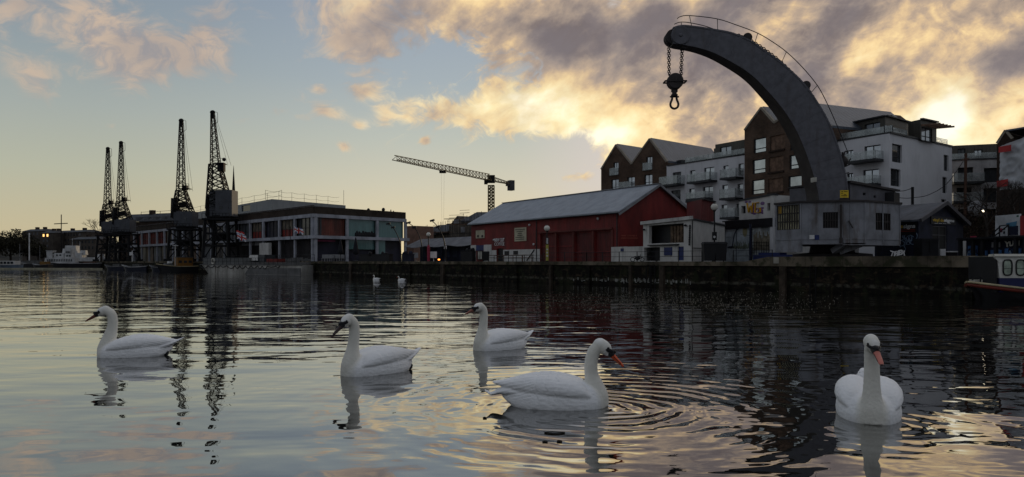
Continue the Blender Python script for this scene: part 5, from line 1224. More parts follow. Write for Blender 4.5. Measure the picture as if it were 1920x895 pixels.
    for dx, ex in ((.55, .9), (.8, 1.5)): m.bar(top + Vector((dx * .6, 0, -.3)), (ex if not big else ex + .4, 0, tt - .2), .035, .035)
    m.bar(top + Vector((-.35, 0, 0)), (-1.9, 0, c0 + 2.5), .035, .035); m.build('luffing_rope', SILH, root)
    return root
def put(o, px, D, z=1.95): o.location = (*G(px, D), z); return o
c4 = dock_crane('nearest and tallest-looking lattice dock crane, with a big square grey house, rightmost of the four', -1.5, (8.0, 13.0), True)
m = MB(); m.lathe((2.35, 0, 0), [(.02, 13.0), (.28, 13.0), (.2, 14.5), (.05, 17.2), (.02, 17.6)], 10); m.build('finial', SILH, c4)
put(c4, 414, 137)
c3 = dock_crane('lattice dock crane just left of the big-housed one, second from the right', -.75); put(c3, 347, 145)
c2 = dup(c3, (*G(233, 172), 1.95), label='lattice dock crane third from the right, its tall jib beside the leftmost crane')
c1 = dup(c3, (*G(208, 181), 1.95), label='leftmost lattice dock crane beside the bare tree')
c2.scale = (1, 1, 1.0)

# ---------------------------------------------------------------- tower crane
def tower_crane():
    GR = pmat('dull_yellow_steel', (.17, .125, .06), .6, var=.2)
    root = thing('tower_crane', P(921, 490, 260), 'distant yellowish tower crane with long horizontal jib above the red shed roof', 'crane')
    a = P(921, 348, 260); m = MB(); lattice(m, (a.x, a.y, 2), (1.0, 1.0), a, (1.0, 1.0), 22, .22, True); m.build('mast', GR, root)
    tip = P(740, 313, 206); tip.z = a.z + 1.0 + .6; hubp = a + Vector((0, 0, 1.6)); m = MB()
    def truss(p, q, n, h0, h1, r):
        d = q - p; side = Vector((d.y, -d.x, 0)).normalized() * .8
        for k in range(n):
            A, B_ = p + d * (k / n), p + d * ((k + 1) / n); hA, hB = h0 + (h1 - h0) * k / n, h0 + (h1 - h0) * (k + 1) / n
            for s_ in (-1, 1):
                m.bar(A + side * s_, B_ + side * s_, r * 1.6, r * 1.6); M_ = (A + B_) / 2 + Vector((0, 0, (hA + hB) / 2)); m.bar(A + side * s_, M_, r, r); m.bar(M_, B_ + side * s_, r, r)
            m.bar(A + Vector((0, 0, hA)), B_ + Vector((0, 0, hB)), r * 1.8, r * 1.8); m.bar(A - side, A + side, r, r)
    tip.z -= .0; truss(hubp + (tip - hubp) * .02, tip, 26, 2.2, 1.2, .12); m.build('jib', GR, root)
    m = MB(); e = P(955, 355, 268); e.z = hubp.z - .2; truss(hubp, e, 6, 1.6, .5, .13); m.build('counter_jib', GR, root)
    m = MB(); c = e + Vector((.6, 0, -.6)); m.box(c, (1.8, 2.2, 3.6), .5); m.box(c + Vector((-1.0, -.3, .6)), (1.0, 2, 1.6), .5); m.build('counterweight', pmat('grey_counterweight', (.06, .06, .065), .8), root)
    m = MB(); m.box(hubp + Vector((0, 0, .6)), (2.6, 2.4, 2.6)); m.box(hubp + Vector((-1.8, -1.0, -.4)), (1.2, 1.4, 1.8)); m.build('cab', SILH, root)
    t = hubp + (tip - hubp) * .56; m = MB(); m.box(t + Vector((0, 0, -.5)), (2.0, 1.4, .7)); m.build('trolley', SILH, root)
    m = MB(); 
    for s_ in (-.45, .45): m.bar(t + Vector((s_, 0, -.6)), Vector((t.x + s_ * .6, t.y, 12)), .03, .03)
    m.build('hoist_rope', SILH, root)
tower_crane()
# ---------------------------------------------------------------- the long museum building
def museum():
    root = thing('museum_building', P(589, 490, 118), 'long low two-storey concrete and glass museum building with dark roof band at left', 'museum')
    A = G(589, 118); WL = Wall(G(240, 196), A); WR = Wall(A, G(760, 133))
    zb = 1.9; zt = WR.uz(589, 387)[1]; zbm = WR.uz(589, 401)[1]; zwin = WR.uz(589, 407.5)[1]; z2 = WR.uz(589, 441.5)[1]; z1 = WR.uz(589, 447.5)[1]; zl = z1 - .25
    BRB = brick_mat('brown_roof_band', (.065, .045, .032), (.05, .035, .028), (.05, .045, .04), rot=QROT)
    core = MB(); cin = A - WL.d * .0
    # solid core set back behind the frame so bays read deep
    c = WL.A + WR.B - A; pl = [WL.p(0, 0, -1.6).to_2d(), (A + (c - A).normalized() * 2.2), WR.p(WR.L, 0, -1.6).to_2d(), c]
    core.prism([(q.x, q.y) for q in pl], zb, zwin); core.build('core', pmat('dim_interior_wall', (.016, .014, .016), .8, var=.6, vscale=.5), root)
    m = MB(); pl = [WL.A, A, WR.B, c]; m.prism([(q.x, q.y) for q in pl], zwin, zt - .25); m.prism([(q.x, q.y) for q in pl], zb - .3, zb + .05); m.prism([(q.x, q.y) for q in pl], z1, z2); m.build('floor_slab', CONC, root)
    m = MB()
    for w in (WL, WR): w.slab(m, 0, zbm, w.L, zt, .0, .12)
    m.bar(WL.p(0, zt + .12, .1), WL.p(WL.L, zt + .12, .1), .3, .1); m.build('roof_band', BRB, root)
    m = MB(); n = 90
    for k in range(n): u = WL.L * k / n; WL.slab(m, u, zt, u + .5, zt + .22, .05, .2)
    m.build('roof_edge_lugs', CONC, root)
    m = MB()
    for w in (WL, WR): w.slab(m, 0, zwin, w.L + (.35 if w is WL else 0), zbm, .0, .35)
    m.build('upper_beam', BAND, root)
    m = MB()
    for w in (WL, WR): w.slab(m, -.0, z1, w.L + .5, z2, -.3, .55)
    m.build('balcony_slab', BAND, root)
    lp = [253, 267.5, 281.5, 296, 310, 326, 345, 372, 398, 423, 447, 471, 496, 526, 555, 587.5]; rp = [590.5, 649.4, 705.7, 759]
    for px in lp:
        u = WL.u(px); mm = MB(); wd = .30; WL.slab(mm, u - wd, z2, u + wd, zwin, .02, .34); mm.build('upper_post', BAND, root)
        mm = MB(); WL.slab(mm, u - wd * .8, zb, u + wd * .8, z1, .02, .30); mm.build('lower_post', BAND, root)
    for px in rp[:]:
        u = WR.u(px); mm = MB(); WR.slab(mm, u - .25, z2, u + .25, zwin, .02, .33); mm.build('upper_post', BAND, root)
        mm = MB(); WR.slab(mm, u - .25, zb, u + .25, z1, .02, .30); mm.build('lower_post', BAND, root)
    # bay infills
    RB = pmat('brown_glazed_panel', (.075, .045, .03), .5, 0, spec=.2, var=.5, vscale=.8); DG = pmat('dark_navy_glass', (.018, .018, .03), .35, 0, spec=.2, var=.5, vscale=.4); RL = pmat('red_lower_panel', (.16, .02, .016), .6, stain=.4); SAND = pmat('tan_blind', (.13, .11, .085), .8, var=.4, vscale=1.5)
    GB = pmat('grey_bay_panel', (.09, .10, .115), .5, var=.3); RD = ribbed_mat('red_brown_folding_panels', (.10, .022, .014), math.atan2(WR.d.y, WR.d.x), .9, .45, .1, .03, .5, stain=.5, ratio=.2)
    up = {0: [RL], 1: [RL], 2: [RL], 3: [RL], 4: [SAND], 5: [GB], 6: [DG], 7: [DG], 8: [DG], 9: [GB], 10: [GB], 11: [SAND, RL], 12: [DG], 13: [SAND, RL], 14: [GLASS_D]}
    for k in range(len(lp) - 1):
        u0, u1 = WL.u(lp[k]) + .3, WL.u(lp[k + 1]) - .3; ms = up.get(k, [DG]); zz = z2 + (zwin - z2) * .45
        for j, mt in enumerate(ms):
            mm = MB(); a, b = (z2, zwin) if len(ms) == 1 else ((zz, zwin) if j == 0 else (z2, zz)); WL.slab(mm, u0, a, u1, b, -.35 - .02 * j, -.22); q = mm.build('upper_bay_panel', mt, root)
        mm = MB()
        for i in range(1, 4 if (u1 - u0) > 3 else 3): u = u0 + (u1 - u0) * i / (4 if (u1 - u0) > 3 else 3); WL.slab(mm, u - .04, z2, u + .04, zwin, -.22, -.12)
        WL.slab(mm, u0, zz - .04, u1, zz + .04, -.22, -.13); mm.build('glazing_bars', FRAME, root)
        mm = MB(); hh = zl if k % 3 else zl - .9; WL.slab(mm, u0, zb, u1, z1, -.9, -.8); mm.build('lower_bay_panel', [DG, RB, GB, DG, DG][k % 5], root)
        if k in (10, 11, 13): mm = MB(); WL.slab(mm, u0, z1 - .7, u1, z1 - .05, -.6, -.5); mm.build('roller_shutter', CONC, root)
    for k, (a, b) in enumerate(zip(rp, rp[1:])):
        u0, u1 = WR.u(a) + .25, WR.u(b) - .25
        mm = MB(); WR.slab(mm, u0, z2, u1, zwin, -.3, -.2); mm.build('upper_bay_panel', [RD, TEAL, TEAL][k], root)
        mm = MB(); 
        if k == 0: WR.slab(mm, u0, zb, u1, z1, -.9, -.8)
        else: WR.slab(mm, u0, z1 - 1.6 if k == 1 else zb, u1 if k == 1 else u0 + 1.9, z1, -.32, -.2); mm2 = MB(); WR.slab(mm2, u0, zb, u1, z1, -.75, -.65); mm2.build('lower_bay_panel', DG, root)
        mm.build('lower_bay_panel', [DG, TEAL, TEAL][k], root)
    mm = MB(); WR.slab(mm, WR.u(601), z2, WR.u(603.5), zwin, -.2, -.1); WR.slab(mm, WR.u(592), z2, WR.u(600), zwin, -.2, -.16); mm.build('dark_glazing', GLASS_D, root)
    # clutter behind the teal glass: dark pots silhouettes stand inside at sill
    mm = MB(); random.seed(8)
    for k in range(16): px = 668 + k * 2.3; q = WR.at(px, 444, -.12); mm.ell(q + Vector((0, 0, .25)), (.28, .10, random.uniform(.35, .8)), None, 8, 6)
    mm.build('planters', BLACK, root)
    mm = MB(); WR.slab(mm, WR.u(594), z1 - .45, WR.u(628), z1 - .12, -.1, .1); mm.build('pink_sign_strip', pmat('magenta_sign', (.12, .02, .05), .7), root)
    mm = MB(); e = WL.rect(495.5, 456, 513, 482); WL.slab(mm, e[0], 1.95, e[2], e[3], .36, .9)
    o = solo(mm, 'white_container', WRENDER_D, 'upright pale grey container standing in a ground-floor bay of the museum', 'container', WL.p(e[0], 1.95, .4))
    # rooftop hall
    zr = 2 + (490 - 373.5) / 1400 * 150; R1 = Wall(G(330, 205), G(510, 150)); R2 = Wall(R1.B, G(648, 167)); mb = MB(); h = [R1.rect(453, 385, 469, 396)]
    R1.block(mb, [(0, zwin), (R1.L, zwin), (R1.L, zr), (0, zr)], h, 0, .02, .3); R2.block(mb, [(0, zwin), (R2.L, zwin), (R2.L, zr), (0, zr)], [], 0, .02); corner_back(mb, R1, R2, zwin, zr)
    cc = R1.A + R2.B - R1.B; mb.face([(*R1.A, zr), (*R1.B, zr), (*R2.B, zr), (*cc, zr)])
    mb.build('rooftop_hall', ribbed_mat('pale_panel_cladding', (.19, .205, .215), QROT, 2.6, .6, .1, .03, .1, stain=.15, ratio=.06), root)
    m = MB(); R1.slab(m, h[0][0], h[0][1], h[0][2], h[0][3], -.3, -.2); m.build('hall_window', GLASS_D, root)
    # safety netting frame over the roof
    m = MB(); zn = zr + 1.9
    for w in (R1, R2):
        n = 9 if w is R1 else 6
        for k in range(n + 1):
            u = w.L * k / n; m.bar(w.p(u, zr, -2), w.p(u, zn if k not in (n,) or w is R1 else zr + .2, -2), .05, .05)
        for f in (0, .5, 1.0):
            pts = [w.p(w.L * k / 30, zr + 1.9 * f - .18 * abs(math.sin(k / 30 * math.pi * n)), -2) for k in range(31)]
            for a, b in zip(pts, pts[1:]): m.bar(a, b, .04, .04)
    m.build('roof_netting', SILH, root)
    # aerials
    m = MB()
    for px, h0, h1 in ((698, 398, 392), (726, 400, 391), (740, 401, 393), (745, 401, 395)): m.bar(WR.at(px, 402, -1), WR.at(px, h1, -1), .16, .16)
    m.ell(WR.at(726, 393, -1), (.3, .3, .35), None, 8, 6); m.ell(WR.at(698, 395, -1), (.3, .1, .45), None, 8, 6); m.box(WR.at(710, 398, -1), (1.0, .2, .4)); m.bar(P(644.5, 384, 165), P(644.5, 357, 165), .06, .06); m.build('aerials', SILH, root)
museum()
# slate-roofed row behind the cranes
def slate_row():
    root = thing('slate_roof_terrace', P(290, 490, 235), 'distant terrace with grey slate roof and dormers between the dock cranes', 'building')
    W = Wall((225, 240), (372, 225)); zt = W.uz(300, 415)[1]; zr = W.uz(300, 400)[1]; mb = MB()
    W.block(mb, [(0, 1.9), (W.L, 1.9), (W.L, zt), (0, zt)], [], 0, 9); mb.build('wall', BRICK_D, root)
    m = MB(); a = [W.p(-.3, zt, .4), W.p(W.L, zt, .4), W.p(W.L, zr, -4), W.p(0, zr, -4)]; m.hexa(a, [q + Vector((0, 0, .3)) for q in a]); a = [W.p(-.3, zt, -8.4), W.p(W.L, zt, -8.4), W.p(W.L, zr, -4), W.p(0, zr, -4)]; m.hexa(a, [q + Vector((0, 0, .3)) for q in a]); m.build('roof', pmat('slate', (.05, .052, .058), .7, var=.3), root)
    for px in (258, 274, 290, 306, 322):
        m = MB(); u = W.u(px); W.slab(m, u - .8, zt + .1, u + .8, zt + 1.5, -2, .1); m.build('dormer', pmat('dormer_grey', (.09, .09, .095), .8), root)
    m = MB(); m.bar(W.p(W.u(244), zr + .9, -4), W.p(W.u(330), zr + 1.1, -4), .1, .1)
    for px in (244, 262, 280, 300, 330): m.bar(W.p(W.u(px), zr, -4), W.p(W.u(px), zr + 1.1, -4), .1, .1)
    m.build('roof_rail', SILH, root)
    m = MB(); 
    for px in (262, 312): W.slab(m, W.u(px), zr - .5, W.u(px) + 1.6, zr + 1.4, -4.6, -3.4)
    m.build('chimney', BRICK_D, root)
slate_row()
# construction site and awning building between museum and red shed
def site():
    root = thing('half_built_house', P(850, 490, 160), 'half-built gabled house wrapped in scaffolding left of the red shed', 'building')
    W = Wall((790, 168), (916, 150)); STN = pmat('unfinished_masonry', (.10, .085, .07), .9, var=.3, stain=.4); mb = MB()
    W.block(mb, wpoly(W, [(842, 491), (906, 491), (906, 424), (872, 424), (857, 405), (842, 424)]), [W.rect(853, 413, 859, 420)], 0, 9); W.block(mb, wpoly(W, [(793, 491), (842, 491), (842, 434), (793, 436)]), [W.rect(811, 429, 818, 438)] if False else [], -.5, 8)
    W.block(mb, wpoly(W, [(902, 491), (930, 491), (930, 410), (913, 390), (904, 400)]), [], -4, 8)
    mb.build('wall', STN, root)
    m = MB(); a = [W.at(866, 417, .3), W.at(906, 417, .3), W.at(906, 399, -4), W.at(866, 399, -4)]; m.hexa(a, [q + Vector((0, 0, .3)) for q in a]); a = [W.at(793, 438, .5), W.at(842, 437, .5), W.at(840, 422, -3), W.at(802, 424, -3)]; m.hexa(a, [q + Vector((0, 0, .3)) for q in a]); m.build('roof', MATS['slate'], root)
    m = MB()
    for k, r in enumerate(((807, 430, 818, 441), (852, 412, 860, 421), (865, 426, 872, 436))): e = W.rect(*r); W.slab(m, e[0], e[1], e[2], e[3], .02, .12)
    m.build('window_opening', CONC, root)
    sc = thing('scaffold', P(800, 470, 150), 'scaffolding of thin poles and boards round the half-built house', 'scaffold')
    m = MB(); random.seed(12); V = Wall((788, 160), (905, 143))
    for k in range(26):
        px = 790 + k * 4.5; top = 438 - (px - 790) * .25 - random.uniform(0, 10); m.bar(V.at(px, 488, 0), V.at(px, max(396, top - 6), 0), .07, .07)
        if k % 3 == 0: m.bar(V.at(px, 488, -1.5), V.at(px, max(394, top - 12), -1.5), .07, .07)
    for py0, py1 in ((452, 446), (442, 436), (463, 459)): m.bar(V.at(788, py0, 0), V.at(905, py1, 0), .08, .08)
    for x0, x1, py in ((788, 812, 433), (842, 870, 409), (838, 905, 420), (862, 880, 400)): m.bar(V.at(x0, py, 0), V.at(x1, py - 1, 0), .08, .08); m.bar(V.at(x0, py - 5, 0), V.at(x1, py - 6, 0), .06, .06)
    m.build('scaffold_poles', SILH, sc)
    m = MB()
    for x0, x1, py in ((786, 842, 436), (840, 906, 421), (788, 900, 450), (836, 862, 411)): a = V.at(x0, py, -.1); b = V.at(x1, py - .6, -.1); m.bar(a, b, 1.2, .12)
    m.build('scaffold_boards', TIMBER, sc)
    # long low awning building
    r2 = thing('awning_building', P(820, 490, 112), 'long dark shopfront with a sagging grey awning between the museum and red shed', 'shop')
    A = Wall((762, 122), (890, 104)); mb = MB(); zt = A.uz(820, 447)[1]; A.block(mb, [(0, 1.9), (A.L + 3, 1.9), (A.L + 3, zt), (0, zt)], [], -2.5, 6)
    mb.build('wall', pmat('dark_navy_shopfront', (.012, .014, .03), .4, var=.5), r2)
    m = MB(); n = 24
    for k in range(n):
        u0, u1 = A.L * k / n, A.L * (k + 1) / n; s0, s1 = .22 * abs(math.sin(k / n * math.pi * 3)), .22 * abs(math.sin((k + 1) / n * math.pi * 3))
        q = [A.p(u0, zt - 1.15 - s0, .3), A.p(u1, zt - 1.15 - s1, .3), A.p(u1, zt + .1, -2.6), A.p(u0, zt + .1, -2.6)]; m.hexa(q, [v + Vector((0, 0, .06)) for v in q])
    m.build('awning', pmat('grey_canvas', (.13, .13, .14), .85, var=.25), r2, 'auto')
    for k in range(9): m = MB(); px = 766 + k * 14; e = A.rect(px, 462 + (k % 2) * 3, px + 9, 482); A.slab(m, e[0], e[1], e[2], e[3], -2.5, -2.44); m.build('shop_window', pmat('dim_blue_glass', (.03, .035, .06), .3, 0, spec=.3, var=.6, vscale=.8), r2)
    m = MB()
    for px in (764, 800, 836, 872): u = A.u(px); m.bar(A.p(u, 1.95, .1), A.p(u, zt - 1.2, .1), .12, .12)
    m.build('awning_post', SILH, r2)
    for px, py, w_, h_, mt, lb in ((813, 478, 12, 12, WHITE, 'pale poster board standing under the grey awning, left'), (835, 464, 5, 6, WHITE, 'small white hanging sign under the grey awning'), (779.5, 479, 9, 10, CONC, 'small grey board beside the curved lamp, under the awning')):
        m = MB(); c = P(px, py, 101); m.box(c, (w_ / K * 101, .12, h_ / K * 101)); m.bar(c - Vector((0, -.1, 0)), Vector((c.x, c.y + .1, 1.95)), .1, .1); solo(m, 'sign_board', mt, lb, 'sign', (c.x, c.y, 1.95))
    m = MB(); c = P(823, 487, 100); m.ell(c, (.16, .12, .12)); solo(m, 'tail_light', pmat('lit_orange_lamp', (.6, .15, .02), .4, emis=((1, .3, .05), 2.5)), 'small lit orange lamp low under the grey awning', 'lamp', c)
    m = MB(); e = Wall((760, 150), (776, 148)); e.slab(m, 0, 2, e.L, e.uz(768, 424)[1], -5, 0); m2 = solo(m, 'pink_chimney_block', pmat('pinkish_brick', (.20, .12, .09), .9), 'small pinkish block rising just right of the museum roof', 'building', e.p(0, 2))
site()

# ---------------------------------------------------------------- far left: hillside, trees, distant houses
def hill(name, label, prof, D, depth, mat, rough=2.0, seed=1):
    m = MB(); random.seed(seed); n = len(prof)
    q = spl([(x, y) for x, y in prof], 6); rows = []
    for j, f in enumerate((0, .35, .7, 1.0, 1.6)):
        r = []
        for x, y in q:
            p = P(x, y, D); h = (p.z - 1.9) * (0, .5, .85, 1.0, .9)[j]; yy = D - depth + depth * f
            r.append((p.x * (yy / D), yy, 1.9 + h + (noise.noise(Vector((p.x * .2, yy * .2, seed))) * rough if j else 0)))
        rows.append(m.idx(r))
    for a, b in zip(rows, rows[1:]):
        for k in range(len(q) - 1): m.addf([a + k, a + k + 1, b + k + 1, b + k])
    return solo(m, name, mat, label, None, smooth=True, kind='structure')
HILLM = pmat('dark_wooded_slope', (.028, .026, .02), .95, var=.6, vscale=.15, coords='World')
hill('hill', 'dark low wooded hillside on the far left horizon', [(-700, 470), (-300, 450), (-60, 448), (40, 447), (90, 444), (150, 448), (200, 462), (260, 478), (330, 489)], 420, 90, HILLM, 1.5)
def crown_cards(mb, c, r, n, size, seed, squash=.8):
    random.seed(seed)
    for _ in range(n):
        while True:
            v = Vector((random.uniform(-1, 1), random.uniform(-1, 1), random.uniform(-1, 1)))
            if v.length < 1 and noise.noise(v * 2.4 + Vector((seed, 0, 0))) > -.18: break
        p = Vector(c) + Vector((v.x * r[0], v.y * r[1], v.z * r[2])); s = size * random.uniform(.5, 1.3)
        a = Vector((random.gauss(0, 1), random.gauss(0, 1), random.gauss(0, 1))).normalized() * s; b = a.cross(Vector((random.gauss(0, 1), random.gauss(0, 1), random.gauss(0, 1)))).normalized() * s * .6
        mb.face([p - a, p - b, p + a, p + b])
def branches(mb, base, h, r, seed, lv=5, spread=.55, thin=.62):
    random.seed(seed); tips = []
    def grow(p, d, L, r, k):
        q = p + d * L; mid = p + d * L * .5 + Vector((random.gauss(0, 1), random.gauss(0, 1), 0)) * L * .06
        mb.tube([p, mid, q], [r, r * .85, r * .68], 5 if k > 2 else 4, cap=False); tips.append(q)
        if k == 0: return
        for _ in range(3 if k > 1 else 4):
            dd = (d + Vector((random.gauss(0, spread), random.gauss(0, spread), random.gauss(.12, spread * .45)))).normalized(); grow(q if random.random() < .6 else p.lerp(q, random.uniform(.5, 1)), dd, L * random.uniform(.60, .82), r * thin, k - 1)
    grow(Vector(base), Vector((0, 0, 1)), h * .30, r, lv); return tips
def bare_tree(name, px, base_D, top_py, label, seed, twigs=0, lv=5, group=None):
    g = G(px, base_D); h = (HZ - top_py) / K * base_D + .05; root = thing(name, (g.x, g.y, 1.95), label, 'tree', group)
    m = MB(); m.tube([(g.x, g.y, 1.9), (g.x + .1, g.y, 1.95 + h * .28)], [h * .028, h * .02], 7); m.build('trunk', BARK, root)
    m = MB(); branches(m, (g.x + .1, g.y, 1.95 + h * .22), h, h * .018, seed, lv)
    zs = max(v[2] for v in m.v); f = h / (zs - 1.95); m.v = [(g.x + (x - g.x) * f * 1.0, g.y + (y - g.y) * f, 1.95 + (z - 1.95) * f) for x, y, z in m.v]
    m.build('crown', BARK, root); return root
for k, (px, D, top, w, lb) in enumerate(((20, 300, 426, 1.2, 'rounded dark tree with bare top twigs at the far left edge'), (-25, 290, 436, 1.1, 'dark tree cut by the left frame edge'), (52, 310, 434, 1.0, 'lower dark tree right of the round one, far left'), (72, 280, 452, .8, 'small dark tree behind the tall white mast'))):
    g = G(px, D); h = (HZ - top) / K * D; root = thing('dark_tree', (g.x, g.y, 1.95), lb, 'tree', 'dark trees on the far bank')
    m = MB(); m.tube([(g.x, g.y, 1.9), (g.x, g.y, 1.95 + h * .5)], [.45, .25], 7); m.build('trunk', BARK, root)
    m = MB(); random.seed(k); 
    for j in range(7): a = random.uniform(0, 6.28); rr = random.uniform(.1, .55) * h * .55 * w; crown_cards(m, (g.x + rr * math.cos(a), g.y + rr * math.sin(a), 1.95 + h * random.uniform(.35, .74)), (h * .32 * w, h * .32 * w, h * .22), 420, .42, k * 10 + j)
    branches(m, (g.x, g.y, 1.95 + h * .3), h * .72, .16, 30 + k, 5)
    m.build('crown', pmat('winter_foliage', (.028, .026, .016), .95, var=.5), root)
bare_tree('bare_tree', 190, 200, 400, 'bare winter tree with fine branches left of the leftmost dock crane', 21, lv=6)
def far_houses():
    specs = [((42, 330), (78, 325), 434, 8, 'long flat-topped dark terrace on the hill at far left'), ((78, 322), (100, 320), 437, 8, 'hillside building with several lit windows at far left'), ((100, 330), (156, 318), 436, 9, 'long pale-roofed dark terrace behind the cross-shaped mast'), ((132, 300), (182, 292), 449, 8, 'lower grey terrace right of the lit building')]
    LIT = pmat('lit_window', (.9, .55, .2), .5, emis=((1, .55, .18), 1.6)); DH = pmat('dusky_house_wall', (.060, .050, .042), .9, var=.3)
    for k, (a, b, top, dep, lb) in enumerate(specs):
        root = thing('hillside_house', P(a[0], 490, a[1]), lb, 'house', 'houses on the far hillside'); W = Wall(a, b); zt = W.uz((a[0] + b[0]) / 2, top)[1]; mb = MB(); W.block(mb, [(0, 1.9), (W.L, 1.9), (W.L, zt), (0, zt)], [], 0, dep); mb.build('wall', DH, root)
        m = MB(); q = [W.p(-.3, zt, .4), W.p(W.L + .3, zt, .4), W.p(W.L + .3, zt, -dep - .4), W.p(-.3, zt, -dep - .4)]; t = [W.p(.8, zt + 1.1, -dep * .4), W.p(W.L - .8, zt + 1.1, -dep * .4), W.p(W.L - .8, zt + 1.1, -dep * .6), W.p(.8, zt + 1.1, -dep * .6)]; m.hexa(q, t); m.build('roof', MATS['slate'], root)
        n = int(W.L / 2.2)
        for j in range(n):
            for rr in range(3):
                z = zt - 1.6 - rr * 2.3
                if z < 6: continue
                u = .7 + j * 2.2; mm = MB(); W.slab(mm, u, z, u + .9, z + 1.1, .0, .06); lit = k == 1 and (j, rr) in ((0, 0), (1, 0), (3, 0), (2, 1), (4, 1), (2, 2)); mm.build('window', LIT if lit else GLASS_D, root)
        m = MB(); 
        for j in range(2): W.slab(m, W.L * (.3 + .4 * j), zt + .5, W.L * (.3 + .4 * j) + 1.2, zt + 2.0, -dep * .55, -dep * .4)
        m.build('chimney', BRICK_D, root)
far_houses()
# ---------------------------------------------------------------- boats
HULLK = pmat('black_hull', (.014, .014, .016), .35, stain=.2); ROPE = pmat('rope', (.12, .10, .07), .9); DECK = pmat('deck_grey', (.10, .10, .10), .8, stain=.4)
def at(pt, rz, v):
    c, s = math.cos(rz), math.sin(rz); return Vector((pt[0] + v[0] * c - v[1] * s, pt[1] + v[0] * s + v[1] * c, v[2]))
class Boat:
    """bow towards +x in boat space, origin amidships on the waterline"""
    def __init__(s, name, x, y, rz, label, cat='boat', group=None): s.c = (x, y); s.rz = rz; s.root = thing(name, (x, y, 0), label, cat, group)
    def v(s, x, y, z): return at(s.c, s.rz, (x, y, z))
    def hull(s, L, B, fb, sheer_bow, sheer_st, mat, bowrake=.8, transom=.6, nm='hull', draft=.5, flare=1.12):
        m = MB(); rings = []; n = 18; s.sh = []
        for k in range(n + 1):
            t = -1 + 2 * k / n; w = B / 2 * (transom + (1 - transom) * (1 - max(0, -t) ** 2.2) if t < 0 else 1 - t ** 2.6)
            w = max(w, .03); top = fb + (sheer_bow * t ** 2 if t > 0 else sheer_st * t ** 2); x = t * L / 2
            xb = x - (bowrake * max(0, t) ** 3)
            s.sh.append((x, w * flare, top)); r = []
            for (f, zz) in ((1.0 * flare, top), (1.0, top * .35), (.9, -draft * .4), (.35, -draft)): r.append(s.v(x if zz == top else xb, w * f, zz))
            r += [s.v(x if zz == top else xb, -w * f, zz) for (f, zz) in ((.35, -draft), (.9, -draft * .4), (1.0, top * .35), (1.0 * flare, top))]
            rings.append(r)
        m.loft(rings); s.h = m.build(nm, mat, s.root, 'auto'); return s.h
    def gunwale(s, mat, r=.07, nm='gunwale', dz=.0):
        m = MB(); m.tube([s.v(x, w, z + dz) for x, w, z in s.sh], r, 6); m.tube([s.v(x, -w, z + dz) for x, w, z in s.sh], r, 6)
        m.tube([s.v(s.sh[0][0], y, s.sh[0][2] + dz) for y in (-s.sh[0][1], 0, s.sh[0][1])], r, 6); m.build(nm, mat, s.root)
    def box(s, x, y, z, size, mat, nm, parent=None, taper=1.0):
        m = MB(); hx, hy, hz = size[0] / 2, size[1] / 2, size[2]
        q = [(-hx, -hy), (hx, -hy), (hx, hy), (-hx, hy)]; m.hexa([s.v(x + a, y + b, z) for a, b in q], [s.v(x + a * taper, y + b * taper, z + hz) for a, b in q]); return m.build(nm, mat, parent or s.root)
    def post(s, pts, r, mat, nm, parent=None):
        m = MB()
        for a, b in pts: m.bar(s.v(*a), s.v(*b), r, r, 6)
        return m.build(nm, mat, parent or s.root)
def rail_pts(L, y, z, h, n): 
    out = [((-L / 2, y, z + h), (L / 2, y, z + h)), ((-L / 2, y, z + h * .5), (L / 2, y, z + h * .5))]
    return out + [((-L / 2 + L * k / n, y, z), (-L / 2 + L * k / n, y, z + h)) for k in range(n + 1)]
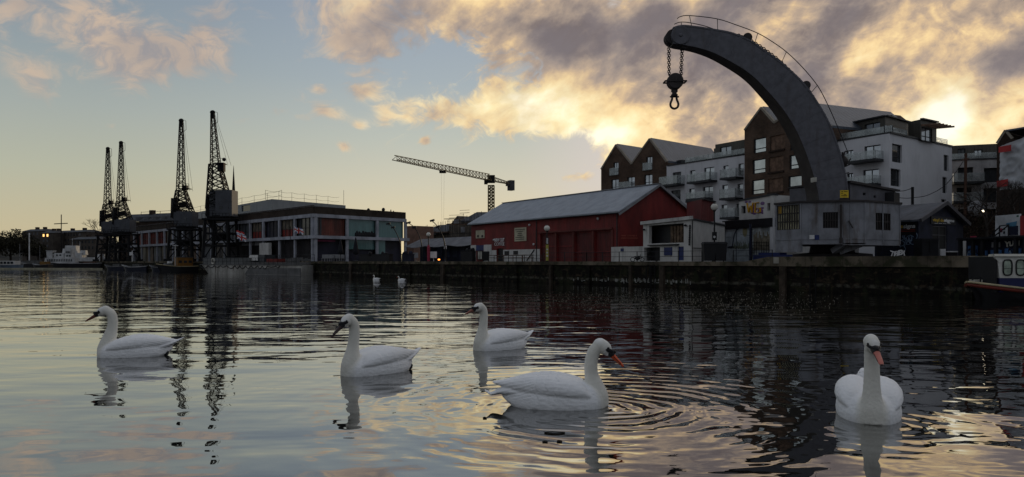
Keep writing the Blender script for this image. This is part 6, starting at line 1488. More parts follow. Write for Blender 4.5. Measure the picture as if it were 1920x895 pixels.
# long grey barge, stained, moored at the museum quay
def barge():
    a, b = G(400, 124), G(594, 108); c = (a + b) / 2; d = (b - a); L = d.length; rz = math.atan2(d.y, d.x)
    B = Boat('barge', c.x, c.y, rz, 'long pale grey rust-streaked barge moored in front of the museum building', 'barge')
    HG = pmat('stained_grey_hull', (.31, .30, .275), .7, var=.3, vscale=.5, stain=.7, staincol=(.07, .06, .04)); HU = pmat('bulwark_grey', (.13, .135, .135), .75, stain=.5)
    m = MB(); W_ = 2.6; rings = []
    for x, xb, w in ((-L / 2, -L / 2 + 2.4, .8), (-L / 2 + 1.5, -L / 2 + 3.2, 1.0), (L / 2 - .3, L / 2 - .5, 1.0), (L / 2, L / 2 - .35, .95)):
        rings.append([B.v(x, -W_ * w, 1.45), B.v(xb, -W_ * w, -.05), B.v(xb, -W_ * w * .9, -.6), B.v(xb, W_ * w * .9, -.6), B.v(xb, W_ * w, -.05), B.v(x, W_ * w, 1.45)])
    m.loft(rings); hull = m.build('hull', HG, B.root)
    m = MB()
    for sy in (-1, 1): m.bar(B.v(-L / 2 + .4, sy * W_, 1.45), B.v(L / 2, sy * W_, 1.45), .16, .12)
    m.build('rubbing_strake', DECK, B.root)
    m = MB(); m.hexa([B.v(-L * .02, -W_ - .005, .02), B.v(L / 2 - .35, -W_ - .005, .02), B.v(L / 2 - .35, -W_ + .1, .02), B.v(-L * .02, -W_ + .1, .02)], [B.v(L * .02, -W_ - .035, 1.0), B.v(L / 2 - .3, -W_ - .035, 1.0), B.v(L / 2 - .3, -W_ + .1, 1.0), B.v(L * .02, -W_ + .1, 1.0)]); m.build('dark_plating', pmat('dull_grey_plating', (.12, .12, .12), .7, stain=.5), hull)
    # heavy draped rope / weed garland along the hull
    random.seed(2); m = MB(); x = -L / 2 + .5
    while x < L * .28:
        w = random.uniform(1.0, 2.4); dz = random.uniform(.15, .5); pts = [B.v(x + w * t / 6, -W_ - .06, 1.30 - dz * math.sin(math.pi * t / 6) + random.uniform(-.03, .03)) for t in range(7)]; m.tube(pts, .055, 5); x += w
    m.build('hanging_rope', BLACK, B.root)
    m = MB()
    for k in range(9): x = -L / 2 + 3 + k * 1.6 + random.uniform(-.7, .7); w2 = random.uniform(.05, .3); zb_ = random.uniform(.05, .7); m.hexa([B.v(x + w2 * .4, -W_ - .012, zb_), B.v(x + w2 * .6, -W_ - .012, zb_), B.v(x + w2, -W_ - .012, 1.25), B.v(x, -W_ - .012, 1.25)], [B.v(x + w2 * .4, -W_ - .02, zb_), B.v(x + w2 * .6, -W_ - .02, zb_), B.v(x + w2, -W_ - .02, 1.25), B.v(x, -W_ - .02, 1.25)])
    m.build('rust_streaks', pmat('rust_stain', (.10, .075, .05), .9), hull)
    B.box(-L / 2 + L * .24, 0, 1.5, (L * .42, W_ * 1.8, 1.05), HU, 'bulwark'); B.box(L * .22, 0, 1.5, (L * .5, W_ * 1.7, .35), DECK, 'deck')
    m = MB(); m.tube([B.v(-L / 2 + 3.9 + .42 * math.cos(t), -W_ * .93, 2.0 + .42 * math.sin(t)) for t in [k * math.pi / 8 for k in range(16)]], .12, 7, closed=True); m.build('lifebelt', CREAM, B.root)
    B.box(-L * .03, .1, 2.1, (3.0, 2.0, .85), WRENDER_D, 'covered_dinghy', taper=.8); B.box(L * .045, .1, 1.9, (1.7, 2.0, 1.1), GLASS_D, 'wheel_shelter'); B.box(L * .16, 0, 1.85, (2.6, 2.4, .5), MATS['red_panel'], 'hatch')
    B.post(rail_pts(L * .9, -W_ * .98, 1.5, 1.0, 22), .05, SILH, 'rail'); B.post([((L * .27, 0, 1.5), (L * .27, 0, 7.2))], .09, SILH, 'flag_mast')
    random.seed(6); m = MB()
    for k in range(14): q = B.v(L * random.uniform(.1, .45), random.uniform(-1.5, 1.5), 1.85); m.box(q + Vector((0, 0, .2)), (random.uniform(.3, .9), .5, random.uniform(.3, 1.0)), random.random())
    m.build('deck_clutter', DECK, B.root)
    m = MB(); m.bar(B.v(L / 2 - .3, -1, 1.6), P(604, 489, 107), .05, .05); m.build('mooring_rope', ROPE, B.root)
barge()
FW, FR, FB = WHITE, pmat('flag_red', (.42, .03, .03), .8), pmat('flag_blue', (.05, .07, .25), .8)
def flag(c, w, h, rz, label, red_first, name='flag'):
    """waving cloth with a cross pattern"""
    m = MB(); nu, nv = 14, 8; g = []
    for j in range(nv + 1):
        g.append(m.idx([Vector((c.x + w * i / nu * math.cos(rz), c.y + .18 * math.sin(i * .9 + j * .3) * (i / nu) + w * i / nu * math.sin(rz), c.z + h * j / nv - .5 * (i / nu) * w * .55 + .06 * math.sin(i * .8))) for i in range(nu + 1)]))
    for j in range(nv):
        for i in range(nu):
            u, v = (i + .5) / nu * 2 - 1, (j + .5) / nv * 2 - 1
            if red_first: k = 1 if (abs(u) < .14 or abs(v) < .22) else 0 if (abs(u) < .28 or abs(v) < .42) else 0 if abs(abs(u) - abs(v)) < .22 else 2
            else: k = 1 if v > .3 else 0 if v > -.2 else 2
            m.cur = k; m.addf([g[j] + i, g[j] + i + 1, g[j + 1] + i + 1, g[j + 1] + i])
    return solo(m, name, [FW, FR, FB], label, 'flag', c)
flag(P(444.5, 448, 128), 1.9, 1.0, R(-20), 'drooping blue and white crossed flag beside the big-housed dock crane', True)
flag(P(443.5, 440, 130), 1.5, .75, R(-15), 'small red and white flag above the blue one by the big-housed dock crane', False)
flag(P(551, 435, 112), 1.5, .8, R(-10), 'red, white and blue crossed flag on the barge mast before the museum', True)
def tug():
    c = G(338, 140); B = Boat('tug_boat', c.x, c.y, R(180 + 42) , 'small black tug with an orange-brown wooden cabin and white mast under the dock cranes', 'tug')
    B.hull(8.5, 3.0, 1.0, .5, .2, HULLK); B.gunwale(pmat('worn_cream_rail', (.30, .25, .15), .7, stain=.4), .08)
    WD = pmat('varnished_wood', (.22, .10, .02), .5, var=.3, stain=.3); q = B.box(-.6, 0, 1.1, (2.8, 1.9, 1.6), WD, 'cabin'); B.box(-.6, 0, 2.7, (3.1, 2.1, .12), DECK, 'cabin_roof')
    m = MB()
    for k in range(3): 
        for sy in (-1, 1): a = B.v(-1.5 + k * .9, sy * .97, 1.9); m.box(a, (.55, .06, .45), B.rz)
    m.build('cabin_window', GLASS_D, q)
    B.post([((.9, 0, 1.1), (.9, 0, 5.0)), ((.4, 0, 4.9), (1.4, 0, 4.9))], .14, WHITE, 'mast'); B.box(2.2, 0, 1.1, (1.6, 1.5, .5), DECK, 'fore_hatch', taper=.7); B.box(2.0, .4, 1.6, (.7, .7, .4), WHITE, 'locker')
tug()
def small_boats():
    for px, D, L, lb, cl in ((253, 158, 6.0, 'small dark open boat with pale grey gunwale beneath the third dock crane', .28), (216, 168, 5.2, 'small dark workboat moored at the foot of the leftmost dock cranes', .12), (300, 150, 4.6, 'small low black rowing boat left of the wooden-cabin tug', .10)):
        c = G(px, D); B = Boat('moored_boat', c.x, c.y, R(172), lb, 'boat', 'small boats moored under the dock cranes'); B.hull(L, 1.9, .75, .45, .2, pmat('navy_hull', (.016, .018, .03), .4)); B.gunwale(pmat('gunwale_%s' % ('pale' if cl > .2 else 'dark'), (cl, cl, cl * 1.02), .7), .09)
        B.box(-.6, 0, .8, (1.6, 1.2, .55 if px != 300 else .2), DECK, 'cuddy'); B.box(1.1, 0, .75, (.5, 1.2, .3), DECK, 'thwart')
small_boats()
def ship():
    c = G(138, 215); B = Boat('passenger_ship', c.x, c.y, R(180 + 8), 'white passenger ship with black hull, round-ended saloon and tall cross-shaped mast at far left', 'ship')
    WS = pmat('ship_white', (.42, .42, .42), .6, stain=.35, staincol=(.16, .15, .14)); L = 15.6
    B.hull(L, 4.6, 1.35, .6, .1, HULLK, 1.0, .7); B.gunwale(WS, .07)
    m = MB(); rings = []
    for x, w in ((-1.0, 1.6), (0, 2.0), (4.5, 2.0), (6.2, 1.6), (7.3, .9), (7.7, .3)): rings.append([B.v(x, -w, 1.5), B.v(x, w, 1.5), B.v(x + .1 if x < 6 else x - .2, w, 3.0), B.v(x + .1 if x < 6 else x - .2, -w, 3.0)])
    m.loft(rings); sal = m.build('saloon', WS, B.root)
    m = MB()
    for k in range(15):
        x = -.4 + k * .45
        for sy in (-1, 1): m.hexa([B.v(x, sy * 1.9, 1.9), B.v(x + .22, sy * 1.9, 1.9), B.v(x + .28, sy * 1.9, 2.6), B.v(x + .06, sy * 1.9, 2.6)], [B.v(x, sy * 2.03, 1.9), B.v(x + .22, sy * 2.03, 1.9), B.v(x + .28, sy * 2.03, 2.6), B.v(x + .06, sy * 2.03, 2.6)])
    m.build('saloon_windows', GLASS_D, sal)
    B.box(6.0, 0, 3.0, (1.5, 2.0, 1.9), WS, 'wheelhouse', taper=1.1); B.box(6.0, 0, 4.1, (1.62, 2.1, .5), GLASS_D, 'wheelhouse_window'); B.box(6.0, 0, 4.95, (1.9, 2.4, .12), WS, 'wheelhouse_roof')
    B.box(3.4, 0, 3.0, (2.6, 2.6, 1.3), WS, 'deck_house'); B.box(1.0, 0, 3.0, (1.8, 2.6, 2.6), WS, 'bridge', taper=.95); B.box(2.0, 0, 4.3, (1.5, 1.6, 1.3), WS, 'funnel', taper=.8)
    for x, z, w in ((3.0, 3.5, .5), (3.9, 3.5, .5), (1.0, 4.4, 1.2), (1.2, 3.3, .5), (.5, 3.3, .5)): B.box(x, -1.34, z, (w, .06, .45), GLASS_D, 'window'); B.box(x, 1.34, z, (w, .06, .45), GLASS_D, 'window')
    B.box(4.6, -1.2, 3.0, (1.6, .7, .5), WS, 'lifeboat', taper=.7); B.post(rail_pts(3.0, 1.4, 4.3, .8, 6), .05, WS, 'rail')
    B.post([((3.3, 0, 4.2), (3.3, 0, 15.4)), ((1.6, 0, 12.9), (5.2, 0, 12.7)), ((2.8, 0, 4.2), (2.8, 0, 7.4))], .27, SILH, 'mast'); B.post(rail_pts(6.0, -1.6, 3.0, .9, 12), .06, WS, 'rail')
    B.box(-4.6, 0, 1.3, (3.0, 2.4, .6), MATS['rusty_iron'], 'aft_deck')
    c = G(165, 236); B = Boat('supply_ship', c.x, c.y, R(180 + 8), 'grey-white working ship moored behind the passenger ship, only its upper decks showing', 'ship')
    B.hull(16, 5, 1.7, .5, .1, HULLK, 1, .7); B.box(3.6, 0, 1.6, (5.0, 3.4, 3.0), WS, 'deck_house', taper=.97); B.box(4.6, 0, 4.5, (3.4, 3.0, 2.4), WS, 'bridge', taper=.92); B.box(-2.2, 0, 1.6, (7.0, 3.0, 1.6), WS, 'aft_house'); B.box(1.2, 0, 4.0, (1.8, 2, 1.4), WS, 'lifeboat', taper=.8); B.box(-4.0, 0, 3.2, (2.4, 1.6, 1.0), WS, 'cargo', taper=.9)
    B.post([((4.6, 0, 6.9), (4.6, 0, 9.2)), ((2.4, 0, 5.5), (2.4, 0, 8.2))], .12, WS, 'mast')
    B.box(4.0, -1.75, 5.3, (1.0, .1, .6), GLASS_D, 'window'); B.box(1.6, -1.6, 2.8, (1.1, .1, .6), GLASS_D, 'window')
ship()
def left_boats():
    for px, D, L, fb, mast, top, lb in ((58, 205, 9.5, 1.3, .20, 437, 'dark ketch with a tall thick white mast at far left'), (40, 215, 6.0, 1.1, .08, 458, 'small dark boat with a thin pale mast left of the tall white mast'), (78, 190, 5.0, 1.0, .05, 461, 'small dark launch just left of the passenger ship')):
        c = G(px, D); B = Boat('moored_yacht', c.x, c.y, R(172), lb, 'boat', 'masted boats moored far left'); B.hull(L, 2.6, fb, .5, .2, HULLK); B.gunwale(DECK, .07); B.box(-1, 0, fb, (L * .35, 1.6, .9), pmat('tarp_ochre', (.16, .09, .03), .9) if L == 5.0 else DECK, 'cabin')
        B.post([((.5, 0, fb), (.5, 0, 2 + (490 - top) / K * D))], mast * 1.6, WHITE if mast > .1 else CONC, 'mast'); B.post([((.5, 0, fb + 2.0), (-2.0, 0, fb + 1.8)), ((.5, 0, 1.5 + (490 - top) / K * D), (L * .45, 0, fb)), ((.5, 0, 1.5 + (490 - top) / K * D), (-L * .45, 0, fb))], .04, SILH, 'rigging')
    for px, D, lb, mt in ((14, 195, 'long low boat with a pale white-windowed cabin at the far left edge', WRENDER_D), (-30, 190, 'low white cruiser cut by the left edge', WRENDER_D)):
        c = G(px, D); B = Boat('cabin_boat', c.x, c.y, R(176), lb); B.hull(7.5, 2.6, 1.0, .3, .1, pmat('pale_blue_hull', (.10, .13, .17), .5)); B.gunwale(CONC, .06); q = B.box(-.2, 0, .95, (5.2, 2.0, 1.15), mt, 'cabin')
        m = MB()
        for k in range(5): m.box(B.v(-2.0 + k * .95, -1.03, 1.6) , (.7, .06, .6), B.rz); m.box(B.v(-2.0 + k * .95, 1.03, 1.6), (.7, .06, .6), B.rz)
        m.build('cabin_windows', GLASS_D, q)
    # pale pontoon edge on the water at far left
    m = MB(); m.prism([tuple(G(-200, 192)), tuple(G(192, 180)), tuple(G(192, 182)), tuple(G(-200, 194))], -.2, .32); solo(m, 'pontoon', pmat('pontoon_edge', (.30, .28, .20), .7, stain=.3), 'long low pale pontoon lying along the water at far left', 'pontoon', P(100, 500, 186))
left_boats()
def narrowboat():
    x0, y0 = G(1815, 38.6); rz = -.07; L = 11.0
    B = Boat('cabin_cruiser', x0 + L / 2 * math.cos(rz), y0 + L / 2 * math.sin(rz), rz, 'old river boat with white round-windowed cabin and cream and red rail at the right edge', 'boat')
    m = MB(); rings = []; sh = []
    for k in range(25):
        t = k / 24; x = -L / 2 + L * t; w = 1.7 * (1 - (1 - min(1, t / .18)) ** 2.4) ** .62 if t < .18 else 1.7; w = max(w, .05); top = .95 - .47 * min(1, t / .32) ** .8 + 0; xb = x + max(0, .55 * (1 - t / .3))
        sh.append((x, w, top)); rings.append([B.v(x, -w, top), B.v(xb, -w * .92, .25), B.v(xb, -w * .6, -.5), B.v(xb, w * .6, -.5), B.v(xb, w * .92, .25), B.v(x, w, top)])
    m.loft(rings); B.h = m.build('hull', HULLK, B.root, 'auto')
    for nm, dz, r, mt in (('cream_rail', -.02, .055, pmat('rail_cream', (.42, .36, .22), .6, stain=.3)), ('red_strake', -.17, .085, pmat('strake_red', (.13, .02, .012), .6, stain=.4))):
        m = MB(); 
        for sy in (-1, 1): m.tube([B.v(x - (.02), sy * (w + .03), z + dz) for x, w, z in sh], r, 8)
        m.build(nm, mt, B.root)
    CAB = pmat('boat_cabin_white', (.55, .54, .50), .5, stain=.15); NV = pmat('navy_cabin_paint', (.018, .022, .08), .45)
    # cabin: lower navy, upper white with raked end
    xs = -L / 2 + .85; yw = 1.28; zt, zm, zb = 2.24, 1.16, .45
    m = MB(); q = [(xs, -yw), (L / 2, -yw), (L / 2, yw), (xs, yw)]; m.hexa([B.v(a, b, zb) for a, b in q], [B.v(a, b, zm) for a, b in q]); m.build('cabin_base', NV, B.root)
    wins = [(xs + .16 + k * .62, 1.27, xs + .16 + k * .62 + .42, 2.10) for k in range(13)]
    W = Wall(Vector(B.v(xs - .1, -yw, 0)[:2]), Vector(B.v(L / 2, -yw, 0)[:2])); 
    if W.d.dot(Vector((math.cos(rz), math.sin(rz)))) < 0: pass
    m = MB(); W.block(m, [(0.1, zm), (W.L, zm), (W.L, zt), (0, zt)], [], 0, yw * 2, .05); m.build('cabin_side', CAB, B.root)
    m = MB(); q = [(xs - .3, -yw - .12), (L / 2, -yw - .12), (L / 2, yw + .12), (xs + .9, yw + .12)]; m.hexa([B.v(a, b, zt) for a, b in q], [B.v(a, b * .96, zt + .12) for a, b in q]); m.build('cabin_roof', CREAM, B.root)
    m = MB(); m.hexa([B.v(xs - .02, -yw - .03, zt - .32), B.v(xs + .1, -yw - .03, zt - .32), B.v(xs + .1, -yw + .1, zt - .32), B.v(xs - .02, -yw + .1, zt - .32)], [B.v(xs - .28, -yw - .03, zt), B.v(xs + .1, -yw - .03, zt), B.v(xs + .1, -yw + .1, zt), B.v(xs - .28, -yw + .1, zt)]); m.build('roof_bracket', CAB, B.root)
    m = MB(); m.hexa([B.v(xs - .17, -yw + .02, zb), B.v(xs - .12, -yw + .02, zb), B.v(xs - .12, yw, zb), B.v(xs - .17, yw, zb)], [B.v(xs - .17, -yw + .02, zt - .01), B.v(xs - .12, -yw + .02, zt - .01), B.v(xs - .12, yw, zt - .01), B.v(xs - .17, yw, zt - .01)]); m.build('cabin_end_shade', BLACK, B.root)  # black sheet over the white end wall, standing in for its shade
    def oval(u, z, hw, hh, off, n=28, e=.55):
        return [W.p(u + hw * math.copysign(abs(math.cos(t)) ** e, math.cos(t)), z + hh * math.copysign(abs(math.sin(t)) ** e, math.sin(t)), off) for t in [2 * math.pi * k / n for k in range(n)]]
    PN = pmat('boat_window_pane', (.28, .33, .27), .15, .2, var=.4, vscale=2)
    for a, b, c, d in wins:
        u = (a + c) / 2 - xs + .1; z = (b + d) / 2; m = MB(); m.tube(oval(u, z, .21, .38, .03), .035, 6, closed=True); m.bar(W.p(u - .19, z - .05, .02), W.p(u + .19, z - .05, .02), .02, .02); f = m.build('window', BLACK, B.root)
        m = MB(); m.hexa(oval(u, z, .20, .37, .003), oval(u, z, .20, .37, .015)); m.build('pane', PN, f)
    B.post([((-L / 2 + .4, -.4, .9), (-L / 2 + .4, -.4, 1.2)), ((-L / 2 + .4, .5, .9), (-L / 2 + .4, .5, 1.2)), ((-L / 2 + .2, 0, 1.05), (-L / 2 + 1.2, .2, 1.15))], .07, BLACK, 'bollard')
    B.box(-L / 2 + .45, .1, .93, (.4, .5, .12), CREAM, 'deck_locker')
    m = MB(); m.tube([Vector(q) for q in spl([tuple(P(1822, 497, 42.5)), tuple(P(1833, 503, 41)), tuple(P(1848, 505, 40)), tuple(P(1858, 508, 39))], 5)], .03, 5); m.tube([Vector(q) for q in spl([tuple(P(1822, 512, 42)), tuple(P(1838, 519, 40)), tuple(P(1858, 523, 38))], 5)], .03, 5); m.build('mooring_rope', ROPE, B.root)
    m = MB(); m.lathe(P(1856, 520, 39.5), [(.1, -.45), (.42, -.4), (.46, 0), (.42, .45), (.44, .5), (.05, .52)], 16); o = solo(m, 'mooring_drum', MATS['rusty_iron'], 'dark drum standing on the ledge behind the white-cabin boat', 'drum', P(1856, 520, 39.5))
    m = MB(); c = P(1850, 545, 40.2); m.prism([(c.x - 1.0, c.y - .35), (c.x + 1.4, c.y - .9), (c.x + 1.6, c.y + 2.2), (c.x - 1.0, c.y + 2.2)], -1, 1.13 - .45 + .05); solo(m, 'stone_ledge', QSTONE, 'low dark stone ledge at the foot of the quay wall behind the white-cabin boat', 'ledge', c)
narrowboat()

# ---------------------------------------------------------------- sign-painting hut and the clutter on its right
def hut():
    root = thing('sign_hut', P(1722, 480, 56), 'dark blue pitched-roof hut lettered vinyl designs, right of the big crane', 'hut')
    A = G(1722, 54); Lw = Wall(G(1640, 57.6), A); Fw = Wall(A, G(1806, 58)); zb = 2.2
    NAVY = pmat('navy_boards', (.012, .014, .028), .7, var=.5, vscale=1.0, stain=.3); ze = Fw.uz(1722, 410)[1]; za = Fw.uz(1767, 383)[1]; um = Fw.u(1766)
    m = MB(); Fw.block(m, [(0, zb), (Fw.L, zb), (Fw.L, ze - .1), (um, za), (0, ze)], [Fw.rect(1748.5, 423, 1776, 479)], 0, .02, .2); Lw.block(m, [(0, zb), (Lw.L, zb), (Lw.L, ze), (0, ze)], [], 0, .02); corner_back(m, Lw, Fw, zb, ze - .35); m.build('wall', NAVY, root)
    dv = Lw.A - Lw.B
    def rp(u, z, t, over=0.0): q = Fw.p(u, z, over).to_2d() + dv * t; return Vector((q.x, q.y, z))
    m = MB()
    for u0, z0, u1, z1 in ((-.35, ze - .22, um, za), (um, za, Fw.L + .35, ze - .3)):
        a = [rp(u0, z0, -.06), rp(u1, z1, -.06), rp(u1, z1, 1.05), rp(u0, z0, 1.05)]; m.hexa(a, [q + Vector((0, 0, .14)) for q in a])
    m.build('roof', ribbed_mat('felted_roof', (.075, .08, .095), math.atan2(dv.y, dv.x), 1.0, .8, 0, .03, .3, stain=.4, ratio=.1), root)
    m = MB(); m.bar(Fw.p(-.35, ze - .15, .36), Fw.p(um, za + .08, .36), .12, .26); m.bar(Fw.p(um, za + .08, .36), Fw.p(Fw.L + .35, ze - .25, .36), .12, .26); m.build('bargeboard', pmat('grey_bargeboard', (.085, .08, .085), .8), root)
    m = MB(); e = Fw.rect(1744, 407, 1790, 421); Fw.slab(m, e[0], e[1], e[2], e[3], .02, .08); b1 = m.build('sign_board', BLACK, root); e2 = Lw.rect(1686, 414, 1719, 438); m = MB(); Lw.slab(m, e2[0], e2[1] - .1, e2[2], e2[3], .02, .08); b2 = m.build('sign_board', BLACK, root)
    YG = pmat('sign_gold', (.50, .33, .04), .6)
    for txt, px0, px1, py, h, w, mt, par in (('vinyl de', 1746.5, 1767.5, 415.6, 6.6, Fw, YG, b1), ('signs', 1767.8, 1787, 416.4, 6.8, Fw, WHITE, b1), ('de', 1684.5, 1695, 428, 9, Lw, YG, b2), ('signs', 1695.5, 1717.5, 427.6, 9, Lw, WHITE, b2)):
        o, q = write(txt, (px0 + px1) / 2, py, h * .8, mt, off=.085, w=w, bold=.012, width=abs(w.u(px1) - w.u(px0))); o.parent = par; o.location = q - ORG[root.name]; ORG[o.name] = ORG[root.name]
    m = MB()
    for k in range(4): e = Fw.rect(1750 + k * 8, 418.9, 1756 + k * 8, 419.6); Fw.slab(m, e[0], e[1], e[2], e[3], .08, .09)
    m.build('small_lettering', WHITE, b1)
    m = MB()
    for py, mt_ in ((431, 0), (434, 1)):
        e = Lw.rect(1687, py - .5, 1717.5, py + .7); Lw.slab(m, e[0], e[1], e[2], e[3], .08, .09)
    m.build('red_sign_line', pmat('sign_red', (.25, .04, .02), .6), b2)
    e = Fw.rect(1749, 424, 1776, 479); Fw.window((e[0], zb, e[2], e[3]), root, pmat('sooty_pane', (0, 0, 0)), pmat('grey_bargeboard', (0, 0, 0)), 1, 0, hs=[.72], off=-.1, name='glazed_door')
    # painted scrawls on the long side
    PB = pmat('graffiti_pale_blue', (.16, .22, .30), .8, var=.3); random.seed(14); m = MB()
    for k in range(16):
        px, py = random.uniform(1687, 1716), random.uniform(440, 468); c = Lw.at(px, py, .03); r = random.uniform(.12, .45); a0 = random.uniform(0, 6); pts = [c + Vector((Lw.d.x, Lw.d.y, 0)) * r * math.cos(a0 + t * .5) + Vector((0, 0, r * math.sin(a0 + t * .5))) for t in range(random.choice((5, 7, 9)))]; m.tube(pts, .03, 4)
    m.build('graffiti', PB, root)
    # white tag letters on the low kerb wall in front
    kb = Wall((1655, 50), (1800, 49)); m = MB(); kb.slab(m, 0, 2.2, kb.L, 2.36, -.3, 0); o = solo(m, 'kerb_wall', BLACK, 'low dark kerb wall with a white scrawled tag right of the crane', 'wall', kb.p(0, 2.2))
    me, wd = text_mesh('TREK', .33, .015, .01); me.materials.append(WHITE); 
    t = bpy.data.objects.new('tag_lettering', me); COL.objects.link(t); t.rotation_euler = (R(90), 0, R(-4)); t.parent = o; t.location = kb.at(1682, 479.5, .10) - ORG[o.name]; 
    for v in me.vertices: v.co.x += .12 * math.sin(v.co.y * 9); v.co.y += .05 * math.sin(v.co.x * 6)
    f = abs(kb.u(1698) - kb.u(1667)) / wd
    for v in me.vertices: v.co.x *= f
    for px, w_, h_, mt, nm, lb, ct in ((1736, 30, 34, BLACK, 'black_skip', 'large black bin store in front of the hut doors', 'bin'), (1767.5, 10, 15, WHITE, 'notice_panel', 'white notice panel leaning by the black bins', 'sign'), (1783, 15, 11, WHITE, 'white_lidded_bin', 'dark bin with a white lid at the end of the raised quay', 'bin')):
        D = 49.5; c = P(px, 480, D); m = MB(); hh = h_ / K * D; ww = w_ / K * D
        if nm == 'white_lidded_bin': m.cur = 1; m.box((c.x, c.y, 2.28 + hh * .4), (ww * .9, .6, hh * .8)); m.cur = 0; m.box((c.x, c.y, 2.28 + hh * .9), (ww, .7, hh * .2))
        elif nm == 'black_skip':
            m.hexa([Vector((c.x + a * ww * .48, c.y + b * .5, 2.28)) for a, b in ((-1, -1), (1, -1), (1, 1), (-1, 1))], [Vector((c.x + a * ww * .5, c.y + b * .55, 2.28 + hh * .93)) for a, b in ((-1, -1), (1, -1), (1, 1), (-1, 1))]); m.box((c.x, c.y, 2.28 + hh * .97), (ww * 1.03, 1.2, hh * .06)); m.box((c.x, c.y - .55, 2.28 + hh * .6), (.08, .1, hh * .6)); m.bar((c.x - ww * .45, c.y - .6, 2.28 + hh * .85), (c.x + ww * .45, c.y - .6, 2.28 + hh * .85), .05, .05)
        else: m.box((c.x, c.y, 2.28 + hh * .5), (ww, .1, hh)); m.bar((c.x, c.y + .35, 2.28), (c.x, c.y + .06, 2.28 + hh * .8), .06, .06)
        solo(m, nm, [mt, BLACK], lb, ct, (c.x, c.y, 2.28))
hut()
def right_clutter():
    # dark roofed walkway with graffitied panels between its posts
    root = thing('covered_walkway', P(1850, 480, 47), 'dark open-fronted shelter with blue graffitied panels behind the white-cabin boat', 'shelter')
    W = Wall((1801, 49), (1985, 41.5)); zb = 2.2; zr0 = W.uz(1801, 450)[1]; m = MB(); W.slab(m, 0, zr0, W.L, zr0 + .12, -2.2, .3); W.slab(m, 0, zr0 - .08, W.L, zr0, .0, .12); m.build('roof', BLACK, root)
    for px in (1803, 1826.5, 1844, 1869.5, 1907, 1925): m = MB(); u = W.u(px); W.slab(m, u - .1, zb, u + .12, zr0, .0, .16); m.build('post', BLACK, root)
    BG = pmat('graffiti_blue', (.045, .11, .26), .7, var=.5, vscale=2.5, stain=.3, staincol=(.02, .02, .05)); DK = pmat('dark_panel', (.012, .014, .03), .7)
    m = MB(); W.slab(m, 0, zb, W.L, zr0, -.5, -.4); m.build('back_panel', DK, root)
    m = MB()
    for a, b, c, d in ((1806, 461, 1824, 480), (1834, 470, 1842, 480), (1848, 469, 1868, 480), (1874, 466, 1905, 480), (1909, 464, 1922, 480), (1930, 466, 1960, 480)): e = W.rect(a, b, c, d); W.slab(m, e[0], zb, e[2], e[3], -.38, -.34)
    m.build('blue_panel', BG, root)
    m = MB(); e = W.rect(1850, 454, 1866, 464); W.slab(m, e[0], e[1], e[2], e[3], -.38, -.33); m.build('grey_hatch', CONC, root)
    random.seed(31); m = MB(); m2 = MB()
    for k in range(22):
        px, py = random.uniform(1806, 1950), random.uniform(462, 479); c = W.at(px, py, -.32); r = random.uniform(.08, .3); a0 = random.uniform(0, 6); (m if k % 2 else m2).tube([c + Vector((W.d.x, W.d.y, 0)) * r * math.cos(a0 + t * .5) + Vector((0, 0, r * math.sin(a0 + t * .5))) for t in range(random.choice((4, 6, 9)))], random.uniform(.025, .06), 4)
    m.build('graffiti_strokes', MATS['graffiti_pale_blue'], root); m2.build('graffiti_strokes', DK, root)
    me, wd = text_mesh('YUBI', .30, .02, .01); f = abs(W.u(1903) - W.u(1875)) / wd
    for v in me.vertices: v.co.x *= f; v.co.y += .05 * math.sin(v.co.x * 5)
    me.materials.append(CREAM); t = bpy.data.objects.new('tag_lettering', me); COL.objects.link(t); t.parent = root; t.rotation_euler = (R(90), 0, math.atan2(W.d.y, W.d.x)); t.location = W.at(1889, 461, -.3) - ORG[root.name]
    # hoarding: white panel with marks, red panel beside it, stair in front
    H = Wall((1866, 47.5), (1912, 45.5)); r2 = thing('white_hoarding', H.p(0, 2.2), 'tall white hoarding with small red square and blue wedge above the dark shelter', 'hoarding'); zt = H.uz(1866, 405)[1]
    m = MB(); H.slab(m, 0, zr0 + .12, H.L, zt, -.1, 0); m.build('panel', pmat('hoarding_white', (.46, .47, .48), .7, stain=.2, staincol=(.25, .25, .25)), r2)
    def bit(a, b, c, d, mt, nm): mm = MB(); e = H.rect(a, b, c, d); H.slab(mm, e[0], e[1], e[2], e[3], .0, .02); mm.build(nm, mt, r2)
    bit(1874, 428.5, 1879.5, 435.5, pmat('hoarding_red', (.28, .03, .06), .7), 'red_square'); bit(1881.5, 428, 1885, 431.5, pmat('hoarding_green', (.03, .09, .06), .7), 'green_mark'); bit(1881.5, 434, 1884.5, 438.5, FRAME, 'dark_mark'); bit(1906.5, 404, 1910, 407, MATS['hoarding_green'], 'green_mark')
    m = MB(); q = [H.at(1887, 419, .01), H.at(1907, 415, .01), H.at(1906, 424, .01), H.at(1890, 427, .01)]; m.hexa(q, [v + Vector((H.n.x, H.n.y, 0)) * .02 for v in q]); m.build('blue_wedge', pmat('hoarding_blue', (.07, .18, .27), .7), r2)
    m = MB(); e = H.rect(1891, 424, 1909, 441); H.slab(m, e[0], e[1], e[2], e[3], .0, .03); m.build('stair_opening', pmat('dark_panel', (0, 0, 0)), r2)
    W3 = Wall((1912.5, 45.4), (1990, 42)); m = MB(); W3.slab(m, 0, zr0 + .12, W3.L, W3.uz(1914, 405)[1], -.1, 0); r3 = solo(m, 'red_hoarding', pmat('red_banner', (0, 0, 0)), 'red hoarding cut by the right edge beside the white one', 'hoarding', W3.p(0, 2.2))
    m = MB()
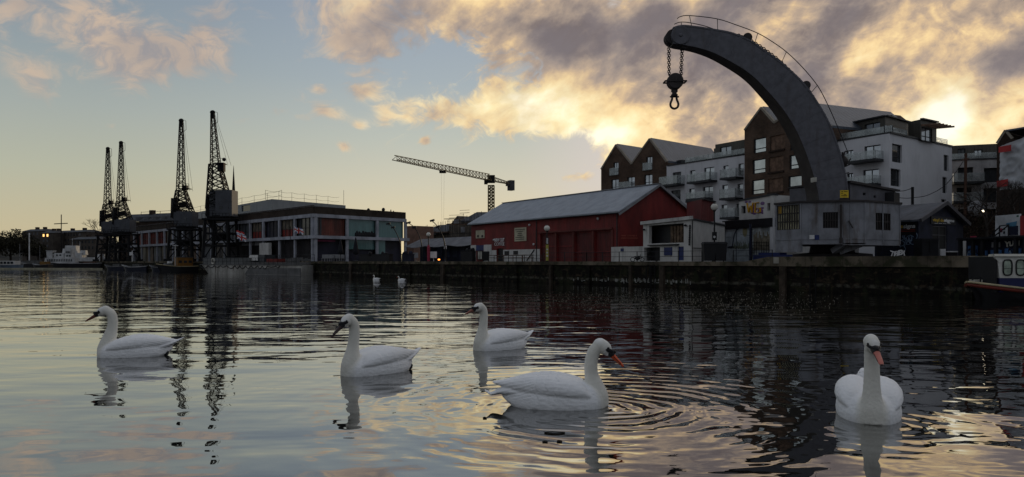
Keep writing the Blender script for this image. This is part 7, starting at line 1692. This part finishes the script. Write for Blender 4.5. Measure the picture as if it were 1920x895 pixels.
    for a, b in (((1867, 448), (1892, 425)), ((1872, 450), (1909, 422)), ((1891, 424), (1891, 447)), ((1908, 421), (1908, 446)), ((1877, 438), (1877, 448)), ((1891, 424), (1909, 422))): m.bar(H.at(*a, .6), H.at(*b, .6), .06, .06)
    solo(m, 'steel_stair_rail', BLACK, 'black sloping stair rail in front of the white hoarding', 'rail', H.at(1891, 447, .6))
    V = Wall((1800, 52), (1866, 50)); m = MB(); V.slab(m, 0, 2.2, V.L, V.uz(1830, 446)[1], -.2, 0); r = solo(m, 'white_low_hoarding', WRENDER_D, 'low stained white hoarding left of the tall white one', 'hoarding', V.p(0, 2.2))
    m = MB(); e = V.rect(1820, 443, 1831, 447.5); V.slab(m, e[0], e[1], e[2], e[3], .01, .05); m.build('red_board', MATS['hoarding_red'], r)
    m = MB(); c = P(1832, 392, 63); m.ell(c, (.75, .5, .7), None, 20, 12); solo(m, 'grey_parasol', pmat('grey_cover', (.16, .16, .17), .8, stain=.3), 'round grey cover bulging above the dark wall at right', 'cover', c)
    m = MB(); m.ell(P(1843, 396, 61), (.09, .08, .09)); solo(m, 'wall_light', pmat('lit_lamp', (.9, .8, .6), .4, emis=((1, .85, .6), 5)), 'tiny lit lamp on the dark wall at right', 'lamp', P(1843, 396, 61))
    # creepers on the dark wall
    m = MB(); random.seed(9)
    for k in range(3): crown_cards(m, tuple(P(1805 + k * 26, 420, 59.5)), (1.3, .5, 1.8), 380, .10, 50 + k)
    solo(m, 'creeper', pmat('russet_creeper', (.035, .022, .014), .95, var=.3), 'russet-brown creeper tangling over the dark wall right of the hut', 'plant', P(1820, 440, 59.5))
    bare_tree('bare_tree', 1900, 52, 335, 'bare branching tree in front of the plastic-wrapped scaffold at right', 77, lv=6)
    bare_tree('bare_tree', 1848, 58, 332, 'thin bare tree in front of the white terrace block at far right', 79, lv=5)
    # poles and wires
    m = MB(); m.bar(P(1711, 480, 60), P(1711, 351, 60), .22, .22, 8); o = solo(m, 'telegraph_pole', SILH, 'plain dark pole standing in front of the blank white wall', 'pole', P(1711, 480, 60))
    m = MB()
    for pts in ([(1711, 371), (1740, 366), (1775, 345), (1806, 303)], [(1680, 359), (1695, 358), (1711, 353)], [(1685, 371), (1700, 372), (1711, 371)]): m.tube([Vector(q) for q in spl([tuple(P(x, y, 60)) for x, y in pts], 6)], .025, 4)
    m.build('wire', SILH, o)
right_clutter()

# ---------------------------------------------------------------- lamps, railings, furniture on the quay
def floods():
    spec = [((728, 420), (737, 427), (745, 441), (750.5, 458), (752, 490), 108, 'curved black lamp post leaning left across the teal museum windows'), ((766, 418), (777, 427), (786, 442), (790.5, 460), (792, 490), 100, 'curved black lamp post just right of the museum'), ((810.5, 414), (821, 426), (830, 443), (834.5, 464), (836, 490), 92, 'curved black lamp post nearest the red shed')]
    for *pts, D, lb in spec:
        root = thing('curved_lamp_post', P(*pts[-1], D) * 1.0, lb, 'street lamp', 'curved lamp posts on the quay'); q = [Vector(v) for v in spl([tuple(P(x, y, D)) for x, y in pts], 6)]
        m = MB(); m.tube(q, [.045 + .05 * k / len(q) for k in range(len(q))], 7); m.build('post', BLACK, root)
        for i in (0, 6):
            m = MB(); c = q[i]; m.bar(c + Vector((-.28, 0, -.06)), c + Vector((.28, 0, .10)), .30, .22); m.bar(c, c + Vector((.1, 0, -.25)), .06, .06); m.build('floodlight', BLACK, root)
floods()
def globe(px, py, D, base, label, extra=None):
    c = P(px, py, D); root = thing('globe_lamp', (c.x, c.y, base), label, 'street lamp', 'globe lamps along the quay')
    m = MB(); m.lathe((c.x, c.y, 0), [(.11, base), (.11, base + .5), (.07, base + .6), (.055, c.z - .35), (.12, c.z - .28), (.12, c.z - .2)], 12); m.build('post', BLACK, root, 'auto')
    m = MB(); m.ell(c, (.26, .26, .27), None, 18, 12); m.build('globe', pmat('opal_globe', (.62, .60, .54), .3), root, True)
    m = MB(); m.ell(c + Vector((0, 0, .27)), (.12, .12, .05), None, 10, 6); m.build('cap', BLACK, root)
    if extra == 'sign':
        m = MB(); D -= .2; a, b = P(1023.5, 459, D), P(1028.5, 489, D); m.hexa([Vector((a.x, a.y, b.z)), Vector((b.x, a.y, b.z)), Vector((b.x, a.y + .1, b.z)), Vector((a.x, a.y + .1, b.z))], [Vector((a.x, a.y, a.z)), Vector((b.x, a.y, a.z)), Vector((b.x, a.y + .1, a.z)), Vector((a.x, a.y + .1, a.z))]); m.build('yellow_panel', pmat('faded_yellow', (.40, .36, .08), .7, stain=.3), root)
        m = MB(); m.box(P(1026, 452, D), (.26, .1, .56)); m.build('black_panel', BLACK, root); m = MB(); 
        for k in range(6): m.box(P(1026, 447.5 + k * 1.8, D - .07), (.16, .02, .06))
        for k in range(3): m.box(P(1026, 468 + k * 6, D - .07), (.14, .02, .13))
        m.build('panel_lettering', WHITE, root)
    if extra == 'box': m = MB(); m.box(P(px, 443, D - .2), (.30, .25, .62)); b_ = m.build('control_box', BLACK, root); m = MB(); m.lathe(P(px, 444.5, D - .38), [(.02, -.01), (.09, -.01), (.09, .01), (.02, .01)], 14, 'Y'); m.build('round_sign', WHITE, b_)
    if extra == 'red': m = MB(); m.lathe(P(px, 490, D), [(.16, .0), (.18, 1.6), (.12, 1.9), (.02, 2.0)], 12); m.build('red_collar', MATS['hoarding_red'], root)
globe(803.5, 440, 90, 1.95, 'globe lamp with a reddish post between two curved lamps', 'red')
globe(1025.5, 428.5, 66.5, 1.95, 'globe lamp with black and yellow panels in front of the red shed doors', 'sign')
globe(1339.5, 388.5, 56.5, 1.95, 'globe lamp before the white annexe side wall, nearest the crane', 'box')
def railing(pts, label, top=.80, base=1.97, step=1.9):
    root = thing('quay_railing', (*pts[0], base), label, 'railing', 'railings along the quay edge'); m = MB(); r = MB()
    for a, b in zip(pts, pts[1:]):
        n = max(1, int((b - a).length / step)); 
        for k in range(n + 1): q = a.lerp(b, k / n); m.bar((q.x, q.y, base - .02), (q.x, q.y, base + top + .03), .07, .07, 6)
        for h in (top, top * .5): r.bar((*a, base + h), (*b, base + h), .04, .04, 6)
    m.build('posts', BLACK, root); r.build('rails', BLACK, root)
QE = offset(QP, -.9)
def along(px):
    for a, b in zip(QE, QE[1:]):
        w = Wall(a, b); u = w.u(px)
        if -1e-6 <= u <= w.L + 1e-6: return w.p(u, 0).to_2d()
railing([along(1020), along(1100), along(1161), along(1230)], 'thin black railing in front of the red shed doors')
railing([along(1232), along(1316)], 'thin black railing in front of the white annexe')
railing([along(1375), along(1448)], 'thin black railing in front of the painted mural')
railing([along(890) + Vector((2, 2)), along(1016)], 'black railing of the coffee shop terrace', .6)
railing([along(596), along(628)], 'grey railing at the end of the barge mooring', .8)
railing([along(290), along(396)], 'railing on the quay between the dock cranes', 1.0)
railing([along(400), along(590)], 'railing behind the moored grey barge', 1.0)
def props():
    def picnic(px, D, lb):
        c = P(px, 490, D); m = MB(); z = 1.95; m.box((c.x, c.y, z + .68), (1.4, .7, .06)); 
        for s_ in (-1, 1): m.box((c.x, c.y + s_ * .6, z + .42), (1.4, .25, .05)); m.bar((c.x + s_ * .5, c.y - .6, z), (c.x + s_ * .5, c.y + .1, z + .66), .07, .07); m.bar((c.x + s_ * .5, c.y + .6, z), (c.x + s_ * .5, c.y - .1, z + .66), .07, .07); m.bar((c.x + s_ * .5, c.y - .62, z + .4), (c.x + s_ * .5, c.y + .62, z + .4), .06, .06)
        solo(m, 'picnic_table', TIMBER, lb, 'table', (c.x, c.y, z), 'picnic tables outside the coffee shop')
    for px, D, lb in ((953, 80, 'picnic table outside the coffee shop under the menu boards, left'), (971, 78, 'picnic table under the right menu board'), (988, 76, 'picnic table below the sloping handrail'), (925, 82, 'picnic table left of the coffee shop door')): picnic(px, D, lb)
    for px, py, D, lb in ((638.5, 448, 103, 'closed dark parasol left on the museum terrace'), (667, 445, 102, 'closed dark parasol right, before the teal glass')):
        c = P(px, 490, D); root = thing('closed_parasol', (c.x, c.y, 1.95), lb, 'parasol', 'closed parasols by the museum'); zt = P(px, py, D).z; m = MB(); m.lathe((c.x, c.y, 0), [(.05, 2.9), (.42, 3.0), (.36, 3.6), (.24, zt - .9), (.08, zt - .1), (.02, zt)], 10); m.build('canopy', pmat('dark_canvas', (.015, .015, .02), .9), root, True); m = MB(); m.lathe((c.x, c.y, 0), [(.35, 1.95), (.35, 2.05), (.05, 2.1), (.05, 2.95)], 10); m.build('pole', BLACK, root)
    def bin_(px, D, w, h, mt, lb, base=1.95, nm='wheelie_bin'):
        c = P(px, 490, D); m = MB(); 
        m.hexa([Vector((c.x + a * w * .42, c.y + b * .3, base + .08)) for a, b in ((-1, -1), (1, -1), (1, 1), (-1, 1))], [Vector((c.x + a * w * .5, c.y + b * .36, base + h * .9)) for a, b in ((-1, -1), (1, -1), (1, 1), (-1, 1))])
        m.hexa([Vector((c.x + a * w * .54, c.y + b * .4, base + h * .9)) for a, b in ((-1, -1), (1, -1), (1, 1), (-1, 1))], [Vector((c.x + a * w * .46, c.y + b * .34, base + h)) for a, b in ((-1, -1), (1, -1), (1, 1), (-1, 1))])
        for s_ in (-1, 1): m.lathe((c.x + s_ * w * .4, c.y + .3, base + .1), [(.02, -.04), (.1, -.04), (.1, .04), (.02, .04)], 10, 'X')
        solo(m, nm, mt, lb, 'bin', (c.x, c.y, base))
    bin_(911, 80, .75, 1.1, BLACK, 'dark wheelie bin beside the coffee shop door')
    bin_(1329, 54.5, .9, 1.45, BLACK, 'tall black bin at the left of the pair by the globe lamp', 1.95); bin_(1350, 54.5, .85, 1.45, BLACK, 'tall black bin at the right of the pair by the globe lamp', 1.95)
    for px, D, w, h, mt, lb in ((765, 96, 1.4, .9, MATS['navy_boards'], 'low dark planter under the curved lamp right of the museum'), (705, 98, 5.0, .9, BLACK, 'long low dark screen in front of the teal museum glass'), (878, 88, 1.6, 1.2, BLACK, 'dark crate stack at the left corner of the red shed')):
        c = P(px, 490, D); m = MB(); m.box((c.x, c.y, 1.95 + h / 2), (w, .8, h), R(-30)); m.box((c.x, c.y, 1.95 + h + .04), (w * 1.04, .9, .08), R(-30)); random.seed(px)
        for k in range(5): m.ell((c.x + random.uniform(-.4, .4) * w, c.y, 1.95 + h + .15), (.22, .2, random.uniform(.12, .35)), None, 7, 5)
        solo(m, 'planter', mt, lb, 'planter', (c.x, c.y, 1.95))
    c = P(726, 484, 97); m = MB(); m.box(c, (.46, .05, .42)); m.bar((c.x, c.y + .05, 1.95), (c.x, c.y + .05, c.z + .2), .05, .05); solo(m, 'white_notice', WHITE, 'small square white notice on the dark screen below the teal glass', 'sign', (c.x, c.y, 1.95))
    c = P(248, 482, 160); m = MB(); m.bar((c.x, c.y, 1.9), (c.x, c.y, P(248, 470, 160).z), .14, .14); m.box(P(246, 476, 159.8), (.7, .12, .7)); solo(m, 'white_post_sign', WHITE, 'white square sign on a post on the quay left of the tug', 'sign', (c.x, c.y, 1.9))
    # motorbike by the low white wall
    c = P(1195, 490, 60); root = thing('motorbike', (c.x, c.y, 1.95), 'small dark motorbike parked in front of the low white wall', 'motorbike')
    for s_ in (-.6, .6): m = MB(); m.tube([Vector((c.x + s_ + .27 * math.cos(t), c.y, 2.25 + .27 * math.sin(t))) for t in [k * math.pi / 8 for k in range(16)]], .05, 6, closed=True); m.build('wheel', BLACK, root)
    m = MB(); m.ell((c.x, c.y, 2.42), (.42, .12, .16)); m.ell((c.x - .2, c.y, 2.62), (.34, .12, .07)); m.ell((c.x + .2, c.y, 2.62), (.2, .13, .13)); m.bar((c.x + .6, c.y, 2.25), (c.x + .38, c.y, 2.85), .06, .06); m.bar((c.x + .38, c.y - .3, 2.88), (c.x + .38, c.y + .3, 2.88), .04, .04); m.ell((c.x, c.y, 2.25), (.22, .12, .15)); m.build('body', BLACK, root); root.scale = (.62,) * 3
    # car parked inside the dark opening
    W = Wall((1206, 62.0), (1297, 56.6)); 
    # mast by the mural
    c = P(1362 + 20, 489, 57); m = MB(); m.bar((c.x, c.y, 1.95), (c.x, c.y, P(1382, 470, 57).z), .07, .07, 6)
    for px, py, D, lb in ((1407, 491, 57.5, 'tall dark blue post in front of the mural, right'),):
        m = MB(); m.bar(P(px, 490, D), P(px, 420, D), .18, .18, 6); solo(m, 'tall_post', pmat('navy_post', (.012, .016, .035), .5), lb, 'post', P(px, 490, D))
    # people: small dark figures far off on the museum terrace are left as furniture-sized silhouettes of chairs
    random.seed(17)
    for k in range(9):
        px = 606 + k * 4.6 + random.uniform(-1, 1); c = G(px, 106 + random.uniform(-1, 2)); m = MB(); z = 1.95; m.box((c.x, c.y, z + .46), (.42, .42, .05)); m.box((c.x, c.y + .2, z + .75), (.42, .05, .5))
        for a in (-.18, .18):
            for b in (-.18, .18): m.bar((c.x + a, c.y + b, z), (c.x + a, c.y + b, z + .45), .035, .035)
        solo(m, 'terrace_chair', CONC, 'small grey chair on the museum terrace above the quay', 'chair', (c.x, c.y, z), 'chairs on the museum terrace')
props()

# ---------------------------------------------------------------- two far swans and floating leaves
for px, py, lb, nk in ((705, 525, 'tiny far white swan with neck upright near the quay wall, left of the pair', N1), (752, 526.5, 'tiny far white swan with lowered curved neck near the quay wall, right of the pair', N4)):
    D = HC * K / (py - HZ); src = s1 if nk is N1 else s4
    o = dup(src, (*G(px - 6, D), 0), R(180 + (18 if nk is N1 else 8)), lb); o.scale = (.5,) * 3
m = MB(); random.seed(41)
for k in range(1900):
    px = random.triangular(930, 1600, 1250); py = 566 + random.gauss(0, 14) + (px - 1250) * .012
    if py < 546 or py > 640: continue
    D = HC * K / (py - HZ); c = G(px, D); r = random.uniform(.008, .032); a = random.uniform(0, 6.28); h = random.uniform(.004, .02)
    m.hexa([Vector((c.x + r * math.cos(a + t) * (1 if i % 2 else .6), c.y + r * math.sin(a + t), .002)) for i, t in enumerate((0, 1.57, 3.14, 4.71))], [Vector((c.x + r * .8 * math.cos(a + t), c.y + r * .8 * math.sin(a + t), .002 + h)) for t in (0, 1.57, 3.14, 4.71)])
solo(m, 'floating_leaves', pmat('pale_floating_leaves', (.17, .15, .12), .7, var=.6, vscale=9), 'scatter of pale leaves and debris floating before the quay wall', 'floating debris', kind='stuff')
for px, py, lb, L in ((1040, 812, 'thin dark twig floating in front of the largest swan', .24), (1022, 830, 'tiny dark leaf floating below the twig', .05), (909, 785, 'tiny dark leaf floating left of the largest swan\'s tail', .04), (1049, 829, 'pale leaf floating just right of the tiny dark one', .05)):
    D = HC * K / (py - HZ); c = G(px, D); m = MB(); m.tube([(c.x - L / 2, c.y, .006), (c.x - L * .1, c.y + .012, .01), (c.x + L / 2, c.y - .005, .006)], .007 if L > .1 else .012, 6); solo(m, 'floating_twig', BARK if 'dark' in lb else CREAM, lb, 'twig' if L > .1 else 'leaf', (c.x, c.y, 0))
